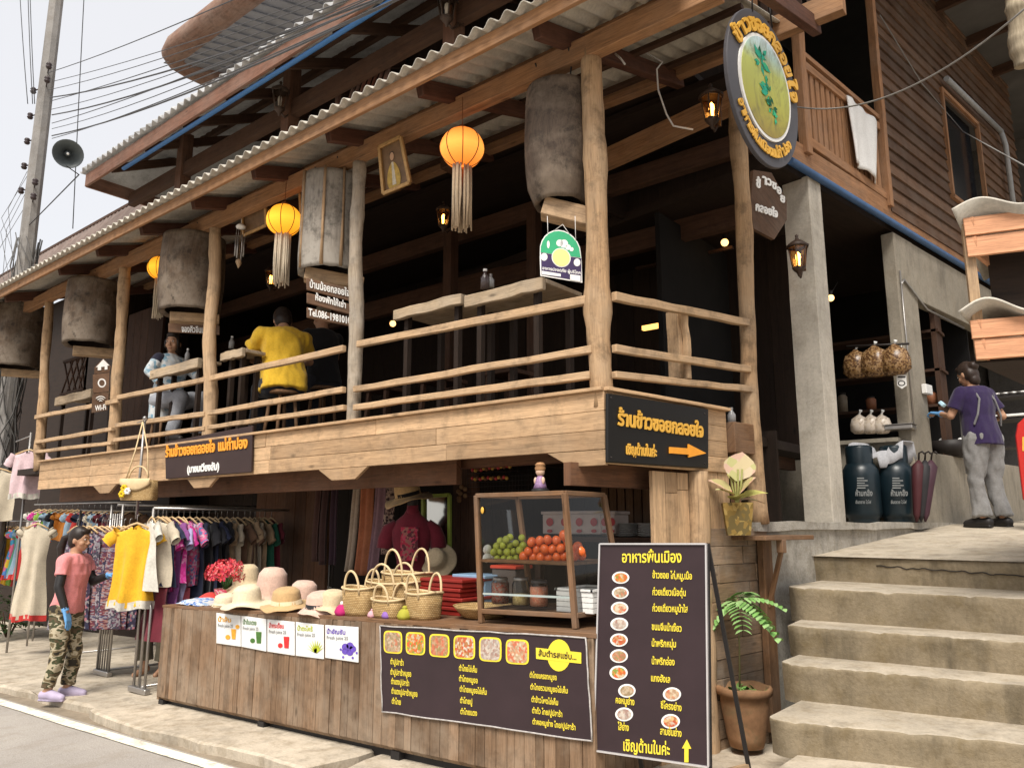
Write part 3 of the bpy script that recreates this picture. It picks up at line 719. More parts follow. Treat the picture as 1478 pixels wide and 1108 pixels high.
m = MB(); m.slab((-3.3, 8.4, 1.6), (kb.x, 8.4, 1.6), (kb.x, 8.4, 2.41), (-3.3, 8.4, 2.41), .12); m.box(((-3.3 + kb.x) / 2, 8.42, 2.43), (kb.x + 3.3, .2, .04)); m.build('kitchen_wall', C_PILLAR, hs)
m = MB(); m.box((-3.6, 10.8, 3.1), (4.2, .05, 3.2)); m.box((-3.4, 8.6, 3.0), (.05, 4.4, 3.2)); m.box((0, 0, 0), (9, .04, 3.4), frame(SD, None, (0, 0, 1), side(9.0, -1.9, 3.2))); m.build('kitchen_inner_wall', plain('shade black wall', (.007, .006, .0055), .9, .4, 3), hs)  # near black colour stands in for the darkness of the room
m = MB(); m.tube([side(4.67, .015, 4.2), side(4.67, .012, 2.6)], .008, 6); m.tube([side(4.67, .015, 4.05), side(4.75, .015, 4.12), side(5.3, .02, 3.9), side(6.4, .02, 3.88)], .012, 6); m.build('conduit', P_STEEL, hs)
p = PS(1338, 562, .03); m = MB(); m.box((0, 0, 0), (.17, .05, .1), frame(SD, None, (0, 0, 1), p)); m.build('junction_box', P_WHITE, hs, .006)
# ---------------------------------------------------------------- house across the yard, beyond
nb = thing('concrete_house', 'shadowed grey house with small blue window behind the clapboard house', 'house', (0, 14, 1.7))
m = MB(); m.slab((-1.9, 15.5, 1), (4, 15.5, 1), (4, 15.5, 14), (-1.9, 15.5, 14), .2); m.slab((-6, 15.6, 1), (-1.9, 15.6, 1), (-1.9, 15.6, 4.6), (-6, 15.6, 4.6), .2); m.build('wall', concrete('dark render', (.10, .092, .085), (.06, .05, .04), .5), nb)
q0, q1 = PY(1462, 190, 15.45), PY(1500, 125, 15.45); m = MB(); m.slab((q0.x, 15.46, q0.z), (q1.x, 15.46, q0.z), (q1.x, 15.46, q1.z), (q0.x, 15.46, q1.z), .03); w2 = m.build('window', plain('blue shutter', (.16, .30, .48), .4, .1, 3), nb)
m = MB(); zc = (q0.z + q1.z) / 2; m.box(((q0.x + q1.x) / 2, 15.42, zc), (q1.x - q0.x + .2, .05, .14)); m.box((q0.x - .05, 15.42, zc), (.1, .06, q1.z - q0.z + .2)); m.build('window_frame', W_DARK, w2)
log(PD(1482, 95, 6.0), PD(1466, -30, 6.0), .09, .01).build('bamboo_pole', wood('bamboo', (.50, .42, .30), .1, .4, weather=.1))
tag(COL.objects['bamboo_pole'], 'pale thick pole slanting above the plank kiosk roof', 'pole')
# ---------------------------------------------------------------- neighbour beyond the far end of the balcony
nh = thing('neighbour_house', 'low house with rusty corrugated roof beyond the utility pole', 'house', (-17, 6, 0))
rt = concrete('rusty roof', (.20, .155, .135), (.12, .06, .045), .6, 1, .3, .5)
a = PY(-40, 375, 5.6); b = PY(185, 336, 5.6)
m = MB(); za = PY(100, 388, 5.4).z; zr_ = PY(100, 346, 6.4).z; corr(m, 5.4, za, 6.4, zr_, a.x - 6, b.x + 1.2, .17, .025); m.build('roof', rt, nh, solid=.012)
m = MB(); m.beam((a.x - 6, 5.5, za - .12), (b.x + 1.2, 5.5, za - .12), .05, .16); m.beam((a.x - 6, 6.42, zr_ + .03), (b.x + 1.2, 6.42, zr_ + .03), .12, .06); m.build('fascia_board', W_DARK, nh)
m = MB(); m.box(((a.x + b.x) / 2 - 2.5, 6.0, za / 2 - .3), (b.x - a.x + 8, .1, za + .3)); m.build('wall', W_BLACK, nh)
# ---------------------------------------------------------------- utility pole
pole = thing('utility_pole', 'grey concrete utility pole wrapped in cables beyond the balcony', 'utility pole', (-13.7, 4.3, -.2))
pb = PY(34, 400, 4.3); m = MB()
def pl(u, v):
    k = min(8, int(u * 8 + .5)) % 8; z = -.3 + v * 13; r = .15 - .05 * v; q = math.pi / 8 + k * math.pi / 4
    return (pb.x + r * math.cos(q), 4.3 + r * math.sin(q), z)
m.grid(pl, 8, 10, smooth=False); m.build('shaft', concrete('pole concrete', (.27, .255, .24), (.16, .13, .1), .4, 1.0, .3, .5), pole)
def sag(a, b, d=.3, n=10): a, b = V(a), V(b); return [a.lerp(b, i / n) - V((0, 0, d * 4 * (i / n) * (1 - i / n))) for i in range(n + 1)]
m = MB()
for k in range(18):
    sd = k * 1.7; pts = []
    for i in range(12):
        z = 1 + i * .48 + random.uniform(-.1, .1); q = sd + noise.noise(V((sd, i * .4, 0))) * 2.2; r = .15 + random.uniform(0, .06)
        pts.append((pb.x + r * math.cos(q), 4.3 + r * math.sin(q), z))
    m.tube(pts, random.choice((.006, .008, .012)), 5)
m.build('cable_bundle', plain('old cable', (.10, .095, .09), .7, .3), pole)
for side_ in (-1, 1):
    for k in range(5 if side_ < 0 else 4):
        z = PY(40, 150 + k * 32, 4.3).z if side_ < 0 else PY(90, (90, 108, 245, 265)[k], 4.3).z
        m = MB(); x = pb.x + side_ * (.28 if side_ < 0 else .34)
        m.lathe([(.0, -.05), (.035, -.05), (.05, -.02), (.03, 0), (.05, .02), (.035, .05), (0, .05)], 10, M4.Translation((x, 4.2, z))); m.tube([(pb.x, 4.3, z), (x, 4.2, z)], .012, 5)
        m.build('insulator', plain('insulator brown', (.05, .035, .035), .3), pole)
m = MB()
for k in range(14):
    x0 = pb.x - random.uniform(.15, .5); z0 = random.uniform(4.5, 7.5)
    m.tube([(x0 + .2, 4.2, z0), (x0 - random.uniform(0, .5), 4.1, z0 - .6), (x0 - random.uniform(-.2, .3), 4.15, z0 - 1.4), (pb.x, 4.2, z0 - 2)], .004, 5)
m.build('loose_cables', plain('old cable', (.10, .095, .09), .7, .3), pole)
WIRES = [((70, 105), (420, -60)), ((70, 130), (470, -30)), ((72, 141), (440, 0)), ((73, 146), (500, -22)), ((74, 158), (430, 8)), ((75, 166), (425, 15)), ((75, 178), (415, 27)), ((75, 186), (405, 34)), ((75, 196), (410, 38)), ((75, 200), (380, 62)), ((75, 118), (560, -70))]
wires = [((255, 92, 35), (640, -60, 6)), ((255, 100, 36), (760, -120, 5)), ((70, 130, 0), (700, -90, 5)), ((70, 142, 0), (560, -20, 8)), ((72, 165, 0), (560, -28, 8)), ((72, 185, 0), (520, 10, 9)), ((72, 196, 0), (500, 20, 9)), ((75, 150, 0), (560, -12, 8)), ((75, 175, 0), (540, 0, 8)), ((75, 188, 0), (480, 10, 9))]
for i, (p, q) in enumerate(WIRES):
    a = PY(p[0], p[1], 4.2); b = PD(q[0], q[1], 6.6); b = a + (b - a) * 1.7
    m = MB(); m.tube(sag(a, b, .16 + .05 * (i % 3), 14), (.006, .005, .01)[i % 3], 5)
    tag(m.build('overhead_wire', plain('overhead wire', (.085, .085, .09), .6)), 'thin black overhead wire running from the utility pole over the roof', 'wire', 'overhead wires')
for i, (x0, x1) in enumerate(((28, 40), (40, 47), (43, 50), (122, 105))):
    a = PY(x0, -20, 4.0); b = PY(x1, 150 if i < 3 else 330, 4.0); m = MB(); m.tube(sag(a, b, .05), .007, 5)
    tag(m.build('drop_wire', P_WIRE), ('thin wire dropping steeply from above beside the utility pole' if i < 3 else 'single thin wire dropping between the loudspeaker and the eave'), 'wire', 'steep wires by the pole' if i < 3 else None)
# horn loudspeaker
hp = PY(98, 222, 3.7); hd = (EYE - hp).normalized() + V((.25, 0, -.1)); hm = frame(hd.cross(V((0, 0, 1))), None, hd, hp)
ls = thing('horn_loudspeaker', 'round grey horn loudspeaker on a bracket below the eave corner', 'loudspeaker', tuple(hp))
m = MB(); m.lathe([(.03, -.3), (.05, -.22), (.09, -.1), (.15, -.02), (.185, .02), (.19, .03), (.18, .025), (.14, -.02), (.08, -.09), (.045, -.16), (.0, -.18)], 28, hm); m.build('horn', plain('horn grey', (.10, .115, .12), .45, .1), ls)
m = MB(); m.lathe([(.0, .0), (.03, -.005), (.04, -.06), (.035, -.16), (0, -.17)], 16, hm); m.build('reflector', plain('horn cone', (.06, .07, .075), .4), ls)
m = MB(); m.ball((0, 0, .002), .018, 10, 6, 0, hm); m.build('centre_cap', P_WHITE, ls)
m = MB(); m.lathe([(0, -.42), (.06, -.42), (.065, -.3), (0, -.29)], 14, hm); m.build('driver', P_IRON, ls)
m = MB(); m.tube([hp + V((0, .0, -.18)), hp + V((-.1, .2, -.2)), V((pb.x + .14, 4.25, hp.z - .1))], .008, 6); m.build('bracket', P_IRON, ls)
# ---------------------------------------------------------------- hollow logs hung between the posts
def plane3(a, b, c):
    n = (b - a).cross(c - a)
    return lambda x, y: EYE + ray(x, y) * ((a - EYE).dot(n) / ray(x, y).dot(n))
def plane_n(p, n): return lambda x, y: EYE + ray(x, y) * ((V(p) - EYE).dot(n) / ray(x, y).dot(n))
def facing(p, turn=0):                                   # upright plane through p looking at the street corner
    d = EYE - V(p); d.z = 0; d.normalize(); q = R(turn); d = V((d.x * math.cos(q) - d.y * math.sin(q), d.x * math.sin(q) + d.y * math.cos(q), 0)); return plane_n(p, d)
def hollow_log(px, y0, y1, wpx, yy, shape, mat, label, br, seed):
    c = PY(px, (y0 + y1) / 2, yy); zt = PY(px, y0, yy).z; zb = PY(px, y1, yy).z; r = wpx / 2 * (c - EYE).dot(FWD) / F_PX * 1.04
    g = thing('hollow_log', label, 'hanging log', (c.x, c.y, zb), 'hollow log drums hung between the balcony posts')
    h = zt - zb; n = len(shape); prof = [(r * k, zb + h * i / (n - 1)) for i, k in enumerate(shape)]
    def wv(i, q, rr, z):
        k = noise.noise(V((math.cos(q) * 1.3, math.sin(q) * 1.3, z * 1.5 + seed))) * .055 + noise.noise(V((math.cos(q) * 6, math.sin(q) * 6, z * .8 + seed))) * .018
        return rr * (1 + k), z + (.012 * noise.noise(V((math.cos(q) * 3, math.sin(q) * 3, seed))) if i in (0, 1) else 0)
    fine = []
    for i in range(n - 1):
        for k in range(4): t_ = k / 4; fine.append((prof[i][0] * (1 - t_) + prof[i + 1][0] * t_, prof[i][1] * (1 - t_) + prof[i + 1][1] * t_))
    fine.append(prof[-1])
    T = M4.Translation((c.x, c.y, 0))
    m = MB(); m.lathe([(fine[0][0] * .8, zb + .02)] + fine + [(fine[-1][0] * .8, zt)], 30, T, 0, 1, 1, wv)
    m.lathe([(fine[-1][0] * .8, zt), (fine[4][0] * .82, (zt + zb) / 2), (fine[0][0] * .8, zb + .02)], 30, T, 1, 1, 1, wv)  # inner face blackened so the hollow looks deep in shade
    if seed == 4:                                        # bark strips of the lighter log
        for q in (-2.6, -1.75, -.9, -.3): m.tube([(c.x + r * 1.02 * math.cos(q), c.y + r * 1.02 * math.sin(q), zb + .01 + h * t_) for t_ in (0, .3, .6, 1)], .014, 5, 2, wob=.4)
    m.build('log_body', [mat, W_BLACK, W_POST], g)
    m = MB()
    for sx in (-.55, .65): m.tube([(c.x + r * sx, c.y - r * .4, zt - .03), (c.x + r * sx * .9, c.y - .05, zt + .1), (c.x + r * sx, 3.9, 4.78)], .006, 5)
    m.build('hanging_wire', P_WIRE, g)
    (bx0, by0), (bx1, by1), bh = br
    f = facing((c.x, c.y - .06, zb)); m = MB(); m.beam(f(bx0, by0), f(bx1, by1), .14, bh); m.build('support_block', W_RAIL, g, .005)
    return g, c
L5, c5 = hollow_log(808, 132, 299, 96, 4.0, [.74, .94, 1.0, 1.02, 1.02, 1.0, .98, .93], W_LOGDARK, 'large barrel shaped hollow log beside the corner post above the green badge', ((784, 301), (853, 318), .125), 1)
L4, c4 = hollow_log(478, 262, 396, 84, 4.0, [.98, 1.0, 1.0, 1.0, 1.0, 1.0, .99], W_LOGGREY, 'pale grey hollow log with bark strips above the three plank signs', ((440, 396), (524, 412), .11), 4)
L3, c3 = hollow_log(277, 348, 452, 84, 4.0, [.93, .97, 1.0, 1.01, 1.01, 1.0, .99], W_LOG, 'brown hollow log hung above the woman in the pale jacket', ((245, 458), (316, 462), .1), 7)
L2, c2 = hollow_log(133, 411, 498, 70, 4.0, [.93, .97, 1.0, 1.0, 1.0, 1.0, .98], W_LOG, 'brown hollow log hung above the little house shaped sign', ((105, 506), (166, 511), .11), 9)
L1, c1 = hollow_log(28, 446, 530, 62, 4.0, [.95, .98, 1.0, 1.0, 1.0, 1.0, .98], W_LOG, 'dark hollow log at the far end of the balcony near the utility pole', ((2, 537), (60, 541), .1), 12)

# ---------------------------------------------------------------- paper lanterns
def lantern(px, py, rpx, yy, ty, sh, label, tmat):
    c = PY(px, py, yy); r = rpx * (c - EYE).dot(FWD) / F_PX * .97; zb = PY(px, ty, yy).z
    g = thing('paper_lantern', label, 'lantern', (c.x, c.y, zb), 'paper lanterns along the balcony')
    prof = []; n = 14
    for i in range(n + 1):
        a = -math.pi / 2 * .86 + math.pi * .86 * i / n; prof.append((r * math.cos(a), c.z + r * .93 * math.sin(a)))
    m = MB(); m.lathe(prof, 32, M4.Translation((c.x, c.y, 0)), 0, 1, 1, lambda i, q, rr, z: (rr * (1 - .022 * abs(math.sin(q * 4))), z)); m.build('shade', sh, g)
    m = MB()
    for k in range(8):
        q = k * math.pi / 4; m.tube([(c.x + p[0] * 1.006 * math.cos(q), c.y + p[0] * 1.006 * math.sin(q), p[1]) for p in prof], .0035, 5)
    m.lathe([(prof[-1][0], prof[-1][1]), (prof[-1][0] * .95, prof[-1][1] + .02)], 20, M4.Translation((c.x, c.y, 0))); m.tube([(c.x, c.y, prof[-1][1]), (c.x, c.y, 4.75)], .003, 5)
    m.build('ribs', plain('lantern rib', (.16, .05, .012), .7), g)
    m = MB(); zt = prof[0][1]
    for k in range(46):
        q = random.random() * 6.28; rr = r * .42 * math.sqrt(random.uniform(.25, 1)); x, y = c.x + rr * math.cos(q), c.y + rr * math.sin(q)
        m.tube([(x, y, zt + .02), (x + random.uniform(-.008, .008), y, zt - (zt - zb) * .5), (x + random.uniform(-.016, .016), y + random.uniform(-.01, .01), zb + random.uniform(-.03, .03))], [.007, .008, .006], 5)
    m.build('tassel', tmat, g)
    return g
def shade_mat(name, base, em, hot):
    t = NT(name); co = t.coord('Object'); f = t.noise(t.coord('Object', (1, 1, 6)), 14, 3)
    t.col(t.ramp(f, [(.3, mul(base, .85)), (.7, base)])); t.rough(.8)
    sp = t.n('SeparateXYZ'); t.l(t.coord('Generated'), sp.inputs[0]); em_c = t.ramp(sp.outputs[2], [(0, em), (.45, hot), (1, em)]); t.l(em_c, t.p.inputs['Emission Color']); t.p.inputs['Emission Strength'].default_value = .62; return t.m
SH_OR = shade_mat('orange paper', (.75, .26, .045), (.62, .13, .012), (1.0, .36, .06)); SH_YE = shade_mat('yellow paper', (.80, .38, .03), (.72, .22, .008), (1.0, .45, .03))
T_CR = cloth('tassel cream', (.55, .46, .34), .2); T_BR = cloth('tassel straw', (.42, .31, .2), .2)
lantern(667, 214, 33, 3.86, 328, SH_OR, 'glowing orange paper lantern with long straw tassel beside the gold framed portrait', T_BR)
lantern(410, 318, 26, 3.86, 408, SH_YE, 'glowing yellow paper lantern with cream tassel beside the grey hollow log', T_CR)
lantern(232, 387, 19, 4.25, 455, SH_YE, 'yellow paper lantern half hidden behind a brown hollow log', T_CR)
# wind chime
c = PY(345, 370, 4.0); g = thing('wind_chime', 'small shell wind chime hanging from the balcony lintel', 'wind chime', tuple(c))
m = MB(); z0 = PY(345, 332, 4.0).z; m.lathe([(0, 0), (.045, .01), (.05, .03), (.03, .05), (0, .055)], 14, M4.Translation((c.x, c.y, z0))); m.tube([(c.x, c.y, z0 + .05), (c.x, c.y, 4.7)], .003, 5); m.build('top', P_WHITE, g)
for k in range(6):
    q = k * 1.05; m = MB(); x, y = c.x + .04 * math.cos(q), c.y + .04 * math.sin(q); m.tube([(x, y, z0), (x, y, z0 - .08)], .002, 4); m.tube([(x, y, z0 - .07 - .02 * (k % 3)), (x, y, z0 - .26 - .03 * (k % 3))], .008, 6); m.build('chime', P_STEEL, g)
m = MB(); m.tube([(c.x, c.y, z0), (c.x, c.y, z0 - .32)], .002, 4); m.lathe([(0, -.42), (.035, -.36), (.03, -.33), (0, -.31)], 4, M4.Translation((c.x, c.y, z0))); m.build('sail', W_RAIL, g)

# ---------------------------------------------------------------- carriage wall lamps
AMBER = glass('amber glass', (1.0, .72, .38), .25, .15); CLEARG = glass('lamp glass', (.9, .86, .8), .2, .1)
def carriage_lamp(loc, rz, s, lit, label, group=None):
    g = thing('carriage_lamp', label, 'wall lamp', (0, 0, 0), group)
    I = plain('lamp iron', (.05, .03, .02), .5, .2)
    m = MB()
    for k in range(6):
        q = k * math.pi / 3; m.tube([(.055 * math.cos(q), .055 * math.sin(q), -.1), (.088 * math.cos(q), .088 * math.sin(q), .1)], .007, 5)
    for z, r in ((-.1, .058), (.1, .092)): m.tube([(r * math.cos(k * math.pi / 3), r * math.sin(k * math.pi / 3), z) for k in range(7)], .008, 5)
    m.build('cage', I, g)
    m = MB(); m.lathe([(.052, -.1), (.085, .1)], 6, smooth=False); m.build('pane', AMBER if lit else CLEARG, g)
    m = MB(); m.lathe([(.1, .1), (.105, .115), (.05, .16), (.022, .175), (.012, .2), (.018, .215), (0, .235)], 12); m.build('roof', I, g)
    m = MB(); m.lathe([(0, -.19), (.012, -.18), (.02, -.15), (.045, -.125), (.06, -.1), (0, -.1)], 12); m.tube([(0, 0, -.13), (.07, 0, -.17), (.14, 0, -.1), (.17, 0, .02)], .012, 6); m.box((.18, 0, 0), (.02, .07, .16)); m.tube([(.17, 0, .1), (.12, 0, .16), (.06, 0, .19)], .009, 6)
    m.build('bracket', I, g)
    m = MB(); m.lathe([(0, -.085), (.016, -.08), (.018, -.02), (.024, .0), (.02, .035), (0, .06)], 12); m.build('bulb', glow('lamp bulb', (1, .8, .5), (1, .55, .17), 7.0) if lit else P_WHITE, g)
    g.location = loc; g.rotation_euler = (0, 0, rz); g.scale = (s, s, s); return g
carriage_lamp(PD(1027, 157, 5.45), R(100), .85, True, 'lit amber carriage lamp beside the oval hanging sign')
p = PD(1152, 372, 6.32); carriage_lamp(tuple(p), SA + R(90), .88, True, 'lit amber carriage lamp fixed on the tall concrete column')
carriage_lamp(PY(640, 315, 5.25), R(90), .8, True, 'lit carriage lamp glowing under the beam behind the orange lantern')
carriage_lamp(PY(391, 402, 5.25), R(90), .85, True, 'lit carriage lamp glowing behind the yellow lantern tassel')
carriage_lamp(PY(404, 145, 4.85), R(90), 1.1, False, 'unlit carriage lamp on an upper storey post above the eave')
carriage_lamp(PY(645, 12, 4.85), R(90), 1.1, False, 'unlit carriage lamp on an upper post at the photo top edge')
m = MB(); a = PS(700, 1, 0) if False else None
for pts in ([(872, 78), (895, 92), (903, 93)], ):
    pass
w_ = [PY(x, y, 4.9) for x, y in ((915, 66), (935, 78), (956, 90), (948, 100), (950, 130), (962, 165), (972, 182), (1000, 187))]
m.tube(w_, .007, 6); m.tube([PY(x, y, 4.4) for x, y in ((888, 78), (896, 85), (902, 93))], .007, 6)
tag(m.build('white_cable', P_WHITE), 'white electric cable looping down to the carriage lamp by the oval sign', 'cable')
m = MB(); a, b = PD(1138, 152, 6.2), PD(1480, 12, 4.0); m.tube(sag(a, b, .22, 24), .006, 5); tag(m.build('sagging_wire', plain('pale wire', (.22, .21, .2), .6)), 'pale wire sagging across the clapboard wall and towel', 'wire')
m = MB(); a, b = PS(1270, 22, .05), PD(1480, 240, 5.5); m.tube([a, PS(1330, 120, .04), PS(1390, 190, .06), b], .006, 5); tag(m.build('sagging_wire', plain('pale wire', (.22, .21, .2), .6)), 'second pale wire running down the clapboards past the window', 'wire')

# bare bulbs and tubes inside
def bulb(p, r, label, st=10):
    g = thing('light_bulb', label, 'light bulb', tuple(p)); m = MB(); m.ball(tuple(p), r, 12, 8); m.build('globe', glow('bare bulb%d' % st, (1, .8, .5), (1, .52, .17), st), g)
    m = MB(); m.lathe([(.02, r * .8), (.022, r * .8 + .05), (0, r * .8 + .055)], 10, M4.Translation(p)); m.tube([p + V((0, 0, r)), p + V((0, .3, .25))], .004, 5); m.build('holder', P_IRON, g); return g
bulb(PY(1046, 350, 7.4), .04, 'small lit bulb in the dark room beside the round post', 1.6)
bulb(PY(567, 467, 6.4), .04, 'warm lit bulb low behind the plank tables', 1.4)
bulb(PY(1199, 430, 8.0), .035, 'yellow lit bulb beyond the concrete column', 1.4)
m = MB(); m.beam(PY(918, 388, 7.5), PY(1058, 357, 7.5), .04, .03); tag(m.build('lamp_batten', W_DARK), 'thin wooden batten under the ceiling leading to a lit bulb', 'batten')
m = MB(); m.beam(PY(928, 474, 7.5), PY(955, 469, 7.5), .05, .05); tag(m.build('lit_sign', glow('yellow lit strip', (.8, .5, .15), (1, .5, .12), 1.2)), 'small glowing yellow strip in the dark room behind the side railing', 'light')

# ---------------------------------------------------------------- framed portrait, second frames
def framed(name, quad, yy, label, figure, tilt=.06):
    pts = [PY(x, y, yy) for x, y in quad]                # tl tr br bl
    for i in (2, 3): pts[i] = PY(quad[i][0], quad[i][1], yy + tilt)
    f = plane3(pts[0], pts[1], pts[2]); g = thing(name, label, 'picture frame', tuple(pts[3]))
    tl, tr, br, bl = [f(*q) for q in quad]
    m = MB(); m.slab(bl, br, tr, tl, .02); m.build('backing', plain('sepia print', (.15, .085, .04), .5, .3, 12), g)
    m = MB(); ux, uy = (tr - tl), (tl - bl); n = ux.cross(uy).normalized() * .012
    for a, b in ((bl, br), (br, tr), (tr, tl), (tl, bl)): m.beam(a + n, b + n, .03, .022, up=n)
    m.build('frame', plain('gilt frame', (.40, .235, .09), .45, .25, 30, .3, .4), g, .003)
    if figure:
        at2 = lambda u, v: bl + ux * u + uy * v + n * .35
        m = MB()
        m.add([at2(.5 + .30 * math.cos(q) * (1 - .25 * math.sin(q)), .28 + .30 * math.sin(q)) for q in [k * .35 for k in range(18)]], [tuple(range(18))], 0)
        m.add([at2(.5 + .09 * math.cos(q), .70 + .085 * math.sin(q)) + n * .06 for q in [k * .35 for k in range(18)]], [tuple(range(18))], 1)
        m.add([at2(.5 + .1 * math.cos(q), .745 + .06 * math.sin(q)) + n * .03 for q in [k * .35 for k in range(18)]], [tuple(range(18))], 2)
        m.add([at2(.46, .58) + n * .08, at2(.54, .58) + n * .08, at2(.60, .1) + n * .08, at2(.42, .1) + n * .08], [(3, 2, 1, 0)], 3)
        m.build('painted_figure', [plain('painted robe', (.42, .27, .06), .6, .3, 25), plain('painted skin', (.45, .27, .16), .6), plain('painted hair', (.03, .02, .015), .6), plain('painted sash', (.5, .44, .34), .6, .3, 25)], g)
    return g
framed('portrait', ((549, 213), (580, 198), (593, 264), (555, 280)), 3.84, 'gilt framed portrait of a figure in a golden robe leaning from the lintel', True)
framed('picture_frame', ((434, 268), (460, 255), (462, 300), (436, 310)), 4.02, 'gilt picture frame mostly hidden behind the grey hollow log', False)
framed('picture_frame', ((351, 312), (384, 296), (386, 325), (353, 340)), 4.02, 'dim old picture under the lintel beside the yellow lantern', False)
COL.objects[-1]

# ---------------------------------------------------------------- signs
def board(name, label, cat, fn, quad, t, mat, bevel=.004):
    tl, tr, br, bl = [fn(*q) for q in quad]; g = thing(name, label, cat, tuple(bl)); m = MB(); m.slab(bl, br, tr, tl, t); m.build('board', mat, g, bevel); return g
# three plank signs on the fourth post
fS = plane_n((c4.x + .1, 3.76, 3), (SN + V((0, -.35, 0))).normalized())
for (q, txt, ln, lab) in ((((442, 401), (508, 416), (508, 435), (443, 418)), 'บ้านน้อยกลอยใจ', (447, 415, 504, 428, 8), 'upper dark plank sign with white letters below the grey hollow log'),
                          (((443, 422), (507, 439), (507, 454), (443, 437)), 'ห้องพักให้เช่า', (455, 433, 499, 445, 7), 'middle dark plank sign with white letters of the three on the post'),
                          (((443, 443), (508, 460), (508, 471), (443, 458)), 'Tel.086-1981010', (445, 455, 506, 468, 8), 'lowest plank sign with a white telephone number on the post')):
    g = board('plank_sign', lab, 'sign', fS, q, .022, W_SIDING); g['group'] = 'plank signs on the post'
    m = MB(); m.text(txt, fS, *ln[:4], ln[4], 0, .02, .025); m.build('lettering', P_WHITE, g)
f3 = facing((c3.x, c3.y - .22, 3)); g = board('name_plank', 'small plank sign with white letters under the brown hollow log by the seated woman', 'sign', f3, ((243, 466), (317, 470), (317, 483), (243, 479)), .02, W_SIDING)
m = MB(); m.text('จองคิวอินเตอร์', f3, 262, 479, 305, 481, 7, 0, .02, .025); m.build('lettering', P_WHITE, g)
# little house, plate and wifi plaques
f2 = facing((PY(147, 555, 3.86)), 0)
g = thing('house_plaque', 'little white house cutout above plate and wifi plaques on the balcony', 'sign', tuple(f2(147, 596)))
def poly(m, fn, pts, mi=0, lift=.004, t=.012):
    P = [fn(x, y) for x, y in pts]; n = (P[1] - P[0]).cross(P[2] - P[0]).normalized()
    if n.dot(EYE - P[0]) < 0: P = P[::-1]; n = -n
    k = len(P); m.add([p + n * lift for p in P] + [p + n * (lift + t) for p in P], [tuple(range(k, 2 * k))] + [(i, (i + 1) % k, k + (i + 1) % k, k + i) for i in range(k)], mi)
m = MB(); poly(m, f2, [(136, 540), (158, 537), (160, 529), (149, 517), (136, 531)], t=.02); poly(m, f2, [(134, 541), (158, 538), (157, 565), (134, 568)], t=.02); poly(m, f2, [(133, 569), (157, 566), (155, 592), (132, 596)], t=.02); m.build('plaques', W_SIDING, g)
m = MB(); poly(m, f2, [(141, 535), (146, 534.5), (146, 530), (151, 529.5), (151, 534), (155, 533.5), (155, 528), (158, 528), (149, 519), (138, 531), (141, 530)], 0, .021, .008); m.build('house_emblem', P_WHITE, g); m = MB(); m.disc(f2, 147, 553, 6, 6.5, 0, .025); m.build('plate_emblem', P_WHITE, g)
m = MB(); m.disc(f2, 147, 553, 4, 4.5, 0, .027); m.build('plate_ring', W_SIDING, g)
m = MB()
for x in (138.5, 155): m.tube([f2(x, 546), f2(x, 560)], .006, 5)
m.build('cutlery_emblem', P_WHITE, g); m = MB()
for r in (3, 6, 9): m.tube([f2(145.5 + r * math.cos(R(a)), 581 - r * math.sin(R(a))) + (EYE - f2(145, 580)).normalized() * .03 for a in range(40, 141, 20)], .006, 5)
m.build('wifi_emblem', P_WHITE, g); m = MB(); m.text('Wi-Fi', f2, 137, 593, 153, 591, 6, 0, .01, .03, .024); m.build('lettering', P_WHITE, g)
# green and purple badge
fb = facing(PY(812, 372, 3.9), -6)
arc = [(779, 372)] + [(809 + 30 * math.cos(R(a)) * 1.0, 365 + (809 + 30 * math.cos(R(a)) - 809) * .13 - 33 * math.sin(R(a))) for a in range(170, 5, -15)] + [(839.5, 376)]
g = thing('hygiene_badge', 'arched green and purple food hygiene badge hung under the large hollow log', 'sign', tuple(fb(810, 408)))
m = MB(); poly(m, fb, [(840.5, 408), (780, 398)] + arc, 0, -.006, .006); m.build('board', P_WHITE, g)
m = MB(); ins = [(809 + (x - 809) * .955, 371 + (y - 371) * .955) for x, y in [(779, 364)] + arc[1:-1] + [(839.5, 372)]]; poly(m, fb, ins, 0, .001, .001); m.build('green_field', plain('badge green', (.03, .36, .16), .4, .1), g)
m = MB(); poly(m, fb, [(839, 406), (781.5, 396.5), (781, 365), (839, 373)], 0, .001, .001); m.build('purple_field', plain('badge purple', (.035, .018, .075), .4, .2), g)
m = MB(); m.disc(fb, 810, 372, 12.5, 12.5, 0, .005, 28, 2, 1); m.build('yellow_disc', plain('badge yellow', (.72, .68, .25), .4, .08), g)
m = MB(); m.disc(fb, 810, 372, 13.8, 13.8, 0, .003, 28, 2, 1); m.disc(fb, 785.5, 371, 4.8, 5.5, 0, .003); m.disc(fb, 833, 379, 4.8, 5.5, 0, .003); m.disc(fb, 791.5, 353, 2, 5.5, 0, .003)
for x, y, r in ((808, 351, 5), (814, 352, 6), (820, 357, 4), (825, 360, 3)): m.disc(fb, x, y, r, r, 0, .003)
poly(m, fb, [(782, 391), (809.5, 395.5), (809.5, 399.5), (782, 396)], 0, .003, .001); poly(m, fb, [(823, 396), (838, 398), (838, 406.5), (823, 404)], 0, .003, .001); m.text('อาหารปลอดภัย ผู้บริโภค', fb, 783, 389, 838, 396, 3.4, 0, 0, .02, .003); m.build('lettering', P_WHITE, g)
m = MB()
for x in (791, 831): m.tube([fb(x, 342 if x < 800 else 348), fb(x - 1, 312)], .0025, 4)
m.tube([fb(800, 333), fb(812, 324), fb(822, 338)], .0025, 4); m.build('hanging_string', P_WHITE, g)
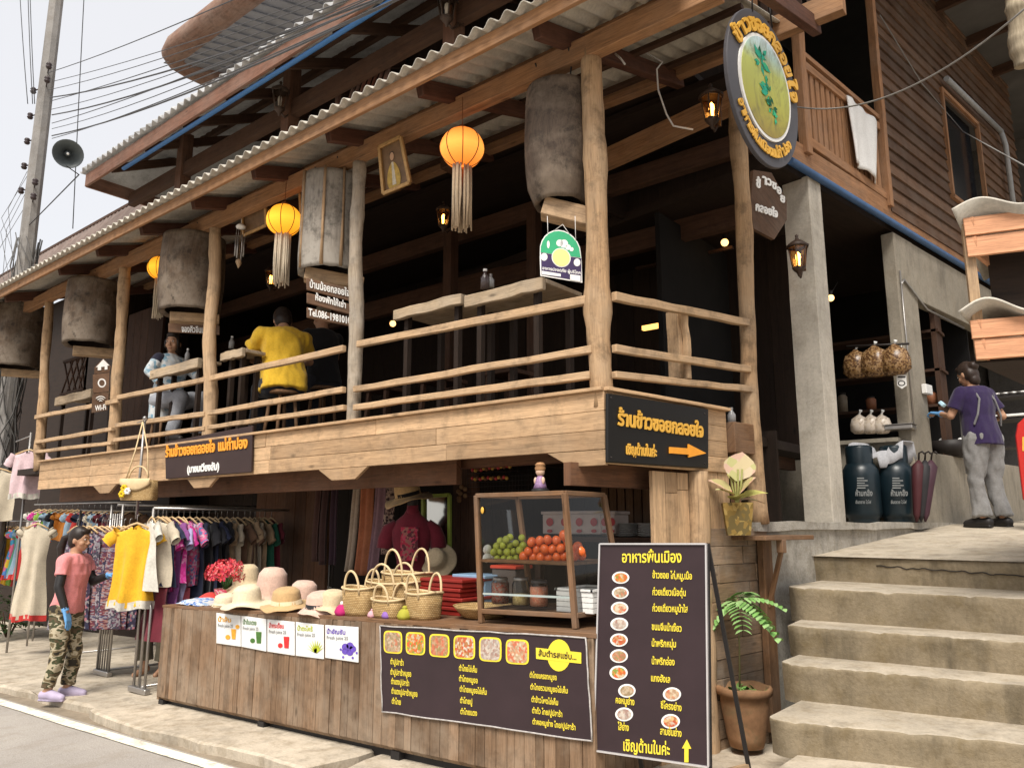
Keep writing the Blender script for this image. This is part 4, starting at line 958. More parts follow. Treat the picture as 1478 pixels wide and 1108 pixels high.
# brown shop sign on the fascia
fF = lambda x, y: PY(x, y, 3.865)
g = board('shop_sign', 'brown board with orange letters above white letters on the balcony fascia', 'sign', fF, ((238, 638), (364, 614), (362, 681), (239, 691)), .022, P_BROWN)
m = MB(); m.text('ร้านข้าวซอยกลอยใจ', fF, 240, 659.5, 311, 651.5, 11.5, 0, .03, .03, .002); m.build('lettering', P_ORANGE, g); m = MB(); m.text('แม่กำปอง', fF, 316, 650.5, 358, 646, 12, 0, .03, .03, .002); m.build('lettering', P_ORANGE, g)
m = MB(); m.text('(มาชมเวียงลับ)', fF, 271, 682, 317, 677.5, 8, 0, .03, .035, .002); m.build('lettering', P_WHITE, g)
# arrow sign
fA = lambda x, y: PS(x, y, .035)
g = board('arrow_sign', 'black sign with gold letters and an arrow on the balcony corner', 'sign', fA, ((877, 567), (1023, 590), (1023, 676), (877, 667)), .022, plain('sign black', (.007, .006, .005), .5), .006)
m = MB(); m.text('ร้านข้าวซอยกลอยใจ', fA, 891, 613, 1014, 631, 16, 0, .03, .03, .002); m.build('lettering', P_GOLD, g); m = MB(); m.text('เชิญด้านในค่ะ', fA, 903, 655, 947, 659, 11.5, 0, .03, .03, .002); m.build('lettering', P_GOLD, g)
m = MB(); poly(m, fA, [(965, 645), (992, 647), (992, 641), (1017, 654), (992, 660), (992, 656), (965, 654)], 0, .002, .012); m.build('arrow', P_ORANGE, g)
m = MB()
for x, y in ((882, 574), (1017, 597), (882, 660), (1017, 669)): m.ball(tuple(fA(x, y)), .007, 8, 5)
m.build('screw_caps', P_IRON, g)
# oval hanging sign
OF = .6
def ov(s, z): k = .815; return side(1.045 + s * k, OF, 4.545 + z * k)
g = thing('oval_sign', 'large oval grey sign with gold letters around a painted herb, hung from a beam end', 'sign', tuple(ov(0, -.72)))
def oval(m, a, b, off, mi, n=48):
    P = [ov(a * math.cos(q), b * math.sin(q)) + SN * off for q in [k * 2 * math.pi / n for k in range(n)]]
    m.add(P, [tuple(range(n))], mi); return P
def thick(a, b, o0, o1, n=48):
    m = MB(); A = [ov(a * math.cos(q), b * math.sin(q)) + SN * o0 for q in [k * 2 * math.pi / n for k in range(n)]]; B = [p + SN * (o1 - o0) for p in A]
    m.add(A + B, [tuple(range(n))[::-1], tuple(range(n, 2 * n))] + [(i, (i + 1) % n, n + (i + 1) % n, n + i) for i in range(n)]); return m
thick(.56, .70, -.03, 0).build('board', plain('slate paint', (.075, .072, .08), .5, .12, 3), g, .004)
thick(.405, .475, .0, .012).build('rim', P_WHITE, g)
t = NT('painted meadow'); sp = t.n('SeparateXYZ'); t.l(t.coord('Generated'), sp.inputs[0])
x = t.ramp(sp.outputs[2], [(.02, (.30, .22, .04)), (.3, (.38, .36, .05)), (.68, (.46, .50, .10)), (.85, (.42, .58, .50)), (1, (.55, .68, .74))])
x = t.mix(t.ramp(t.noise(t.coord('Object', (1, 1, .5)), 9, 6, .7, 1), [(.45, (0, 0, 0)), (.65, (.7,) * 3)]), x, (.16, .14, .04)); t.col(x); t.rough(.35); MEADOW = t.m
thick(.375, .445, .012, .016).build('picture', MEADOW, g)
m = MB()
for cs, cz, r, n in ((-.08, .2, .13, 9), (-.05, .26, .1, 7), (.03, -.05, .13, 10), (.07, -.16, .1, 8), (0, .02, .09, 7), (.1, -.24, .07, 6)):
    for k in range(n):
        q = random.random() * 6.28; L = r * random.uniform(.5, 1.1); w = L * .22; a = V((math.cos(q), math.sin(q))); b = V((-a.y, a.x)); s0 = V((cs, cz)) + a * r * .15
        P = [s0, s0 + a * L * .5 + b * w, s0 + a * L, s0 + a * L * .5 - b * w]; m.add([ov(p.x, p.y) + SN * (.018 + .0005 * k) for p in P], [(0, 1, 2, 3) if (SD * 1).length else ()])
m.build('painted_herb', pattern('herb greens', [(.02, .20, .10), (.03, .34, .22), (.05, .42, .20), (.01, .10, .05)], 14), g)
def arc_text(m, body, a0, a1, ra, rb, size, mi=0, flip=False):
    cl = []
    for ch in body:
        if cl and (ch in 'ัิีึืฺุู็่้๊๋์ํ'): cl[-1] += ch
        else: cl.append(ch)
    n = len(cl)
    for i, c_ in enumerate(cl):
        q = R(a0 + (a1 - a0) * (i + .5) / n); p = ov(ra * math.cos(q), rb * math.sin(q)) + SN * .004
        nv = V((math.cos(q) / ra, math.sin(q) / rb)).normalized(); up = SD * nv.x + V((0, 0, nv.y)); 
        if flip: up = -up
        rt = up.cross(SN).normalized() if False else (V((0, 0, 0)) + (SN.cross(up)) * -1)
        w = (a1 - a0) / n; ln = abs(R(w)) * (ra + rb) / 2 * .84 * min(1.0, 1.0)
        m.text3(c_, p - rt * ln / 2, rt * ln, up * size, mi, .04, .035, .002)
m = MB(); arc_text(m, 'ข้าวซอยกลอยใจ', 152, 4, .42, .495, .09); m.build('lettering', P_GOLD, g)
m = MB(); arc_text(m, 'อาหารพื้นเมืองแม่กำปอง', 207, 318, .505, .61, .055, 0, True); m.build('lettering', P_GOLD, g)
m = MB()
for s_ in (-.12, .2): m.tube([ov(s_, .66), ov(s_ * .8, 1.0)], .006, 5)
m.build('chain', P_IRON, g)
# dark hexagon name board under it
fH = lambda x, y: PS(x, y, .06)
g = thing('name_board', 'dark hexagonal board with white letters beside the round post', 'sign', tuple(fH(1100, 345)))
m = MB(); poly(m, fH, [(1086, 246), (1112, 250), (1134, 290), (1134, 318), (1116, 346), (1086, 330), (1082, 290)], 0, -.02, .03); m.build('board', W_SIDING, g)
m = MB()
for ch, x, y, h in (('ข้', 1092, 271, 10), ('า', 1101, 266, 10), ('ว', 1108, 268, 9), ('ซ', 1115, 273, 9), ('อ', 1122, 280, 9), ('ย', 1127, 292, 9)): m.text(ch, fH, x - 3.2, y - 1, x + 3.2, y + 2, h, 0, .03, .04, .012)
m.text('กลอยใจ', fH, 1088, 304, 1120, 315, 9, 0, .03, .04, .012); m.build('lettering', P_WHITE, g)
# ---------------------------------------------------------------- street counter
CX0, CX1, CYF = -7.0, -2.37, 3.58
ct = lambda x: .878 + .0316 * (x + 7.0)
counter = thing('street_counter', 'long street counter clad in weathered vertical planks', 'counter', (-4.7, 3.9, .06))
m = MB(); x = CX0
while x < CX1 - .01:
    w = min(random.uniform(.052, .095), CX1 - x); o = random.uniform(-.004, .004)
    m.add([(x + .0015, CYF + o, gz(x) + .105), (x + w - .0015, CYF + o, gz(x + w) + .105), (x + w - .0015, CYF + o, ct(x + w) - .02), (x + .0015, CYF + o, ct(x) - .02),
           (x + .0015, CYF + .03, gz(x) + .075), (x + w - .0015, CYF + .03, gz(x + w) + .075), (x + w - .0015, CYF + .03, ct(x + w) - .02), (x + .0015, CYF + .03, ct(x) - .02)],
          [(0, 1, 2, 3), (7, 6, 5, 4), (0, 4, 5, 1), (1, 5, 6, 2), (2, 6, 7, 3), (3, 7, 4, 0)], 0, [[(0, o * 40), (0, w + o * 40), (.9, w + o * 40), (.9, o * 40)]] * 6)
    x += w
for k in range(7): 
    m.beam((CX1 - .015, CYF + .05 + k * .1, gz(CX1) + .08), (CX1 - .015, CYF + .05 + k * .1, ct(CX1) - .02), .03, .096, up=(0, 1, 0))
    m.beam((CX0 + .015, CYF + .05 + k * .1, gz(CX0) + .08), (CX0 + .015, CYF + .05 + k * .1, ct(CX0) - .02), .03, .096, up=(0, 1, 0))
m.build('front_cladding', W_COUNTER, counter, .002)
m = MB()
for k in range(6): m.beam((CX0 - .02, CYF + .06 + k * .125, ct(CX0) - .01), (CX1 + .02, CYF + .06 + k * .125, ct(CX1) - .01), .123, .025, n=6, jit=.002)
m.build('worktop', W_CASE, counter, .003)
m = MB(); m.beam((CX0 + .02, CYF + .09, gz(CX0) + .06), (CX1 - .02, CYF + .09, gz(CX1) + .06), .06, .09)
for x in (CX0 + .06, -5.4, -3.9, CX1 - .06): m.box((x, CYF + .04, gz(x) + .03), (.08, .06, .1)); m.box((x, CYF + .6, gz(x) + .4), (.08, .06, .8))
m.build('base_frame', P_BLACK, counter)
# juice cards
fC = lambda x, y: PY(x, y, 3.567)
cards = [((312, 884, 347, 888, 928, 933), 'orange juice card with yellow print', (.75, .36, .03), 'น้ำส้ม'), ((348, 888, 384, 893, 933, 940), 'green tea card with a dark green glass', (.06, .16, .03), 'น้ำใบเตย'), ((385.5, 893, 425, 897, 940, 946), 'strawberry juice card with red print and red glass', (.62, .03, .03), 'น้ำกระเจี๊ยบ'), ((426.5, 897, 467, 901.5, 946, 951), 'lemongrass card with a yellow green sprig', (.45, .5, .03), 'น้ำตะไคร้'), ((469, 901.5, 517, 904.5, 949, 956), 'butterfly pea card with a purple flower', (.13, .07, .42), 'น้ำอัญชัน')]
for (x0, t0, x1, t1, b0, b1), lab, colr, tx in cards:
    g = board('drink_card', 'white ' + lab + ' on the counter front', 'sign', fC, ((x0, t0), (x1, t1), (x1, b1), (x0, b0)), .006, plain('card white', (.72, .72, .70), .35, .05, 5)); g['group'] = 'drink cards on the counter'
    ac = plain('print ' + tx, colr, .4, .25, 40); w = x1 - x0; m = MB()
    m.text(tx, fC, x0 + 3, t0 + 12, x0 + w * .62, t0 + 13.5, 5, 0, 0, .025, .003); m.build('title_line', ac, g); m = MB(); m.text('Fresh juice 25', fC, x0 + 3, t0 + 20, x0 + w * .7, t0 + 21.5, 3.4, 0, 0, .01, .003, .5); m.build('small_line', plain('grey print', (.2, .2, .2), .5), g)
    cx, cy = x0 + w * .72, b0 - 13; m = MB()
    if 'glass' in lab: poly(m, fC, [(cx - 4, cy - 9), (cx + 4, cy - 8.5), (cx + 3, cy + 8), (cx - 3, cy + 7.5)], 0, .003, .001); m.disc(fC, cx - 9, cy + 4, 3.5, 3.5, 0, .003)
    elif 'sprig' in lab:
        for a in range(20, 170, 18): poly(m, fC, [(cx - 1.5, cy + 8), (cx + 13 * math.cos(R(a)), cy + 6 - 16 * math.sin(R(a))), (cx + 2, cy + 9)], 0, .003, .001)
    elif 'flower' in lab:
        for a in range(0, 360, 72): m.disc(fC, cx + 6 * math.cos(R(a)), cy + 5 * math.sin(R(a)), 5, 5, 0, .003)
        for a in (10, 60, 130, 200, 300): m.disc(fC, cx + 12 * math.cos(R(a)), cy + 4 + 10 * math.sin(R(a)), 1.6, 1.8, 0, .004)
    else:
        poly(m, fC, [(cx - 3, cy - 8), (cx + 4, cy - 7.5), (cx + 3, cy + 7), (cx - 2, cy + 6.5)], 0, .003, .001); m.disc(fC, cx - 8, cy + 4, 3.5, 3.5, 0, .003); m.disc(fC, cx + 6, cy - 11, 3, 3, 0, .004)
    m.build('drink_picture', ac, g)
def food_mat(name, a, b, c, d):
    t = NT(name); co = t.coord('Object'); v = t.n('TexVoronoi'); v.inputs['Scale'].default_value = 70; t.l(t.coord('Object', (1, 1, 1)), v.inputs['Vector']); sp = t.n('SeparateColor'); t.l(v.outputs['Color'], sp.inputs[0])
    x = t.ramp(sp.outputs[0], [(0, a), (.3, b), (.55, c), (.8, d)], True); x = t.mix(t.ramp(t.noise(co, 60, 4), [(.45, (0, 0, 0)), (.6, (.6,) * 3)]), x, mul(a, .6)); t.col(x); t.rough(.35); return t.m
FOODS = [food_mat('food %d' % i, *f) for i, f in enumerate((((.45, .32, .2), (.5, .4, .28), (.3, .22, .12), (.5, .18, .1)), ((.6, .25, .05), (.65, .12, .04), (.55, .45, .3), (.2, .3, .06)), ((.5, .22, .12), (.45, .3, .18), (.55, .15, .08), (.3, .25, .1)), ((.55, .12, .05), (.6, .4, .2), (.4, .2, .08), (.6, .55, .45)), ((.5, .42, .36), (.42, .3, .24), (.55, .48, .4), (.35, .2, .16)), ((.55, .28, .16), (.6, .15, .08), (.5, .38, .24), (.62, .5, .36))))]
# plum banner
g = board('menu_banner', 'dark plum banner with six dish photos and yellow menu lines on the counter', 'banner', fC, ((549, 902), (846, 920), (855, 1069), (552, 1026)), .004, P_PURPLE)
for i, (x, y, rx, ry) in enumerate(((567.5, 926, 13.6, 16.3), (600, 928, 14.2, 16.3), (634.5, 931, 14.8, 16.6), (670.5, 933.5, 15.8, 17), (708, 936.5, 16.4, 17.6), (747, 940, 17, 18))):
    m = MB(); m.disc(fC, x, y, rx, ry, 0, .003, 28, 5, .9); m.disc(fC, x, y, rx * .86, ry * .86, 1, .005, 28, 5, .8); m.build('dish_photo', [P_YELLOW, FOODS[i]], g)
m = MB(); m.disc(fC, 807, 945, 17, 23, 0, .003); poly(m, fC, [(774, 934), (839.5, 941), (839.5, 957), (774.5, 950)], 0, .003, .001); m.build('title_badge', P_YELLOW, g)
m = MB(); m.text('ส้มตำรสแซ่บ...', fC, 778, 945.5, 833, 951.5, 6.5, 0, 0, .025, .006); m.build('title_lettering', P_BROWN, g)
for tx, x0, y0, x1, y1 in (('ตำปูปลาร้า', 564, 957.5, 583, 960), ('ตำปูปลาร้าหมูยอ', 564, 972.5, 594, 976), ('ตำแตงปูปลาร้า', 565, 986, 591, 989.5), ('ตำแตงปูปลาร้าหมูยอ', 565.5, 1000, 603, 1005), ('ตำไทย', 566, 1014.5, 579, 1016.5), ('ตำไทยไข่เค็ม', 663, 967, 689, 970), ('ตำไทยหมูยอ', 663, 982, 690, 985.5), ('ตำไทยหมูยอไข่เค็ม', 664, 997, 703, 1002), ('ตำไทยปู', 664.5, 1013.5, 682, 1016), ('ตำไทยแตง', 665, 1029.5, 689, 1032.5), ('ตำไทยแครอทหมูยอ', 765, 977, 804, 981), ('ตำไทยรวมหมูยอไข่เค็ม', 766, 994, 820, 1000), ('ตำข้าวโพดไข่เค็ม', 767.5, 1012, 806, 1017), ('ตำถั่ว ไทย/ปูปลาร้า', 768.5, 1028, 812, 1034), ('ตำคอหมูย่าง ไทย/ปูปลาร้า', 769, 1044, 831, 1053)):
    m = MB(); m.text(tx, fC, x0, y0, x1, y1, 6.3, 0, 0, .022, .003); m.build('menu_line', P_YELLOW, g)
m = MB(); a = [fC(549, 902.5), fC(846, 920), fC(855, 1069), fC(552, 1026)]
for k in range(4):
    m.tube([a[k] + (a[(k + 1) % 4] - a[k]) * (i / 12) + V((random.uniform(-.003, .003), -.003, random.uniform(-.003, .003))) for i in range(13)], .0045, 5)
m.build('worn_edge', plain('worn vinyl', (.42, .39, .37), .6, .3, 30), g)

# ---------------------------------------------------------------- A-frame menu board
BL, BR = PD(858, 1082, 4.02), PD(1022, 1106, 3.77); TL = PD(865, 785, 4.17)
fM = plane3(BL, BR, TL); tl, tr, br, bl = fM(866, 784.5), fM(1019, 784.5), fM(1022.5, 1106), fM(857.5, 1082)
g = thing('menu_board', 'tall plum menu board on an A-frame beside the stairs', 'menu board', tuple((bl + br) / 2 - V((0, 0, .3))))
m = MB(); m.slab(bl, br, tr, tl, .018); m.build('panel', P_PURPLE, g)
n = (br - bl).cross(tl - bl).normalized()
m = MB()
for a, b in ((bl, br), (br, tr), (tr, tl), (tl, bl)): m.beam(a - n * .006, b - n * .006, .008, .032, up=n)
m.build('edge_trim', plain('aluminium trim', (.62, .60, .60), .35, .06, 9, 0, .5, .5), g)
m = MB()
for i, (x, y, rx, ry) in enumerate(((896, 833, 12.6, 8.8), (895.5, 855, 12.2, 8.8), (894.5, 877, 12.6, 9.2), (894, 900, 12.9, 9.4), (893.5, 923, 12.8, 9.5), (893.5, 946, 13, 9.8), (893, 970, 13.2, 10.2), (905, 996, 12.6, 9.8), (970, 1001, 13.2, 10), (901, 1030, 13, 10), (968, 1040, 13.6, 10.6))):
    m = MB(); m.disc(fM, x, y, rx, ry, 0, .003); m.disc(fM, x + .3, y, rx * .78, ry * .76, 1, .005); m.build('dish_photo', [P_WHITE, FOODS[(i * 5 + 1) % 6]], g)
m = MB()
for tx, x0, y0, x1, y1, h in (('อาหารพื้นเมือง', 898, 811, 984, 811, 12.5), ('ข้าวซอย ไก่,หมู,เนื้อ', 942, 833.5, 999, 835.5, 7.6), ('ก๋วยเตี๋ยวเนื้อตุ๋น', 942, 858, 990, 859.5, 7.6), ('ก๋วยเตี๋ยวหมูน้ำใส', 942, 881.5, 993, 883, 7.6), ('ขนมจีนน้ำเงี้ยว', 941, 908, 984, 911, 7.8), ('น้ำพริกหนุ่ม', 941, 932, 976, 933.5, 7.8), ('น้ำพริกอ่อง', 941, 957.5, 974, 959.5, 7.8), ('แกงฮังเล', 940, 982, 967.5, 984.5, 7.8), ('คอหมูย่าง', 889, 1013.5, 916, 1017, 7.6), ('ซี่โครงย่าง', 954, 1021, 984, 1025.5, 7.8), ('ไส้ย่าง', 892, 1052, 908, 1054, 7.8), ('สามชั้นย่าง', 953, 1058.5, 984, 1062.5, 8), ('เชิญด้านในค่ะ', 900, 1082, 967, 1089, 13)):
    m = MB(); m.text(tx, fM, x0, y0, x1, y1, h, 0, 0, .022, .004); m.build('menu_line', P_YELLOW, g)
m = MB(); poly(m, fM, [(988, 1099), (988, 1079), (984.5, 1079), (991.5, 1066), (998, 1079.5), (994, 1079.5), (994, 1099)], 0, .003, .001); m.build('arrow', P_YELLOW, g)
rb = PD(1088, 1118, 3.95); rb.z = gz(rb.x) + .03
for a, b in ((bl, br),):
    for p, q in ((bl, tl), (br, tr)):
        d = (p - q).normalized(); e = p + d * ((gz(p.x) + .035 - p.z) / d.z); m = MB(); m.beam(q - n * .03, e - n * .03, .022, .022, up=n); m.build('leg', P_BLACK, g)
    for q, off in ((tl, bl - br), (tr, V((0, 0, 0)))):
        e = rb + off * .97; m = MB(); m.beam(q - n * .04, V((e.x, e.y, gz(e.x) + .035)), .02, .02, up=n); m.build('leg', P_BLACK, g)
m = MB(); zq = .42; a = br - n * .03 - V((0, 0, .05)); b = tr - n * .04; k = (a.z - b.z) / (rb.z - b.z); m.beam(a, b + (rb - b) * k, .02, .03); m.build('cross_bar', W_RAIL, g)

# ---------------------------------------------------------------- glass food case on the counter
zc = PY(692, 905, 3.7).z; case = thing('food_case', 'wood framed glass food case with fruit shelf on the counter', 'display case', (-3, 3.9, ct(-3)))
P0 = lambda px, py: PY(px, py, 3.7)
def cbar(a, b, w=.028, name='frame_bar'):
    q = MB(); q.beam(a, b, w, w, up=(0, 1, .01)); q.build(name, W_CASE, case, .003)
fl0, fl1, fr0, fr1 = P0(695, 903), P0(688, 716), P0(831, 910), P0(815, 710)
bk = V((0, .5, 0)); zt = (fl1.z + fr1.z) / 2; fl1.z = fr1.z = zt
for p in (fl0, fr0): p.z = ct(p.x) + .005
TB = V((0, .42, 0)); BB = V((0, .52, 0))
for a, b in ((fl0, fl1), (fr0, fr1), (fl0 + BB, fl1 + TB), (fr0 + BB, fr1 + TB)): cbar(a, b, .032, 'corner_post')
for a, b in ((fl1, fr1), (fl1 + TB, fr1 + TB), (fl1, fl1 + TB), (fr1, fr1 + TB)): cbar(a, b)
zl = V((0, 0, .07))
for a, b in ((fl0 + zl, fr0 + zl), (fl0 + BB + zl, fr0 + BB + zl), (fl0 + zl, fl0 + BB + zl), (fr0 + zl, fr0 + BB + zl)): cbar(a, b)
zsh = P0(760, 809).z; kx = (zsh - fl0.z) / (zt - fl0.z); sl_, sr_ = fl0.lerp(fl1, kx), fr0.lerp(fr1, kx); sl_.z = sr_.z = zsh
m = MB(); m.slab(sl_, sr_, sr_ + V((0, .47, 0)), sl_ + V((0, .47, 0)), .018); m.build('shelf', W_CASE, case, .003)
m = MB(); a, b = fl0 + zl, fr0 + zl; m.slab(a, b, b + BB, a + BB, .015); m.build('shelf', W_CASE, case, .003)
GL = glass('case glass', (.93, .94, .93), .1, .03)
for q in ((fl0 + zl, fr0 + zl, fr1, fl1), (fr0 + zl, fr0 + BB + zl, fr1 + TB, fr1), (fl0 + BB + zl, fl0 + zl, fl1, fl1 + TB), (fl1, fr1, fr1 + TB, fl1 + TB)):
    m = MB(); m.quad(*[p + V((0, 0, 0)) for p in q]); m.build('glass_pane', GL, case)
m = MB(); a, b = P0(699, 856), P0(828, 862); m.beam(a - V((0, .01, 0)), b - V((0, .01, 0)), .008, .012); m.build('glass_edge', plain('glass edge', (.35, .4, .38), .2), case)
m = MB(); a = fl1.lerp(fl0, .12) + V((.05, -.008, 0)); m.ball(tuple(a), (.014, .005, .022), 8, 6); m.build('sticker', P_GOLD, case)
# what stands in it
def fruit(name, pts, r, mat, label, cat, group, sz=1.0):
    first = None
    for i, (px, py) in enumerate(pts):
        p = PY(px, py, 3.82 + (.03 if i % 2 else 0)); 
        if first is None:
            q = MB(); q.lathe([(0, -r * sz), (r * .5, -r * sz * .88), (r * .85, -r * sz * .55), (r, 0), (r * .87, r * sz * .5), (r * .5, r * sz * .86), (0, r * sz)], 14, None, 0); o = first = q.build(name, mat, None, 0, (0, 0, 0)); tag(o, label, cat, group)
            o.location = p
        else: o = first.copy(); COL.objects.link(o); o.location = p
        k = random.uniform(.92, 1.08); o.scale = (k, k, k); o.rotation_euler = (random.uniform(-.6, .6), random.uniform(-.6, .6), random.random() * 6)
C3 = lambda L: [(700 + x / 3.517, 560 + y / 3.517) for x, y in L]
fruit('white_egg', C3([(10, 860), (47, 848), (12, 817)]), .027, plain('egg white', (.72, .70, .64), .45, .04), 'white egg beside the limes on the case shelf', 'egg', 'white eggs in the glass case', 1.15)
fruit('lime', C3([(62, 865), (95, 865), (128, 867), (160, 865), (45, 832), (78, 830), (113, 832), (146, 830), (176, 822), (60, 803), (92, 797), (125, 797), (157, 787), (193, 800), (78, 776), (127, 757), (108, 768), (187, 760)]), .024, plain('lime skin', (.30, .33, .035), .4, .35, 14, .15), 'yellow green lime in the heap on the case shelf', 'lime', 'limes in the glass case', 1.05)
fruit('tomato', C3([(198, 855), (247, 860), (283, 858), (322, 858), (365, 858), (402, 855), (220, 828), (263, 818), (305, 817), (343, 815), (385, 812), (440, 822), (237, 780), (278, 775), (318, 768), (363, 772), (402, 748), (420, 780), (485, 828), (470, 805), (455, 850), (487, 845)]), .029, plain('tomato skin', (.72, .13, .025), .3, .2, 8, 0, 0, .5), 'orange red tomato in the heap on the case shelf', 'tomato', 'tomatoes in the glass case', 1.12)
def jar(px, y0, y1, rpx, cont, lidm, fill, label, yy=3.88):
    b = PY(px, y1, yy); z1 = PY(px, y0, yy).z; b.z = fr0.z + .075; h = z1 - b.z; r = rpx * (b - EYE).dot(FWD) / F_PX; q = thing('glass_jar', label, 'jar', tuple(b), 'glass jars in the food case')
    T = M4.Translation(b)
    k = MB(); k.lathe([(0, .004), (r * .9, .004), (r, .02), (r, h * .78), (r * .8, h * .88), (r * .78, h * .93)], 20, T); k.build('glass_body', GL, q)
    k = MB(); k.lathe([(0, .01), (r * .9, .01), (r * .94, .03), (r * .94, h * fill), (r * .4, h * fill * 1.03), (0, h * fill * 1.02)], 18, T); k.build('contents', cont, q)
    k = MB(); k.lathe([(r * .82, h * .9), (r * .84, h * .91), (r * .84, h), (r * .7, h * 1.02), (0, h * 1.02)], 18, T); k.build('lid', lidm, q)
jar(722, 833, 890, 13, pattern('dried chilli', [(.22, .05, .03), (.36, .15, .1), (.3, .2, .15), (.42, .08, .04)], 110), P_STEEL, .8, 'glass jar of dark red dried chillies in the food case')
jar(752, 833, 892, 13, pattern('soy beans', [(.6, .45, .18), (.66, .52, .26), (.5, .36, .13)], 120), P_STEEL, .42, 'half full glass jar of pale yellow beans in the food case')
jar(778, 837, 893, 14, pattern('pink shrimp', [(.62, .2, .11), (.7, .3, .18), (.55, .26, .16)], 150), plain('lid dark', (.08, .07, .07), .35), .76, 'glass jar of pink dried shrimp in the food case')
b = PY(802, 893, 3.76); b.z = fr0.z + .075; m = MB(); c0 = b + V((0, .02, 0))
g = thing('plastic_basket', 'white slotted plastic basket in the food case', 'basket', tuple(c0))
for k in range(4): m.box((c0.x + .12, c0.y, c0.z + .015 + k * .03), (.25, .006, .026)); m.box((c0.x + .12, c0.y + .3, c0.z + .015 + k * .03), (.25, .006, .026)); m.box((c0.x, c0.y + .15, c0.z + .015 + k * .03), (.006, .3, .026)); m.box((c0.x + .245, c0.y + .15, c0.z + .015 + k * .03), (.006, .3, .026))
for k in range(6): m.box((c0.x + .02 + k * .04, c0.y + .006, c0.z + .06), (.012, .004, .12)); m.box((c0.x + .24, c0.y + .02 + k * .05, c0.z + .06), (.004, .012, .12))
m.build('slotted_sides', P_WHITE, g); m = MB(); m.box((c0.x + .12, c0.y + .15, c0.z + .003), (.24, .3, .005)); m.box((c0.x + .12, c0.y - .002, c0.z + .128), (.265, .016, .012)); m.box((c0.x + .12, c0.y + .302, c0.z + .128), (.265, .016, .012)); m.box((c0.x - .002, c0.y + .15, c0.z + .128), (.016, .32, .012)); m.box((c0.x + .247, c0.y + .15, c0.z + .128), (.016, .32, .012)); m.build('rim', P_WHITE, g)
def simple_box(name, label, cat, c, d, mat, lid=None, group=None):
    g = thing(name, label, cat, (c[0], c[1], c[2]), group); q = MB(); q.box((c[0], c[1], c[2] + d[2] / 2), d); q.build('body', mat, g, .006)
    q = MB(); q.box((c[0], c[1], c[2] + d[2] + .012), (d[0] + .02, d[1] + .02, .024)); q.build('lid', lid or mat, g, .005); return g
p = PY(690, 872, 4.3); simple_box('storage_tub', 'pale blue storage tub behind the food case', 'tub', (p.x, 4.3, ct(p.x)), (.3, .2, .24), plain('blue plastic', (.22, .34, .48), .4))
p = PY(729, 850, 4.35); simple_box('storage_tub', 'red lidded tub seen through the food case', 'tub', (p.x, 4.42, ct(p.x) + .1), (.22, .18, .2), plain('smoky plastic', (.1, .08, .07), .3), plain('red plastic', (.55, .06, .03), .4))
for i in range(4):
    p = PY(650, 888 - i * 11, 4.1); simple_box('red_tray', 'shallow red lacquer tray in the stack of four beside the food case', 'tray', (p.x + .02 * (i % 2), 4.12, ct(p.x) + .005 + i * .062), (.42, .3, .035), plain('red lacquer', (.24, .022, .016), .4, .15), None, 'stack of red trays')
for x0, x1, lab in ((783, 868, 'red and white printed carton behind the food case'), (868, 888, 'second red and white carton beside the plate stacks')):
    a = PY(x0, 770, 5.0); b = PY(x1, 770, 5.0); zt_ = PY(x0, 742, 5.0).z; g = simple_box('printed_carton', lab, 'carton', ((a.x + b.x) / 2, 5.1, a.z), (b.x - a.x, .2, zt_ - a.z), plain('carton white', (.50, .42, .38), .7))
    m = MB(); n_ = max(2, int((b.x - a.x) / .12))
    for i in range(n_): m.disc(lambda x, y: PY(x, y, 4.995), x0 + (x1 - x0) * (i + .5) / n_, 753, 5, 6, 0, .003); m.disc(lambda x, y: PY(x, y, 4.995), x0 + (x1 - x0) * (i + .5) / n_, 766, 4, 2.5, 0, .003)
    m.build('print', plain('carton red', (.42, .05, .05), .6), g)
pp = PY(835, 790, 5.0); tb = thing('prep_table', 'dark table holding cartons and plates behind the food case', 'table', (pp.x, 5.15, .2)); m = MB(); a, b = PY(770, 773, 5.0), PY(985, 773, 5.0); m.box(((a.x + b.x) / 2, 5.2, a.z - .02), (b.x - a.x, .55, .035)); m.build('top', W_DARK, tb)
for x in (a.x + .06, b.x - .06):
    for y in (5.0, 5.42): m = MB(); m.box((x, y, (a.z + .16) / 2), (.05, .05, a.z - .2)); m.build('leg', W_DARK, tb)
for k, px in enumerate((905, 940)):
    c = PY(px, 770, 5.15); c.z = a.z; m = MB()
    for i in range(7): m.lathe([(0, i * .014), (.06, i * .014), (.1, .012 + i * .014), (.1, .016 + i * .014), (.06, .006 + i * .014)], 18, M4.Translation(c))
    tag(m.build('plate_stack', plain('plate', (.4, .39, .37), .3)), ('stack of white plates behind the menu board top' if k else 'stack of white plates next to the cartons'), 'plates')
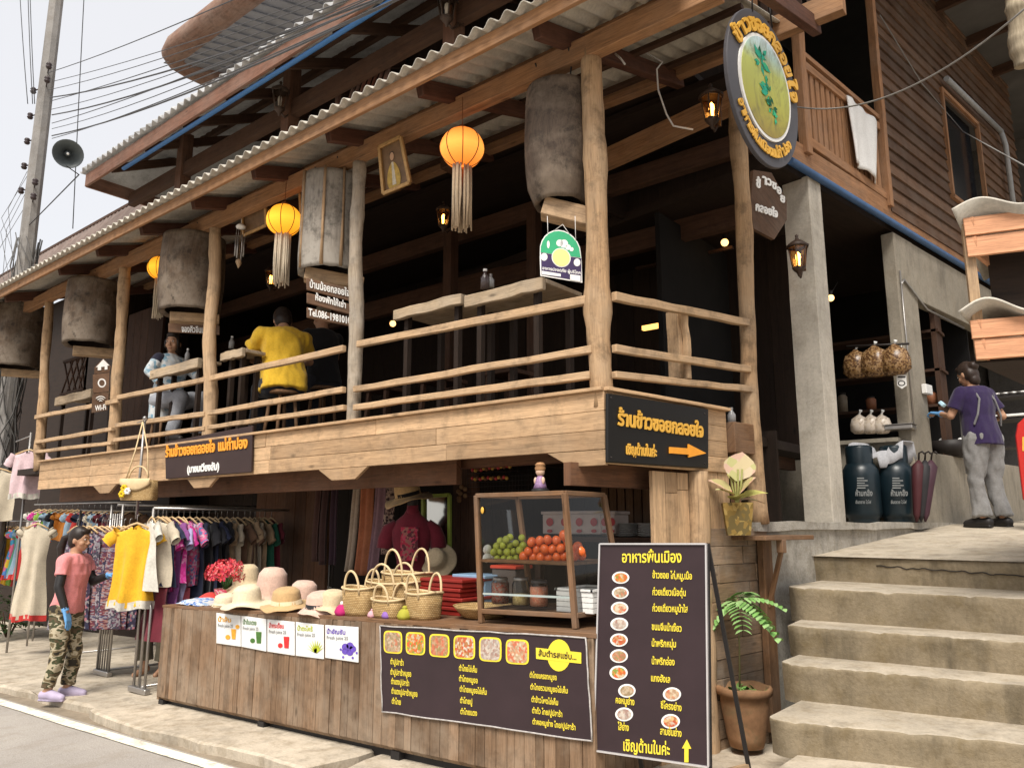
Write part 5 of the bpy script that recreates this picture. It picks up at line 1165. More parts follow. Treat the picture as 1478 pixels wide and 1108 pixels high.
# figurine on the case
c = PY(780, 706, 3.9); c.z = zt + .02; g = thing('figurine', 'small ceramic figure in a brown turban standing on the glass case', 'figurine', tuple(c)); T = M4.Translation(c)
m = MB(); m.lathe([(0, 0), (.055, 0), (.058, .012), (.05, .02), (0, .02)], 16, T); m.build('base', P_BLACK, g)
m = MB(); m.lathe([(0, .02), (.045, .022), (.035, .05), (.027, .085), (.018, .1), (0, .1)], 16, T); m.build('robe', plain('figure robe', (.28, .17, .3), .4, .4, 60), g)
m = MB(); m.ball((c.x, c.y, c.z + .127), .03, 14, 10); m.ball((c.x - .03, c.y - .01, c.z + .07), (.012, .012, .024), 8, 6); m.ball((c.x + .03, c.y - .01, c.z + .07), (.012, .012, .024), 8, 6); m.build('head_and_arms', plain('figure skin', (.62, .42, .30), .4), g)
m = MB(); m.lathe([(.031, .135), (.036, .148), (.03, .165), (.036, .17), (.02, .185), (0, .188)], 14, T); m.build('turban', plain('figure turban', (.38, .2, .09), .6), g)

# ---------------------------------------------------------------- hats, baskets, flowers on the counter
def hat(px, py, yy, cr, ch, br, droop, mat, label, band=None, tilt=(0, 0), lift=0.0, ex=1.0):
    cr *= 1.06; ch *= 1.16; br *= 1.05; c = PY(px, py, yy); c.z = ct(c.x) + .004 + lift; g = thing('sun_hat', label, 'hat', (0, 0, 0), 'sun hats on the counter'); sd = random.random() * 30
    prof = [(br, -droop), (br * .8, -droop * .45), (cr * 1.12, .0), (cr * 1.02, .012), (cr * .98, ch * .5), (cr * .9, ch * .8), (cr * .62, ch * .97), (cr * .3, ch), (0, ch * .985)]
    fine = []
    for i in range(len(prof) - 1):
        for k in range(3): fine.append((prof[i][0] + (prof[i + 1][0] - prof[i][0]) * k / 3, prof[i][1] + (prof[i + 1][1] - prof[i][1]) * k / 3))
    fine.append(prof[-1])
    def wv(i, q, r, z):
        e = max(0, (r - cr) / (br - cr + 1e-6)); return r * (1 + .03 * noise.noise(V((math.cos(q) * 1.5, math.sin(q) * 1.5, sd)))), z + e * (.028 * noise.noise(V((math.cos(q) * 1.6, math.sin(q) * 1.6, sd + 5))) + .012 * math.sin(3 * q + sd)) + droop
    m = MB(); m.lathe(fine, 36, None, 0, ex, 1, wv); m.build('straw', mat, g, solid=.004)
    if band:
        m = MB(); m.lathe([(cr * 1.09, droop + .01), (cr * 1.045, droop + .012), (cr * 1.03, droop + .04), (cr * 1.0, droop + .042)], 30, None, 0, ex, 1); m.build('band', band, g)
    g.location = c; g.rotation_euler = (tilt[0], tilt[1], random.random()); return g
H_CREAM = cloth('cream straw', (.62, .49, .31), .12, .8); H_PINK = cloth('pale pink straw', (.64, .44, .35), .12, .8); H_TAN = cloth('tan straw', (.52, .34, .16), .12, .8); H_WHITE = cloth('ivory straw', (.70, .60, .42), .1, .8)
hat(390, 868, 3.95, .12, .23, .20, .05, H_PINK, 'tall pale pink straw cloche standing highest among the hats', None, (.0, .05), .0)
hat(357, 872, 3.66, .105, .12, .20, .02, H_WHITE, 'ivory wide brimmed hat at the counter edge above the orange card', None, (.12, 0), .03)
hat(413, 884, 3.68, .105, .11, .19, .02, H_TAN, 'tan straw hat with wide brim at the counter edge', H_CREAM, (.12, 0), .03)
hat(437, 872, 3.95, .10, .14, .175, .03, H_PINK, 'pale pink bowl shaped hat behind the tan straw hat', None, (0, .08), .02)
hat(462, 890, 3.68, .095, .1, .16, .02, H_PINK, 'small pink hat with dark band at the counter edge', P_BLACK, (.15, 0), .02)
hat(480, 880, 3.72, .085, .1, .13, .02, H_CREAM, 'small cream hat tucked against the woven baskets', None, (.1, .1), .03)
hat(356, 848, 4.1, .11, .16, .19, .05, H_CREAM, 'cream hat rising behind the pink flowers', None, (0, -.1), .1)
hat(325, 875, 3.75, .085, .07, .11, .02, H_WHITE, 'flat ivory cap lying beside the folded cloth', None, (.1, 0), .0)
c = PY(285, 873, 3.72); g = thing('folded_cloth', 'folded blue and white print cloth at the counter corner', 'cloth', (c.x, c.y, ct(c.x)))
m = MB(); m.grid(lambda u, v: (c.x - .2 + u * .4, 3.62 + v * .3, ct(c.x) + .012 + .05 * math.sin(math.pi * min(1, max(0, u))) ** .5 * math.sin(math.pi * v) ** .4 + .012 * noise.noise(V((u * 5, v * 5, 2)))), 16, 12); m.build('cloth', pattern('blue print', [(.5, .5, .52), (.1, .18, .4), (.55, .53, .5), (.3, .4, .55)], 45), g)
c = PY(300, 862, 3.85); m = MB(); m.grid(lambda u, v: (c.x - .12 + u * .24, 3.78 + v * .2, ct(c.x) + .012 + .09 * math.sin(math.pi * u) ** .5 * math.sin(math.pi * v) ** .4), 12, 10); tag(m.build('red_cloth', cloth('red cloth', (.55, .04, .03)), origin=(c.x, 3.88, ct(c.x))), 'crumpled red cloth beside the flower pot', 'cloth')
# flowers
c = PY(325, 862, 3.95); c.z = ct(c.x); g = thing('flower_pot', 'bouquet of red pink paper flowers in a woven pot among the hats', 'flowers', tuple(c)); T = M4.Translation(c)
m = MB(); m.lathe([(0, 0), (.07, 0), (.09, .08), (.1, .13), (.09, .13), (.06, .05)], 18, T); m.build('pot', pattern('woven pot', [(.5, .06, .1), (.35, .2, .1), (.55, .3, .3)], 60), g)
m = MB(); m2 = MB()
for k in range(260):
    a, b = random.random() * 6.28, random.uniform(-.35, 1.0); r = .17 * random.uniform(.75, 1.05); d = V((math.cos(a) * math.sqrt(max(0, 1 - b * b)) * 1.15, math.sin(a) * math.sqrt(max(0, 1 - b * b)), b * .8)); p = c + V((0, 0, .26)) + d * r
    t1 = d.cross(V((.2, .5, .8))).normalized(); t2 = d.cross(t1)
    for q in range(4):
        e = t1 * math.cos(q * 1.57 + k) + t2 * math.sin(q * 1.57 + k); f = d.cross(e); s_ = random.uniform(.014, .022)
        m.add([p, p + e * s_ + f * s_ * .5 + d * .006, p + e * s_ * 1.5 + d * .01, p + e * s_ - f * s_ * .5 + d * .006], [(0, 1, 2, 3)], random.choice((0, 0, 1, 2)))
for k in range(14): a = k * .45; m2.tube([c + V((0, 0, .1)), c + V((.05 * math.cos(a), .05 * math.sin(a), .2)), c + V((.13 * math.cos(a), .13 * math.sin(a), .27))], .004, 4)
m.build('blossoms', [plain('flower red', (.62, .05, .06), .7), plain('flower pink', (.68, .16, .16), .7), plain('flower rose', (.5, .03, .07), .7)], g); m2.build('stems', plain('stem green', (.05, .12, .03), .7), g)
# woven baskets
t = NT('woven reed'); uv = t.coord('Object'); w = t.n('TexBrick'); w.inputs['Scale'].default_value = 26; w.inputs['Mortar Size'].default_value = .03; w.inputs['Color1'].default_value = (.60, .42, .2, 1); w.inputs['Color2'].default_value = (.45, .29, .12, 1); w.inputs['Mortar'].default_value = (.16, .09, .03, 1); w.inputs['Row Height'].default_value = .3
sx = t.n('SeparateXYZ'); t.l(uv, sx.inputs[0]); ad = t.n('Math'); ad.operation = 'ADD'; t.l(sx.outputs[0], ad.inputs[0]); t.l(sx.outputs[1], ad.inputs[1]); cx_ = t.n('CombineXYZ'); t.l(ad.outputs[0], cx_.inputs[0]); t.l(sx.outputs[2], cx_.inputs[1]); t.l(cx_.outputs[0], w.inputs['Vector']); t.col(t.mix(.35, w.outputs['Color'], t.ramp(t.noise(uv, 9, 4), [(.3, (.5, .45, .4)), (.7, (1.1, 1.1, 1.1))]), 'MULTIPLY')); t.rough(.7); t.bump(w.outputs['Fac'], .8, -.004); REED = t.m
H_CANE = plain('cane handle', (.62, .47, .27), .55, .15)
def basket(px, py, yy, w, d, h, label, lift=0.0, hh=.13, rz=0.0, two=True):
    c = PY(px, py, yy); c.z = ct(c.x) + .004 + lift; g = thing('woven_basket', label, 'basket', (0, 0, 0), 'woven reed baskets on the counter')
    prof = [(.9, 0), (.97, h * .15), (1.0, h * .5), (1.06, h), (1.0, h), (.94, h * .5), (.86, .02)]
    def wv(i, q, r, z):
        p = 3.4; k = (abs(math.cos(q)) ** p + abs(math.sin(q)) ** p) ** (-1 / p); return r * k, z + (.008 * math.cos(2 * q) if 2 < i < 5 else 0)
    m = MB(); m.lathe([(0, 0)] + prof + [(0, .02)], 32, None, 0, w / 2, d / 2, wv); m.build('body', REED, g)
    m = MB(); m.tube([(w / 2 * 1.06 * (abs(math.cos(q)) ** 3.4 + abs(math.sin(q)) ** 3.4) ** (-1 / 3.4) * math.cos(q), d / 2 * 1.06 * (abs(math.cos(q)) ** 3.4 + abs(math.sin(q)) ** 3.4) ** (-1 / 3.4) * math.sin(q), h + .008 * math.cos(2 * q)) for q in [k * math.pi / 16 for k in range(33)]], .008, 6); m.build('rim', H_CANE, g)
    for sy in (-1, 1) if two else (-1,):
        m = MB(); m.tube([(w * .27 * math.cos(a), sy * d * .5 + sy * .015 * math.sin(a), h * .8 + (hh + h * .2) * math.sin(a) ** .8) for a in [math.pi * k / 14 for k in range(15)]], .0085, 7); m.build('handle', H_CANE, g)
    g.location = c; g.rotation_euler = (0, 0, rz); return g
basket(521, 895, 3.72, .26, .2, .19, 'woven basket with a lattice front nearest the hats', 0, .12, .1)
basket(586, 880, 4.02, .40, .24, .25, 'tallest woven basket with a large looped handle at the back', .03, .17, -.1)
basket(566, 886, 3.9, .42, .2, .22, 'wide woven basket with two crossed handles in the middle', .0, .13, .05)
basket(563, 900, 3.7, .27, .17, .12, 'low woven basket with cane loops at the counter edge', 0, .1, 0)
basket(611, 900, 3.72, .25, .18, .17, 'woven basket with a toggle beside the red trays', 0, .12, -.15)
c = PY(688, 893, 3.85); g = thing('winnowing_tray', 'shallow round bamboo tray leaning under the glass case', 'tray', (c.x, c.y, ct(c.x))); m = MB(); m.lathe([(0, .02), (.14, .02), (.2, .07), (.21, .075), (.2, .06), (.14, .0), (0, .0)], 28, M4.Translation((c.x - .02, 3.95, ct(c.x) + .01))); m.build('bamboo', REED, g)
for px, py, r, mt, lab, nm in ((494, 893, .05, plain('magenta wool', (.45, .02, .14), .8), 'magenta pouch with white lid beside the small hats', 'pouch'), (559, 896, .035, plain('purple cloth', (.26, .13, .42), .8), 'purple cloth ball by the low basket', 'cloth_ball'), (584, 894, .045, plain('lime cloth', (.36, .34, .04), .8), 'lime green pouch by the toggle basket', 'pouch'), (537, 897, .03, plain('pink cloth', (.62, .34, .38), .8), 'pink cloth bud in front of the lattice basket', 'cloth_ball')):
    c = PY(px, py, 3.64); c.z = ct(c.x); g = thing(nm, lab, 'pouch', tuple(c)); m = MB(); m.lathe([(0, 0), (r * .9, .004), (r * 1.1, r * .6), (r * .8, r * 1.3), (r * .3, r * 1.7), (0, r * 1.75)], 14, M4.Translation(c), 0, 1, 1, lambda i, q, rr, z: (rr * (1 + .07 * math.sin(5 * q)), z)); m.build('body', mt, g)
    m = MB(); m.lathe([(0, r * 1.6), (r * .45, r * 1.55), (r * .3, r * 2.0), (0, r * 2.05)], 12, M4.Translation(c)); m.build('top', P_WHITE if nm == 'pouch' and 'white' in lab else mt, g)
# ---------------------------------------------------------------- clothes racks
HANG = plain('pale hanger wood', (.55, .38, .2), .5, .1)
def garment(name, label, cat, mats, w=.21, L=.62, sl=.2, hem=1.1, th=.035, group=None, seed=0, neck=.075, cap=0.0, trim=None, waist=.94, droop=60, hanger=True):
    """a garment on its hanger, hook at the origin, shoulders along x"""
    rs = random.Random(seed); g = thing(name, label, cat, (0, 0, 0), group); ph = rs.random() * 6; z0 = -.13
    m = MB(); nu, nv = 15, 16
    def half(v):
        if v < .06: return w * (.42 + .58 * (v / .06) ** .7)
        if v < .35: return w * (1 + (waist - 1) * (v - .06) / .29)
        return w * (waist + (hem - waist) * ((v - .35) / .65))
    def fn(s):
        def f(u, v):
            x = 2 * u - 1; h = half(v); z = z0 - L * v
            if v < .06: z = z0 - L * v - .02 * (1 - (1 - abs(x)) ** 1) 
            t = th * (1 - abs(x) ** 2.4) * (.5 + .8 * v) if abs(x) < 1 else 0
            fold = (.016 + .02 * v) * math.sin(x * 7 + ph + v * 1.4) * min(1, v * 2.2) + .012 * math.sin(x * 13 + ph * 2 - v * 2) * v
            nk = 0
            if s > 0 and v < .13 and abs(x) < .36: nk = -.0
            return (h * x * (1 + .04 * math.sin(v * 9 + ph)), s * t + fold, z + .012 * math.sin(x * 5 + ph) * v + (.03 * (1 - abs(x)) if v < .02 else 0) - (.04 if (v < .02 and abs(x) < .3 and s < 0) else 0))
        return f
    m.grid(fn(-1), nu, nv); b = len(m.f); m.grid(fn(1), nu, nv); 
    for i in range(b, len(m.f)): m.f[i] = m.f[i][::-1]
    if sl > .02:
        for s in (-1, 1):
            a = R(droop + rs.uniform(-8, 8)); d = V((s * math.cos(a), rs.uniform(-.15, .15), -math.sin(a)))
            p = V((s * w * .88, 0, z0 - .035)); n_ = 6
            m.tube([p + d * sl * i / n_ + V((0, .006 * math.sin(i * 1.7 + ph), 0)) for i in range(n_ + 1)], [.058 - .01 * math.sin(i * 1.3) for i in range(n_)] + [.062], 10, 0, False, (1, .5, 1))
    if trim is not None:
        m.grid(lambda u, v: (fn(-1)(u, .955 + v * .06)[0] * 1.02, fn(-1)(u, .97)[1] - .006 + .01 * math.sin(u * 40), fn(-1)(u, 1)[2] + .05 - .075 * v), 24, 2, 1)
    m.build('fabric', mats if isinstance(mats, list) else [mats], g)
    if hanger:
        q = MB(); q.tube([(-w * .8, 0, z0 - .025), (-w * .3, 0, z0 + .025), (0, 0, z0 + .045), (w * .3, 0, z0 + .025), (w * .8, 0, z0 - .025)], .009, 6, flat=(1, .7, 1.3)); q.tube([(0, 0, z0 + .045), (0, 0, -.02), (.0, .012, .004), (0, .028, 0), (0, .03, -.015)], .0028, 5, 1); q.build('hanger', [HANG, P_STEEL], g)
    return g
CL = dict(white=cloth('crochet white', (.58, .55, .48), .15, .8, .9, 45), yellow=cloth('yellow cotton', (.72, .40, .02), .12), magenta=pattern('magenta print', [(.48, .03, .22), (.6, .22, .38), (.42, .02, .18), (.5, .05, .26)], 40), purple=cloth('purple cotton', (.24, .07, .24), .15), lilac=cloth('lilac cotton', (.36, .33, .52), .15),
          navy=cloth('navy cotton', (.018, .022, .05), .2), black=cloth('black cotton', (.014, .014, .018), .2), tan=cloth('tan linen', (.36, .25, .15), .15), brown=cloth('brown linen', (.16, .09, .055), .15), cream=cloth('cream linen', (.52, .45, .34), .12), green=cloth('bottle green', (.02, .12, .075), .15), maroon=cloth('maroon cotton', (.14, .018, .03), .15), pinkpr=pattern('pink dot print', [(.55, .12, .25), (.5, .35, .42), (.12, .16, .34), (.55, .08, .2)], 50), lime=cloth('lime cotton', (.22, .42, .06), .15), sky=cloth('sky cotton', (.34, .48, .60), .12), orange=cloth('orange cotton', (.62, .22, .03), .12), red=cloth('red cotton', (.48, .035, .03), .15),
          lace=cloth('pink lace', (.60, .44, .46), .12, .9, .9, 40), gingham=pattern('multi stripes', [(.5, .06, .05), (.08, .2, .42), (.6, .4, .06), (.1, .3, .2), (.5, .2, .3)], 9, (1, 1, .05)), rainbow=pattern('rainbow patches', [(.08, .2, .45), (.55, .05, .04), (.6, .4, .04), (.05, .25, .4), (.5, .12, .2)], 14),
          batik=pattern('grey batik', [(.05, .045, .06), (.22, .2, .22), (.08, .07, .1), (.3, .27, .28), (.12, .05, .08)], 55), ikat=pattern('maroon ikat', [(.14, .035, .05), (.06, .05, .10), (.3, .16, .14), (.10, .03, .04), (.25, .22, .24)], 30, (1, 1, 3)), florals=pattern('dark florals', [(.025, .025, .05), (.06, .05, .09), (.3, .12, .14), (.03, .02, .04), (.22, .2, .2)], 38))
RX1 = -7.62
def rail_rack(x0, y0, x1, y1, z, label, nrods=3):
    g = thing('clothes_rack', label, 'clothes rack', (x0, y0, gz(x0)), 'steel clothes racks'); zb = gz(x0) + .04
    for (x, y) in ((x0, y0), (x1, y1)):
        m = MB(); m.box((x, y, zb + .035), (.34, .06, .05)); m.build('base', P_STEEL, g, .006)
        if nrods > 3:
            for k in range(nrods): m = MB(); d = (k / (nrods - 1) - .5) * .28; m.tube([(x + d, y, zb + .05), (x + d, y, z - (.0 if k in (0, nrods - 1) else .1))], .009 if 0 < k < nrods - 1 else .014, 8); m.build('upright', P_STEEL, g)
        else:
            m = MB(); m.tube([(x - .11, y, zb + .05), (x - .11, y, zb + .78), (x - .09, y, zb + .83), (x - .05, y, zb + .85), (x + .05, y, zb + .85), (x + .09, y, zb + .83), (x + .11, y, zb + .78), (x + .11, y, zb + .05)], .014, 8); m.build('upright_loop', P_STEEL, g)
            m = MB(); m.tube([(x, y, zb + .05), (x, y, z)], .015, 8); m.build('upright', P_STEEL, g)
    m = MB(); m.tube([(x0, y0, z), (x1, y1, z)], .014, 8); m.build('rail', P_STEEL, g); m = MB(); m.tube([(x0, y0, zb + .06), (x1, y1, zb + .06)], .012, 8); m.build('foot_bar', P_STEEL, g)
    return g
zr1 = PX(205, 733, RX1).z
rail_rack(RX1, 3.72, RX1, 5.9, zr1, 'steel clothes rack carrying the yellow blouse at its street end')
rail_rack(-9.05, 4.0, -8.7, 6.0, PX(170, 728, -9.0).z, 'steel clothes rack with many thin uprights behind the woman in pink', 6)
rail_rack(-10.9, 4.35, -10.7, 6.2, PX(45, 735, -10.9).z, 'far steel clothes rack carrying the cream dress with red hem')
def put(o, x, y, z, rz): o.location = (x, y, z); o.rotation_euler = (0, 0, rz)
row = [(220, 'white', .66, .16, 'white crochet tunic'), (228, 'cream', .62, .2, 'cream lace blouse'), (235, 'navy', .62, .2, 'navy blouse'), (241, 'magenta', .66, .24, 'magenta printed blouse'), (250, 'purple', .95, .2, 'purple tunic'), (258, 'magenta', .6, .22, 'bright magenta print shirt'), (266, 'lilac', .9, .24, 'lilac long shirt'), (275, 'pinkpr', .62, .22, 'pink dotted blouse'), (284, 'navy', .9, .22, 'navy dress'), (293, 'black', .9, .22, 'black dress'), (302, 'navy', .95, .2, 'second navy dress'), (311, 'black', .9, .22, 'plain black tunic'), (320, 'black', .85, .2, 'black blouse'), (329, 'tan', .62, .2, 'tan linen shirt'), (337, 'cream', .62, .2, 'oatmeal linen shirt'), (345, 'brown', .7, .2, 'brown linen shirt'), (353, 'tan', .7, .2, 'camel linen shirt'), (361, 'brown', .66, .22, 'dark brown shirt'), (368, 'cream', .64, .2, 'pale linen shirt'), (375, 'tan', .62, .2, 'beige shirt'), (383, 'green', .7, .22, 'bottle green shirt'), (392, 'maroon', .68, .2, 'maroon shirt')]
for i, (px, c_, L, sl, nm) in enumerate(row):
    y = PX(px, 735, RX1).y
    o = garment('hanging_shirt', nm + (' on the rail between the yellow blouse and the shop wall'), 'shirt', CL[c_], .2, L, sl, 1.15, .05, 'shirts on the long clothes rack', i)
    put(o, RX1 + random.uniform(-.01, .01), min(y, 5.95), zr1, random.uniform(-.2, .2)); o.rotation_euler.y = random.uniform(-.05, .05)
o = garment('hanging_blouse', 'bright yellow blouse with cream hem facing the street on the rack end', 'blouse', [CL['yellow'], CL['white']], .205, .74, .15, 1.05, .07, None, 77, trim=1, waist=.86, droop=50)
put(o, *(PY(199, 742, 3.6) + V((0, 0, .0))), R(38)); 
# dark red skirts lower on the first rack
for i, (px, c_) in enumerate(((228, 'maroon'), (243, 'purple'), (256, 'maroon'))):
    p = PX(px, 842, RX1 + .02); o = garment('hanging_skirt', ('wine red', 'plum', 'dark ruby')[i] + ' long skirt hanging low under the printed blouses', 'skirt', CL[c_], .19, .52, 0, 1.5, .06, 'long skirts under the blouses', 60 + i, hanger=False); put(o, p.x, p.y, p.z + .13, .1 * i)
# patterned skirts on the second rack
for i, px in enumerate((112, 121, 130, 139, 148, 156, 164, 172, 180, 188)):
    t_ = i / 9; x = -9.05 + .35 * t_; p = PX(px, 748, x); k = ('batik', 'florals', 'batik', 'ikat', 'florals', 'ikat', 'batik', 'ikat', 'ikat', 'florals')[i]
    o = garment('hanging_skirt', ('pale grey batik', 'navy floral', 'charcoal batik', 'rust ikat', 'dark floral', 'maroon ikat', 'silver batik', 'striped maroon ikat', 'plum ikat', 'black floral')[i] + ' long skirt on the rack behind the woman in pink', 'skirt', CL[k], .2, 1.02, 0, 1.45, .07, 'patterned skirts on the second rack', 100 + i, waist=1.0); put(o, x, min(p.y, 5.6), p.z, .25 + random.uniform(-.15, .15))
# upper row of small clothes behind
zu = PY(120, 727, 5.4).z
g = thing('hanging_rail', 'high steel rail of small bright clothes under the balcony', 'clothes rail', tuple(PY(120, 727, 5.4))); m = MB(); m.tube([PY(50, 728, 5.4), PY(205, 724, 5.4)], .012, 8); m.build('tube', P_STEEL, g)
m = MB()
for px in (55, 200): a = PY(px, 727, 5.4); m.tube([a, (a.x, a.y, 2.2)], .008, 6)
m.build('hanger_rod', P_STEEL, g)
UP = ['white', 'magenta', 'lime', 'sky', 'black', 'orange', 'orange', 'sky', 'red', 'navy', 'navy', 'cream', 'sky', 'maroon', 'florals', 'ikat', 'navy', 'brown']
UN = ['white', 'magenta', 'lime green', 'sky blue', 'black', 'orange', 'deep orange', 'pale blue', 'red', 'navy', 'midnight blue', 'cream', 'light blue', 'maroon', 'dark floral', 'maroon patterned', 'dark navy', 'brown']
for i, c_ in enumerate(UP):
    p = PY(57 + i * 8.0, 728, 5.4); o = garment('small_blouse', UN[i] + ' small blouse on the high rail under the balcony beam', 'blouse', CL[c_], .17, .46, .1, 1.15, .05, 'small tops on the high rail', 140 + i); put(o, p.x, p.y, p.z, R(55) + random.uniform(-.1, .1))
# children's clothes at the far end
KN = ['blue patched', 'red striped', 'rainbow', 'orange', 'red patched', 'yellow', 'teal striped', 'bright striped', 'sky blue', 'scarlet']
for i, c_ in enumerate(('rainbow', 'gingham', 'rainbow', 'orange', 'red', 'yellow', 'rainbow', 'gingham', 'sky', 'red')):
    p = PY(-2 + i * 5.6, 752, 4.6); o = garment('child_dress', KN[i] + ' child dress on the far rack past the cream dress', 'dress', [CL[c_], CL['red']], .15, .72, .08, 1.5, .05, 'child dresses on the far rack', 180 + i, trim=1 if i % 2 == 0 else None); put(o, p.x, p.y, p.z, R(50) + random.uniform(-.15, .15))
KN2 = ['scarlet striped', 'turquoise', 'patchwork', 'violet', 'lemon', 'leaf green', 'crimson', 'ocean blue']
for i, c_ in enumerate(('gingham', 'sky', 'rainbow', 'purple', 'yellow', 'lime', 'red', 'rainbow')):
    p = PY(0 + i * 7.5, 770, 4.9); o = garment('child_dress', KN2[i] + ' child dress hanging behind the front row on the far rack', 'dress', [CL[c_], CL['red']], .15, .78, .08, 1.5, .05, 'child dresses on the far rack', 300 + i); put(o, p.x, p.y, p.z + .1, R(50) + random.uniform(-.2, .2))
m = MB(); m.tube([PY(-20, 768, 4.9), PY(66, 764, 4.9)], .012, 8); a, b = PY(-18, 768, 4.9), PY(64, 764, 4.9)
for p in (a, b): m.tube([p, (p.x, p.y, gz(p.x) + .03)], .014, 8)
tag(m.build('clothes_rail', P_STEEL), 'second low rail behind the bright child dresses', 'clothes rail')
m = MB(); m.tube([PY(-20, 752, 4.6), PY(60, 752, 4.6)], .012, 8); a, b = PY(-18, 752, 4.6), PY(58, 752, 4.6)
for p in (a, b): m.tube([p, (p.x, p.y, gz(p.x) + .03)], .014, 8)
tag(m.build('clothes_rail', P_STEEL), 'low steel rail holding the bright child dresses', 'clothes rail')
o = garment('long_dress', 'long cream dress with ragged red hem hung facing the street', 'dress', [CL['cream'], CL['red']], .20, 1.2, .1, 1.2, .08, None, 200, trim=1, waist=.8); put(o, *(PY(55, 746, 4.15)), R(40))
o = garment('lace_blouse', 'pale pink lace top with cream frill hung high on a pole', 'blouse', [CL['lace'], CL['white']], .23, .62, .16, .95, .07, None, 210, trim=1); put(o, *(PY(44, 640, 4.1)), R(45))
o = garment('linen_dress', 'cream linen dress hung beside the pink lace top', 'dress', [CL['cream']], .25, .72, .14, 1.1, .07, None, 212); put(o, *(PY(2, 668, 4.1)), R(45))
p = PY(44, 634, 4.15); m = MB(); m.tube([(p.x, p.y, gz(p.x)), (p.x, p.y, p.z + .1)], .016, 8); m.tube([(p.x, p.y, p.z + .05), (p.x - .5, p.y - .02, p.z + .0)], .01, 6); tag(m.build('display_pole', P_STEEL), 'thin steel display pole carrying the pink lace top', 'pole')
p = PY(209, 606, 3.74); m = MB(); m.tube([(p.x, p.y, zr1 - .1), (p.x, p.y, p.z)], .015, 8); m.ball((p.x, p.y, p.z + .02), .022, 10, 6); m.tube([(p.x, p.y, p.z - .03), (p.x + .1, p.y - .02, p.z), (p.x - .12, p.y - .02, p.z - .02)], .006, 5); tag(m.build('display_pole', P_STEEL), 'thin steel display pole carrying the woven handbag', 'pole')
# woven handbag
c = PY(200, 722, 3.66); g = thing('handbag', 'woven straw handbag with yellow flowers hung from the display pole', 'handbag', tuple(c)); u = V((.88, .47, 0)); f_ = frame(u, None, (0, 0, 1), c)
m = MB(); m.lathe([(.95, 0), (1.0, .02), (1.0, .1), (.94, .2), (.2, .215), (0, .215)], 28, f_, 0, .185, .07, lambda i, q, r, z: (r * (abs(math.cos(q)) ** 5 + abs(math.sin(q)) ** 5) ** (-.2), z)); m.lathe([(0, 0), (.95, 0)], 28, f_, 0, .185, .07); m.build('body', REED, g)
m = MB(); m.grid(lambda a, b: f_ @ V((-.17 + .34 * a, -.078 - .012 * math.sin(b * 3), .215 - .12 * b * (1 - .55 * (2 * a - 1) ** 2))), 14, 6); m.build('flap', H_CANE, g, solid=.006)
for s_ in (-1, 1): m = MB(); m.tube([f_ @ V((s_ * .13, -.05, .19)), f_ @ V((s_ * .07, -.02, .5)), V((p.x, p.y - .02, p.z - .02))], .007, 6); m.build('strap', H_CANE, g)
m = MB(); m.tube([f_ @ V((.11 * math.cos(a), -.03, .21 + .13 * math.sin(a))) for a in [math.pi * k / 10 for k in range(11)]], .008, 6); m.build('top_handle', H_CANE, g)
m = MB()
for (a, b, mi) in ((-.1, .12, 0), (-.06, .09, 1), (-.12, .06, 0)):
    for k in range(6): q = k * 1.047; m.ball(tuple(f_ @ V((a + .022 * math.cos(q), -.1, b + .022 * math.sin(q)))), .016, 8, 6, mi)
m.build('flower_charm', [plain('charm yellow', (.70, .48, .02), .7), P_WHITE], g)

# ---------------------------------------------------------------- inside the shop
def drape(px0, px1, y0, y1, yy, mat, label, seed, sway=0):
    a, b = PY(px0, y0, yy), PY(px1, y0, yy); zb = PY(px0, y1, yy).z; rs = random.Random(seed)
    m = MB(); m.grid(lambda u, v: (a.x + (b.x - a.x) * u + (PY(px0 + sway, y0, yy).x - a.x) * v, yy + .025 * math.sin(u * 9 + seed) + .01 * math.sin(v * 5 + seed), a.z + (zb - a.z) * v), 12, 14)
    tag(m.build('hanging_scarf', mat, solid=.008, origin=((a.x + b.x) / 2, yy, zb)), label, 'scarf', 'scarves hung inside the shop')
for i, (x0, x1, y0, y1, c_, lab, sw) in enumerate(((455, 464, 690, 810, cloth('umber silk', (.10, .05, .04)), 'umber scarf furthest from the mannequin', 0), (467, 478, 690, 815, cloth('dark brown silk', (.07, .035, .03)), 'dark brown scarf among the hung scarves', -2), (482, 492, 688, 815, cloth('black plum silk', (.05, .025, .035)), 'plum black scarf among the hung scarves', -2), (516, 524, 686, 825, cloth('cream silk', (.46, .36, .27)), 'long cream scarf hanging beside the orange one', -12), (526, 540, 685, 830, cloth('orange silk', (.42, .15, .07)), 'rusty orange scarf hanging near the mannequin', -7), (544, 556, 686, 830, cloth('mauve silk', (.26, .15, .17)), 'mauve scarf hanging next to the mannequin', -8), (556, 572, 686, 800, pattern('leopard silk', [(.3, .2, .16), (.05, .03, .03), (.36, .26, .2), (.12, .07, .06)], 45), 'leopard print scarf behind the mannequin hat', -4))):
    drape(x0, x1, y0, y1, 5.0, c_, lab, i + 1, sw)
m = MB(); m.tube([PY(440, 690, 5.02), PY(640, 683, 5.02)], .012, 6); a, b = PY(445, 690, 5.02), PY(635, 683, 5.02)
for q in (a, b): m.tube([q, (q.x, q.y, 2.2)], .006, 5)
tag(m.build('scarf_rail', P_IRON), 'dark rail with hung scarves under the balcony floor', 'rail')
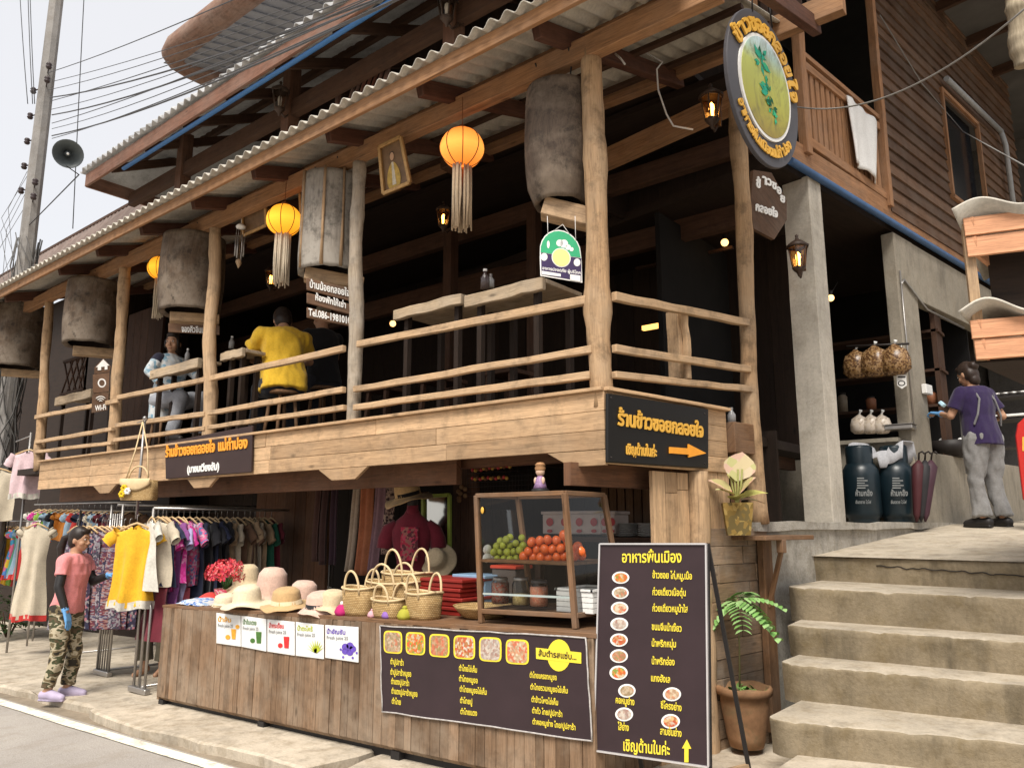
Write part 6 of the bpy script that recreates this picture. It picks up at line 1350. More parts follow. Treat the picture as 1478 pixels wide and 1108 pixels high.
# mannequin
c = PY(594, 800, 4.72); zs = PY(594, 757, 4.72).z; g = thing('mannequin', 'mannequin bust in a maroon embroidered blouse behind the baskets', 'mannequin', (c.x, c.y, .1))
k = 1.0; f_ = frame((.8, .6, 0), None, (0, 0, 1), (c.x, c.y, zs))
m = MB(); m.lathe([(.5, -.62), (.62, -.5), (.7, -.3), (.98, -.12), (1.02, -.05), (.8, .03), (.4, .09), (.28, .13), (.26, .17)], 26, f_, 0, .185, .115); m.ball(tuple(f_ @ V((0, 0, .12))), (.055, .055, .07)); m.build('blouse', cloth('maroon velvet', (.17, .016, .03), .2, .4), g)
for s_ in (-1, 1): m = MB(); m.tube([f_ @ V((s_ * .13, 0, .005)), f_ @ V((s_ * .2, 0, -.05)), f_ @ V((s_ * .225, 0, -.12)), f_ @ V((s_ * .235, 0, -.2))], [.05, .066, .07, .072], 14, wob=.06); m.build('sleeve', cloth('maroon velvet', (.17, .016, .03), .2, .4), g)
m = MB(); m.lathe([(.52, -1.35), (.58, -.9), (.55, -.58)], 26, f_, 0, .24, .18, lambda i, q, r, z: (r * (1 + .05 * math.sin(7 * q)), z)); m.build('skirt', cloth('dark skirt', (.05, .012, .02), .2, .4), g)
m = MB(); m.grid(lambda u, v: f_ @ V((-.075 + .15 * u, -.128 - .01 * math.sin(math.pi * u), -.02 - .28 * v)), 6, 6)
m.build('embroidered_panel', pattern('embroidery', [(.4, .03, .06), (.3, .12, .1), (.45, .06, .1), (.12, .03, .04)], 50), g)
m = MB(); m.ball(tuple(f_ @ V((0, 0, .2))), (.05, .05, .07), 12, 8); m.build('head_form', P_IRON, g); m = MB(); m.tube([f_ @ V((0, 0, -1.3)), (c.x, c.y, .12)], .02, 8); m.lathe([(0, 0), (.16, 0), (.15, .02), (0, .03)], 18, M4.Translation((c.x, c.y, .12))); m.build('stand', P_IRON, g)
hp_ = f_ @ V((-.03, -.02, .215)); hg = hat(583, 735, 4.7, .105, .12, .2, .03, H_TAN, 'tan straw hat with black ribbon on the mannequin', P_BLACK, (.25, -.12)); hg.location = hp_; hg['group'] = ''
del hg['group']
# mirror
f5 = lambda x, y: PY(x, y, 4.95)
g = thing('mirror', 'tall mirror in a lime green frame leaning beside the mannequin', 'mirror', tuple(f5(632, 850)))
t = NT('mirror glass'); t.col((.55, .54, .5)); t.rough(.12); t.p.inputs['Metallic'].default_value = 1.0; m = MB(); m.slab(f5(613, 851), f5(649, 850), f5(649, 715), f5(613, 716), .012); m.build('glass', t.m, g)
m = MB()
for a, b in (((612, 851), (650, 850)), ((650, 850), (650, 714)), ((650, 714), (612, 716)), ((612, 716), (612, 851))): m.beam(f5(*a) + V((0, -.01, 0)), f5(*b) + V((0, -.01, 0)), .03, .026, up=(0, 1, 0))
m.build('frame', plain('lime frame', (.24, .30, .05), .5, .25), g)
hg = hat(634, 812, 4.78, .085, .09, .15, .03, H_CREAM, 'cream straw hat hanging in front of the green framed mirror', None, (1.2, .2)); hg.location = PY(634, 810, 4.84); del hg['group']
m = MB(); m.slab(f5(622, 850) - V((0, .15, 0)), f5(646, 852) - V((0, .15, 0)), f5(643, 812) - V((0, .12, 0)), f5(636, 818) - V((0, .12, 0)), .01); tag(m.build('hat_scarf', cloth('hat scarf', (.3, .24, .16))), 'scarf draped below the hat by the mirror', 'scarf')
m = MB(); cc = PY(666, 712, 5.15)
for k in range(7): m.ball((cc.x + .05 * math.sin(k * 2), cc.y, cc.z + .06 - k * .02), .022, 8, 6)
m.tube([cc + V((0, 0, .06)), cc + V((0, 0, .5))], .003, 4); tag(m.build('trinket', plain('trinket straw', (.3, .18, .09), .8), origin=tuple(cc)), 'small straw trinket hanging on the dark partition', 'trinket')
# beaded net over the stall opening
m = MB(); a, b = PY(675, 664, 4.9), PY(786, 655, 4.9); zt_, zb_ = a.z, PY(675, 716, 4.9).z
for i in range(26): x = a.x + (b.x - a.x) * i / 25; m.tube([(x, 4.9, zt_), (x, 4.9, zb_)], .002, 4)
for i in range(9): z = zb_ + (zt_ - zb_) * i / 8; m.tube([(a.x, 4.9, z), (b.x, 4.9, z)], .002, 4)
tag(m.build('wire_net', P_IRON, origin=(a.x, 4.9, zb_)), 'wire mesh panel with hung bracelets above the glass case', 'mesh panel')
for k, (x0, y0, x1, y1) in enumerate(((680, 668, 712, 664), (682, 678, 740, 671), (682, 690, 735, 688))):
    m = MB(); n_ = 14
    for i in range(n_): m.ball(tuple(PY(x0 + (x1 - x0) * i / n_, y0 + (y1 - y0) * i / n_ + (1.5 if i % 2 else 0), 4.88)), .016, 7, 5, i % 3)
    tag(m.build('bracelet_row', [plain('bead red', (.45, .05, .05), .4), plain('bead yellow', (.5, .3, .06), .4), plain('bead brown', (.16, .07, .03), .4)]), ('red beaded strand highest on the wire mesh', 'mixed beaded strand in the middle of the mesh', 'amber beaded strand lowest on the wire mesh')[k], 'bracelets')
# ---------------------------------------------------------------- balcony furniture
def slab_table(x0, y0, x1, y1, hpx, yy, dep, label):
    a, b = PY(x0, y0, yy), PY(x1, y1, yy); th = hpx * (a - EYE).dot(FWD) / F_PX; g = thing('plank_table', label, 'table', ((a.x + b.x) / 2, yy, 2.34)); z = (a.z + b.z) / 2
    m = MB(); m.beam((a.x, yy, z - th / 2), (b.x, yy, z - th / 2), .05, th, n=8, jit=.005); m.box(((a.x + b.x) / 2, yy + dep / 2 + .03, z - .02), (abs(b.x - a.x), dep, .035)); m.build('top', W_SLAB, g, .005)
    for x in (a.x + .1, b.x - .1):
        for y in (yy + .06, yy + dep): m = MB(); m.box((x, y, (z + 2.34) / 2 - .03), (.045, .045, z - 2.36)); m.build('leg', W_BLACK, g)
    return z
zt1 = slab_table(570, 447, 668, 425, 15, 4.15, .45, 'long plank counter table behind the railing before the corner')
slab_table(673, 425, 785, 402, 18, 4.15, .45, 'long plank counter table with a bottle beside the corner post')
zt3 = slab_table(219, 535, 289, 517, 13, 4.08, .22, 'short plank table in front of the woman in the pale jacket')
slab_table(321, 509, 352, 503, 12, 4.08, .22, 'short plank table before the man in yellow')
slab_table(82, 575, 134, 560, 12, 4.4, .4, 'plank bench table at the far end of the balcony')
def bottle(p, r, h, mat, label, cap, nm='bottle'):
    g = thing(nm, label, 'bottle', tuple(p)); T = M4.Translation(p); m = MB(); m.lathe([(0, 0), (r, 0), (r, h * .55), (r * .4, h * .78), (r * .38, h * .92), (0, h * .92)], 14, T); m.build('body', mat, g)
    m = MB(); m.lathe([(r * .45, h * .88), (r * .45, h), (0, h)], 12, T); m.build('cap', cap, g)
def onbar(px, py, yy, z): q = PY(px, py, yy); q.z = z; return q
bottle(PY(700, 417, 4.3), .035, .16, plain('sauce glass', (.08, .06, .06), .15, .1, 9, 0, 0, .6), 'dark sauce bottle with white cap on the plank table', P_WHITE)
bottle(PY(708, 415, 4.35), .03, .11, plain('clear glassy', (.28, .28, .28), .1, .1, 9, 0, 0, .6), 'small glass cruet beside the dark sauce bottle', P_STEEL, 'cruet')
bottle(PY(270, 522, 4.45), .03, .16, plain('clear glassy', (.28, .28, .28), .1, .1, 9, 0, 0, .6), 'small condiment bottle in front of the seated woman', P_WHITE)
bottle(PY(334, 503, 4.45), .03, .14, plain('clear glassy', (.28, .28, .28), .1, .1, 9, 0, 0, .6), 'small condiment bottle before the man in yellow', P_WHITE)
p = PS(1057, 622, -.05)
g = thing('corner_shelf', 'small wooden bracket shelf with a glass between fascia and round post', 'shelf', tuple(p)); m = MB(); m.box((0, 0, 0), (.26, .2, .22), frame(SD, None, (0, 0, 1), p + V((0, 0, -.06)))); m.beam(p + V((0, 0, -.15)), p + V((0, 0, -.7)), .06, .05, up=SD); m.build('box', W_CASE, g, .005)
bottle(p + V((0, 0, .055)), .03, .12, plain('clear glassy', (.28, .28, .28), .1, .1, 9, 0, 0, .6), 'small glass jar standing on the corner shelf', P_STEEL, 'glass')
# seats deeper in the dark room
for k, (px, py, yy) in enumerate(((640, 520, 5.2), (735, 500, 5.3), (560, 545, 5.2))):
    c = PY(px, py, yy); c.z = 2.34; g = thing('wooden_stool', ('dark stool in the shadow below the bulb', 'dark stool in the shadow near the corner post', 'dark stool in the shadow by the fourth post')[k], 'stool', tuple(c)); m = MB(); m.box((c.x, c.y, c.z + .6), (.34, .34, .04)); m.build('seat', W_DARK, g, .006)
    for a in (-1, 1):
        for b in (-1, 1): m = MB(); m.beam((c.x + a * .13, c.y + b * .13, c.z + .58), (c.x + a * .16, c.y + b * .16, c.z), .04, .04, up=(1, 0, 0)); m.build('leg', W_DARK, g)

# ---------------------------------------------------------------- plants by the stairs
def leafblade(m, p, d, up, L, w, mi=0, bend=.3, fold=.25, n=6):
    d = V(d).normalized(); s_ = d.cross(V(up)).normalized(); u = s_.cross(d)
    pts = []
    for i in range(n + 1):
        t_ = i / n; k = math.sin(math.pi * min(1, t_ ** .8 * .98 + .02)) * w / 2; c = V(p) + d * L * t_ - V((0, 0, 1)) * bend * L * t_ * t_
        pts.append((c - s_ * k + u * fold * k, c, c + s_ * k + u * fold * k))
    vs = [q for r in pts for q in r]; fs = []
    for i in range(n):
        for j in (0, 1): a = i * 3 + j; fs.append((a, a + 1, a + 4, a + 3))
    m.add(vs, fs, mi, None, True)
sp = PS(1066, 772, .13); g = thing('bracket_shelf', 'narrow wooden shelf on a post bracket against the block wall', 'shelf', (sp.x, sp.y, .2))
m = MB(); m.beam(side(1.27, .14, sp.z - .02) , side(1.93, .14, sp.z - .02), .28, .03); m.build('board', W_CASE, g, .004)
m = MB(); m.beam(side(1.62, .06, .2), side(1.62, .06, sp.z - .04), .05, .12, up=SD); m.build('upright', W_CASE, g, .004)
m = MB(); m.beam(side(1.6, .22, sp.z - .05), side(1.6, .08, sp.z - .5), .03, .03); m.beam(side(1.5, .26, sp.z - .03), side(1.5, .26, sp.z - .12), .05, .05, up=SD); m.build('brace', W_CASE, g, .004)
c = PS(1066, 770, .14); c.z = sp.z; g = thing('potted_croton', 'pink and yellow leaved plant in a gold patterned pot on the bracket shelf', 'plant', tuple(c)); T = M4.Translation(c)
m = MB(); m.lathe([(0, 0), (.085, 0), (.1, .1), (.115, .215), (.105, .215), (.09, .18), (0, .18)], 6, T, 0, 1, 1, None, False); m.build('pot', pattern('gold pot print', [(.28, .18, .05), (.20, .13, .035), (.36, .25, .08), (.15, .11, .04)], 34), g)
LV = [pattern('cream pink leaf', [(.60, .50, .30), (.62, .42, .32), (.50, .48, .22), (.62, .52, .36)], 18), pattern('pink leaf', [(.58, .28, .20), (.60, .40, .28), (.42, .36, .16)], 20), plain('yellow green leaf', (.48, .46, .14), .5, .25, 12)]
m = MB(); b_ = c + V((0, 0, .2))
for d, L, w, mi, h in (((.15, .1, 1), .27, .22, 0, .13), ((-.75, -.5, .75), .22, .13, 1, .06), ((.8, .55, .45), .2, .13, 2, .03), ((.55, .1, .75), .2, .17, 1, .05), ((-.3, -.6, .35), .18, .1, 0, .05), ((-.1, .6, .9), .22, .14, 2, .12), ((.3, -.7, .3), .2, .12, 2, .02), ((.6, .8, .1), .2, .08, 0, .03)):
    leafblade(m, b_ + V((0, 0, h)) + V(d) * .03, d, V((0, -.4, 1)) if abs(V(d).normalized().z) < .9 else V((.6, -.8, 0)), L, w, mi, .25)
m.build('leaves', LV, g)
m = MB()
for k in range(4): m.tube([b_ + V((0, 0, -.02)), b_ + V((.02 * k - .03, .01, .12)), b_ + V((.03 * k - .04, 0, .24))], .007, 5)
m.build('stem', plain('croton stem', (.3, .3, .1), .6), g)
c = PZ(1078, 1076, .22); g = thing('terracotta_pot', 'worn terracotta pot with a compound leaved seedling at the foot of the stairs', 'plant', tuple(c)); T = M4.Translation(c)
t = NT('terracotta'); co = t.coord('Object'); x = t.ramp(t.noise(co, 5, 6, .65), [(.3, (.13, .07, .035)), (.55, (.26, .14, .07)), (.75, (.35, .21, .12))]); x = t.mix(t.ramp(t.noise(co, 9, 6, .7), [(.52, (0, 0, 0)), (.68, (.6,) * 3)]), x, (.12, .10, .05)); t.col(x); t.rough(.85); t.bump(t.noise(co, 30, 4), .4, .004)
m = MB(); m.lathe([(0, 0), (.105, 0), (.12, .06), (.15, .25), (.155, .31), (.175, .315), (.178, .35), (.165, .365), (.15, .355), (.14, .3), (0, .3)], 28, T, 0, 1, 1, lambda i, q, r, z: (r * (1 + .012 * math.sin(6 * q) * (i > 7)), z + .006 * math.sin(5 * q) * (i > 6))); m.build('pot', t.m, g)
m = MB(); m.lathe([(0, .315), (.1, .32), (.145, .31)], 20, T, 0, 1, 1, lambda i, q, r, z: (r, z + .01 * math.sin(q * 7))); m.build('soil', plain('potting soil', (.035, .025, .018), .95, .4, 30), g)
LG = [plain('fern green', (.17, .34, .09), .5, .3, 20), plain('pale fern green', (.26, .42, .16), .5, .3, 20), plain('weed green', (.12, .2, .05), .5, .3, 20)]
m = MB(); top_ = c + V((-.015, 0, .9)); m.tube([c + V((-.03, 0, .3)), c + V((-.02, .01, .6)), top_], [.007, .006, .005], 6); m.build('stem', plain('seedling stem', (.13, .12, .05), .7), g)
m = MB()
for az, el, L in ((-20, -12, .30), (25, 8, .34), (160, -22, .3), (200, -40, .28), (80, 25, .24), (-60, -20, .3), (5, -28, .34), (110, 5, .28)):
    d = V((math.cos(R(az)) * math.cos(R(el)), math.sin(R(az)) * math.cos(R(el)), math.sin(R(el)))); s_ = d.cross(V((0, 0, 1))).normalized()
    for i in range(9):
        L_ = L * .82; p_ = top_ + d * L_ * (.18 + .82 * i / 8) - V((0, 0, .28 * L * (i / 8) ** 2))
        for k in (-1, 1): leafblade(m, p_, s_ * k + d * .35 + V((0, 0, -.1)), (0, 0, 1), .085 * (1.15 - .5 * (i / 8)), .048, (i + k) % 2, .25, .2, 3)
m.build('leaves', LG, g)
m = MB()
for k in range(26):
    a = random.random() * 6.28; r = random.uniform(.02, .13); leafblade(m, c + V((r * math.cos(a), r * math.sin(a), .32)), (math.cos(a * 3), math.sin(a * 3), random.uniform(.4, 1.6)), (0, 0, 1), random.uniform(.05, .11), .035, 2 if k % 3 else 0, .3, .2, 3)
m.build('weeds', LG, g)
# shrub at the far end of the pavement
c = PY(14, 890, 4.9); c.z = gz(c.x); g = thing('shrub', 'dark green leafy shrub under the child dresses', 'shrub', tuple(c)); m = MB()
for k in range(420):
    a = random.random() * 6.28; b = random.uniform(.05, 1); r = .55 * math.sqrt(random.random()); p_ = c + V((r * math.cos(a) * 1.3, r * math.sin(a) * .8, .1 + .75 * b * (1 - (r / .6) ** 2 * .5)))
    leafblade(m, p_, (math.cos(a + 1), math.sin(a + 1), random.uniform(-.4, .8)), (0, 0, 1), random.uniform(.07, .14), .05, k % 3, .3, .2, 3)
m.build('leaves', [plain('shrub green', (.05, .10, .025), .5, .3, 9), plain('shrub dark', (.03, .065, .02), .5, .3, 9), plain('shrub light', (.09, .16, .04), .5, .3, 9)], g)
m = MB()
for k in range(7): a = k * .9; m.tube([c, c + V((.25 * math.cos(a), .2 * math.sin(a), .45))], [.015, .006], 5)
m.build('stem', W_DARK, g)

# ---------------------------------------------------------------- towel, gas bottles, kitchen things
tp = [PS(1222, 138, .05), PS(1266, 176, .05), PS(1268, 262, .07), PS(1234, 236, .07)]
m = MB(); m.grid(lambda u, v: (tp[0].lerp(tp[1], u)).lerp(tp[3].lerp(tp[2], u), v) + SN * (.018 * math.sin(u * 9 + v * 2) * (.3 + v) + .01 * math.sin(u * 17)) + V((0, 0, .02 * math.sin(u * 4) * v)), 18, 16); tag(m.build('towel', cloth('white terry', (.74, .73, .71), .06, .8, .95, 90), solid=.012), 'white towel draped over the slatted balcony rail', 'towel')
m = MB(); q = [PS(1126, 52, .0), PS(1147, 95, .0), PS(1146, 130, .02), PS(1130, 100, .02)]; m.grid(lambda u, v: (q[0].lerp(q[1], u)).lerp(q[3].lerp(q[2], u), v) + SN * (-.12 + .01 * math.sin(u * 9)), 8, 8); tag(m.build('towel', cloth('white terry', (.74, .73, .71), .06, .8, .95, 90), solid=.012), 'white cloth mostly hidden behind the oval sign', 'cloth')
GAS = plain('gas bottle teal', (.006, .015, .021), .35, .25, 5, 0, 0, .5)
def gas(px, label):
    b = PD(px, 747, 7.55); b.z = 1.605; g = thing('gas_cylinder', label, 'gas cylinder', tuple(b), 'gas cylinders on the ledge'); T = M4.Translation(b)
    m = MB(); m.lathe([(.13, 0), (.14, .02), (.14, .05), (.155, .06), (.17, .1), (.172, .45), (.165, .52), (.13, .58), (.07, .61), (0, .615)], 28, T, close=True); m.build('body', GAS, g)
    m = MB(); m.lathe([(.125, .56), (.125, .74), (.118, .76), (.112, .74), (.112, .57)], 24, T); m.build('collar', GAS, g)
    m = MB(); m.lathe([(0, .6), (.02, .61), (.02, .68), (.035, .69), (.035, .71), (0, .715)], 12, T); m.build('valve', plain('brass', (.4, .28, .1), .4, .1, 9, 0, .8), g)
    m = MB(); fg = lambda x, y: PD(x, y, 7.55) - V(((b - EYE).x, (b - EYE).y, 0)).normalized() * .178
    x = px - 12; m.text('ห้ามกลิ้ง', fg, x, 716, x + 24, 716, 6, 0, 0, .03, .002); m.text('อันตราย ไวไฟ', fg, x, 727, x + 22, 727, 3.5, 0, 0, .02, .002)
    for k in range(5): poly(m, fg, [(x + 2, 692 + k * 3.4), (x + 12 + (k * 5) % 9, 692 + k * 3.4), (x + 12 + (k * 5) % 9, 690.4 + k * 3.4), (x + 2, 690.4 + k * 3.4)], 0, .002, .001)
    m.build('stencil', plain('stencil grey', (.24, .25, .25), .6), g); return b
g1, g2 = gas(1247, 'dark teal gas cylinder next to the concrete column'), gas(1298, 'dark teal gas cylinder next to the umbrellas')
def cov(u, v):
    a = g1 + V((-.05, .05, .76)); b = g2 + V((.14, .02, .76)); p_ = a.lerp(b, u); z = .02 + .02 * math.sin(u * 14) - .1 * math.sin(math.pi * u) ** 2 * (1 if .3 < u < .7 else .4)
    k = (v - .5) * .26; n_ = V((-.3, -1, 0)).normalized(); over = max(0, abs(v - .5) - .36) * 1.0
    return p_ + n_ * k + V((0, 0, z - over * (1.2 if u > .55 else .4)))
m = MB(); m.grid(cov, 26, 14); tag(m.build('grey_cloth', cloth('grey towel', (.42, .42, .44), .12, .8), solid=.008), 'grey towel laid over the two gas cylinders', 'cloth')
for k in range(3):
    a = PD(1322 + k * 6, 742 - k * 3, 7.3); a.z = 1.62; b = PD(1326 + k * 9, 664, 7.4); g = thing('folded_umbrella', ('dark maroon folded umbrella touching the gas cylinder', 'dark folded umbrella in the middle of three by the pillar', 'dark folded umbrella against the concrete pillar')[k], 'umbrella', tuple(a), 'umbrellas leaning by the gas cylinders')
    m = MB(); m.tube([a, a.lerp(b, .12), a.lerp(b, .6), a.lerp(b, .9), a.lerp(b, 1.0)], [.008, .03, .055, .06, .012], 10, wob=.12); m.build('canopy', plain(('maroon nylon', 'black nylon', 'plum nylon')[k], ((.06, .015, .018), (.02, .018, .02), (.05, .02, .03))[k], .6), g)
    m = MB(); m.tube([b, b + (b - a) * .12, b + (b - a) * .14 + SN * .03, b + (b - a) * .1 + SN * .05], .009, 6); m.build('handle', P_IRON, g)
def snack(px, py, rpx, yy, mats, label, nm='snack_bag', cat='bag', grp=None):
    c = PY(px, py, yy); r = rpx * (c - EYE).dot(FWD) / F_PX; g = thing(nm, label, cat, (c.x, c.y, c.z - r), grp)
    m = MB(); m.lathe([(0, -r * 1.1), (r * .6, -r * 1.05), (r * .95, -r * .7), (r, -r * .1), (r * .8, r * .6), (r * .3, r * .95), (r * .12, r * 1.1)], 20, M4.Translation(c), 0, 1, .8, lambda i, q, a, z: (a * (1 + .12 * noise.noise(V((q * 2, z * 12, px)))), z)); m.build('contents', mats, g)
    m = MB(); m.tube([c + V((0, 0, r * .98)), c + V((.01, .01, r + .03)), c + V((.02, .0, r + .05))], [.012, .01, .018], 6); m.build('knot', P_WHITE, g)
CH = pattern('pork crackling', [(.14, .07, .03), (.26, .15, .06), (.09, .045, .02), (.32, .2, .1)], 62, rough=.25)
snack(1236, 525, 19, 8.25, CH, 'dim plastic bag of crackling hanging nearest the column', grp='bags of crackling hung in the kitchen'); snack(1263, 521, 21, 8.22, CH, 'plastic bag of golden crackling hanging in the middle', grp='bags of crackling hung in the kitchen'); snack(1292, 519, 21, 8.2, CH, 'brightest plastic bag of crackling hanging beside the pillar', grp='bags of crackling hung in the kitchen')
m = MB(); m.tube([PY(1222, 500, 8.25), PY(1312, 496, 8.2)], .012, 6); tag(m.build('hanging_bar', P_IRON), 'iron bar across the kitchen opening with hung bags', 'rail')
NU = pattern('noodle bag', [(.55, .46, .36), (.62, .54, .45), (.42, .34, .26), (.58, .5, .42)], 40, rough=.3)
for k, px in enumerate((1241, 1257, 1273)): snack(px, 612, 13, 8.42, NU, ('cloudy bag of noodles on the sill nearest the column', 'middle cloudy bag of noodles on the kitchen sill', 'cloudy bag of noodles on the sill beside the steel tray')[k], 'noodle_bag', 'bag', 'noodle bags on the kitchen sill')
a = PY(1292, 622, 8.45); g = thing('steel_tray', 'steel tray on the kitchen sill', 'tray', tuple(a)); m = MB(); m.box((a.x + .05, a.y, a.z + .03), (.26, .2, .05)); m.build('body', P_STEEL, g, .01); m = MB(); m.box((a.x + .05, a.y, a.z + .058), (.28, .22, .006)); m.build('rim', P_STEEL, g)
f8 = lambda x, y: PY(x, y, 8.2); g = thing('notice_tag', 'small white tag with a dark oval hanging in the kitchen window', 'sign', tuple(f8(1301, 560))); m = MB(); poly(m, f8, [(1294, 541), (1308, 541), (1309, 556), (1302, 561), (1295, 556)], 0, 0, .004); m.build('card', P_WHITE, g); m = MB(); m.disc(f8, 1301.5, 553, 5.5, 4, 0, .006); m.disc(f8, 1301.5, 553, 3.8, 2.6, 1, .007); poly(m, f8, [(1296, 543), (1307, 543), (1307, 545), (1296, 545)], 0, .005, .001); m.build('oval_mark', [P_IRON, P_WHITE], g)
m = MB(); m.tube([f8(1301, 541), f8(1301, 498)], .003, 4); m.build('string', P_WHITE, g)
# dim kitchen shelves behind the hanging bags
g = thing('kitchen_shelf', 'dim shelves of jars and boxes inside the kitchen opening', 'shelf', (-2.6, 9.6, 2.45))
for z in (2.9, 3.3, 3.75): m = MB(); m.box((-2.55, 9.7, z), (1.9, .35, .03)); m.build('board', W_DARK, g)
for x in (-3.5, -1.65): m = MB(); m.box((x, 9.7, 2.85), (.05, .35, 2.4)); m.build('side_panel', W_DARK, g)
for k in range(11):
    x = -3.35 + k * .16; z = (2.92, 3.32)[k % 2]; h = random.uniform(.12, .24); p = V((x, 9.62, z)); q = thing('storage_jar', 'dim jar or tin standing on the kitchen shelves', 'jar', tuple(p), 'jars and tins on the kitchen shelves'); m = MB(); m.lathe([(0, 0), (.055, 0), (.058, h * .8), (.04, h * .88), (.04, h), (0, h)], 14, M4.Translation(p)); m.build('body', plain('dim jar %d' % (k % 4), ((.25, .2, .14), (.12, .1, .09), (.3, .12, .06), (.3, .29, .26))[k % 4], .4), q); m = MB(); m.lathe([(.042, h * .9), (.045, h * 1.02), (0, h * 1.03)], 12, M4.Translation(p)); m.build('lid', P_IRON, q)
# plank kiosk at the edge of the yard
KP = PD(1400, 330, 4.3); kd = V((.959, .284, 0)).normalized(); kv = V((KP.x, KP.y, 0)).normalized() * -1; kv = (kv - kd * .25).normalized(); kn = kd.cross(V((0, 0, 1))); fK = plane_n(KP, kn)
KW = wood('kiosk plank wood', (.62, .31, .17), .12, 1.0, weather=.0, stain=.12); kio = thing('plank_kiosk', 'small kiosk of orange planks under wavy roof sheets at the photo edge', 'kiosk', (KP.x + .6, KP.y + .3, .9))
for (x0, y0), (x1, y1), hp in (((1393, 341), (1560, 328), 26), ((1397, 371), (1560, 362), 28), ((1403, 489), (1560, 484), 26), ((1409, 519), (1560, 516), 28)):
    a, b = fK(x0, y0), fK(x1, y1); b.z = a.z; h = hp * (a - EYE).dot(FWD) / F_PX * 1.06; m = MB(); m.slab(a + kn * .012, b + kn * .012, b + V((0, 0, h)), a + V((0, 0, h)), .02); m.build('fascia_plank', KW, kio, .002)
for (x0, y0), hp in (((1393, 341), 26), ((1397, 371), 28), ((1403, 489), 26), ((1409, 519), 28)):
    a = fK(x0, y0); h = hp * (a - EYE).dot(FWD) / F_PX * 1.06; m = MB(); m.slab(a - kv * 1.2 + kd * .03, a + kd * .03, a + kd * .03 + V((0, 0, h)), a - kv * 1.2 + kd * .03 + V((0, 0, h)), .02); m.build('side_plank', KW, kio, .002)
def ksheet(zpx, amp, nm, back):
    a = fK(*zpx); mm = MB(); mm.grid(lambda u, v: a + kd * (-.07 + 1.5 * u) + kn * .06 - kv * .5 * v + V((0, 0, amp * math.sin(u * 1.5 / .42 * 6.283 - .4) + .03 + back * v)), 80, 4); mm.build(nm, C_ROOF, kio, solid=.012)
ksheet((1393, 309), .034, 'roof_sheet', -.3); ksheet((1403, 455), .045, 'awning_sheet', -.1)
for s_ in (0, 1.3):
    a = fK(1406, 400) + kd * s_ - kn * .06; m = MB(); m.beam((a.x, a.y, gz(a.x) + (.03 if s_ == 0 else .0) + (1.0 if s_ == 0 else 0)) if False else (a.x, a.y, fK(1409, 519).z), (a.x, a.y, fK(1393, 318).z), .05, .05, up=kd); m.build('post', W_RAIL, kio)
for s_, dp in ((.75, .1), (1.3, .1), (.75, 1.1), (1.3, 1.1)):
    a = fK(1409, 519) + kd * s_ - kv * dp; m = MB(); m.beam((a.x, a.y, .3), (a.x, a.y, a.z + .05), .06, .06, up=kd); m.build('leg', W_RAIL, kio)
m = MB(); a = fK(1409, 519) - kv * 1.15; m.slab(a + kd * .0, a + kd * 1.4, a + kd * 1.4 + V((0, 0, .9)), a + V((0, 0, .9)), .03); m.slab(fK(1409, 519) + V((0, 0, .02)) - kn * .05, fK(1409, 519) + kd * 1.4 + V((0, 0, .02)) - kn * .05, a + kd * 1.4 + V((0, 0, .02)), a + V((0, 0, .02)), .03); m.build('back_boards', W_BLACK, kio); m = MB(); za, zb2_ = fK(1403, 466).z, fK(1393, 325).z; a = fK(1409, 519) - kv * .22 + kd * .06; m.slab(V((a.x, a.y, za)), V((a.x, a.y, za)) + kd * 1.3, V((a.x, a.y, zb2_)) + kd * 1.3, V((a.x, a.y, zb2_)), .02); m.build('shade_panel', W_BLACK, kio)
# red shield shaped sign board at the edge
fR = facing(PD(1478, 650, 7.0), 15); g = thing('red_signboard', 'tall red rounded board with gold marks at the photo edge', 'sign', tuple(fR(1475, 745)))
m = MB(); poly(m, fR, [(1476, 720), (1500, 742), (1520, 742), (1530, 610), (1505, 596), (1482, 599), (1468, 612), (1465, 630)], 0, 0, .03); m.build('board', plain('red lacquer bright', (.48, .028, .022), .3, .1, 4), g, .005)
m = MB(); poly(m, fR, [(1474, 631), (1490, 630), (1490, 652), (1474, 651)], 0, .031, .004); m.build('gold_mark', P_GOLD, g); m = MB(); m.tube([fR(1490, 742), fR(1490, 756)], .02, 6); m.build('foot', P_IRON, g)
# dish stand behind the cook
c = PD(1462, 605, 8.4); g = thing('dish_rack', 'dark dish rack with pale tray behind the cook', 'rack', (c.x, c.y, 1.62))
m = MB()
for a in (-.25, .25): m.tube([(c.x + a, c.y, 1.62), (c.x + a, c.y, c.z + .25)], .015, 6)
for z in (-.3, 0, .25): m.box((c.x, c.y + .1, c.z + z), (.6, .3, .02))
m.build('frame', P_IRON, g); m = MB(); m.box((c.x - .05, c.y + .05, c.z + .04), (.4, .22, .03)); m.build('tray', P_WHITE, g, .008)
m = MB()
for k in range(6): m.lathe([(.02, 0), (.07, .03), (.075, .05), (.06, .03), (0, .01)], 12, M4.Translation((c.x - .22 + k * .08, c.y + .1, c.z + .26)))
m.build('bowls', P_STEEL, g)
a = PS(1372, 618, -.05); g = thing('wash_basin', 'dark wash basin with bubbles on the low wall beside the cook', 'basin', tuple(a)); m = MB(); m.lathe([(0, 0), (.16, 0), (.22, .17), (.21, .17), (.15, .03), (0, .03)], 22, M4.Translation((a.x - .02, a.y, 2.335))); m.build('bowl', P_IRON, g); m = MB()
for k in range(9): m.ball((a.x - .02 + .11 * math.cos(k * 2.1), a.y + .11 * math.sin(k * 2.1), 2.335 + .16), .045, 8, 6)
m.build('foam', P_WHITE, g)
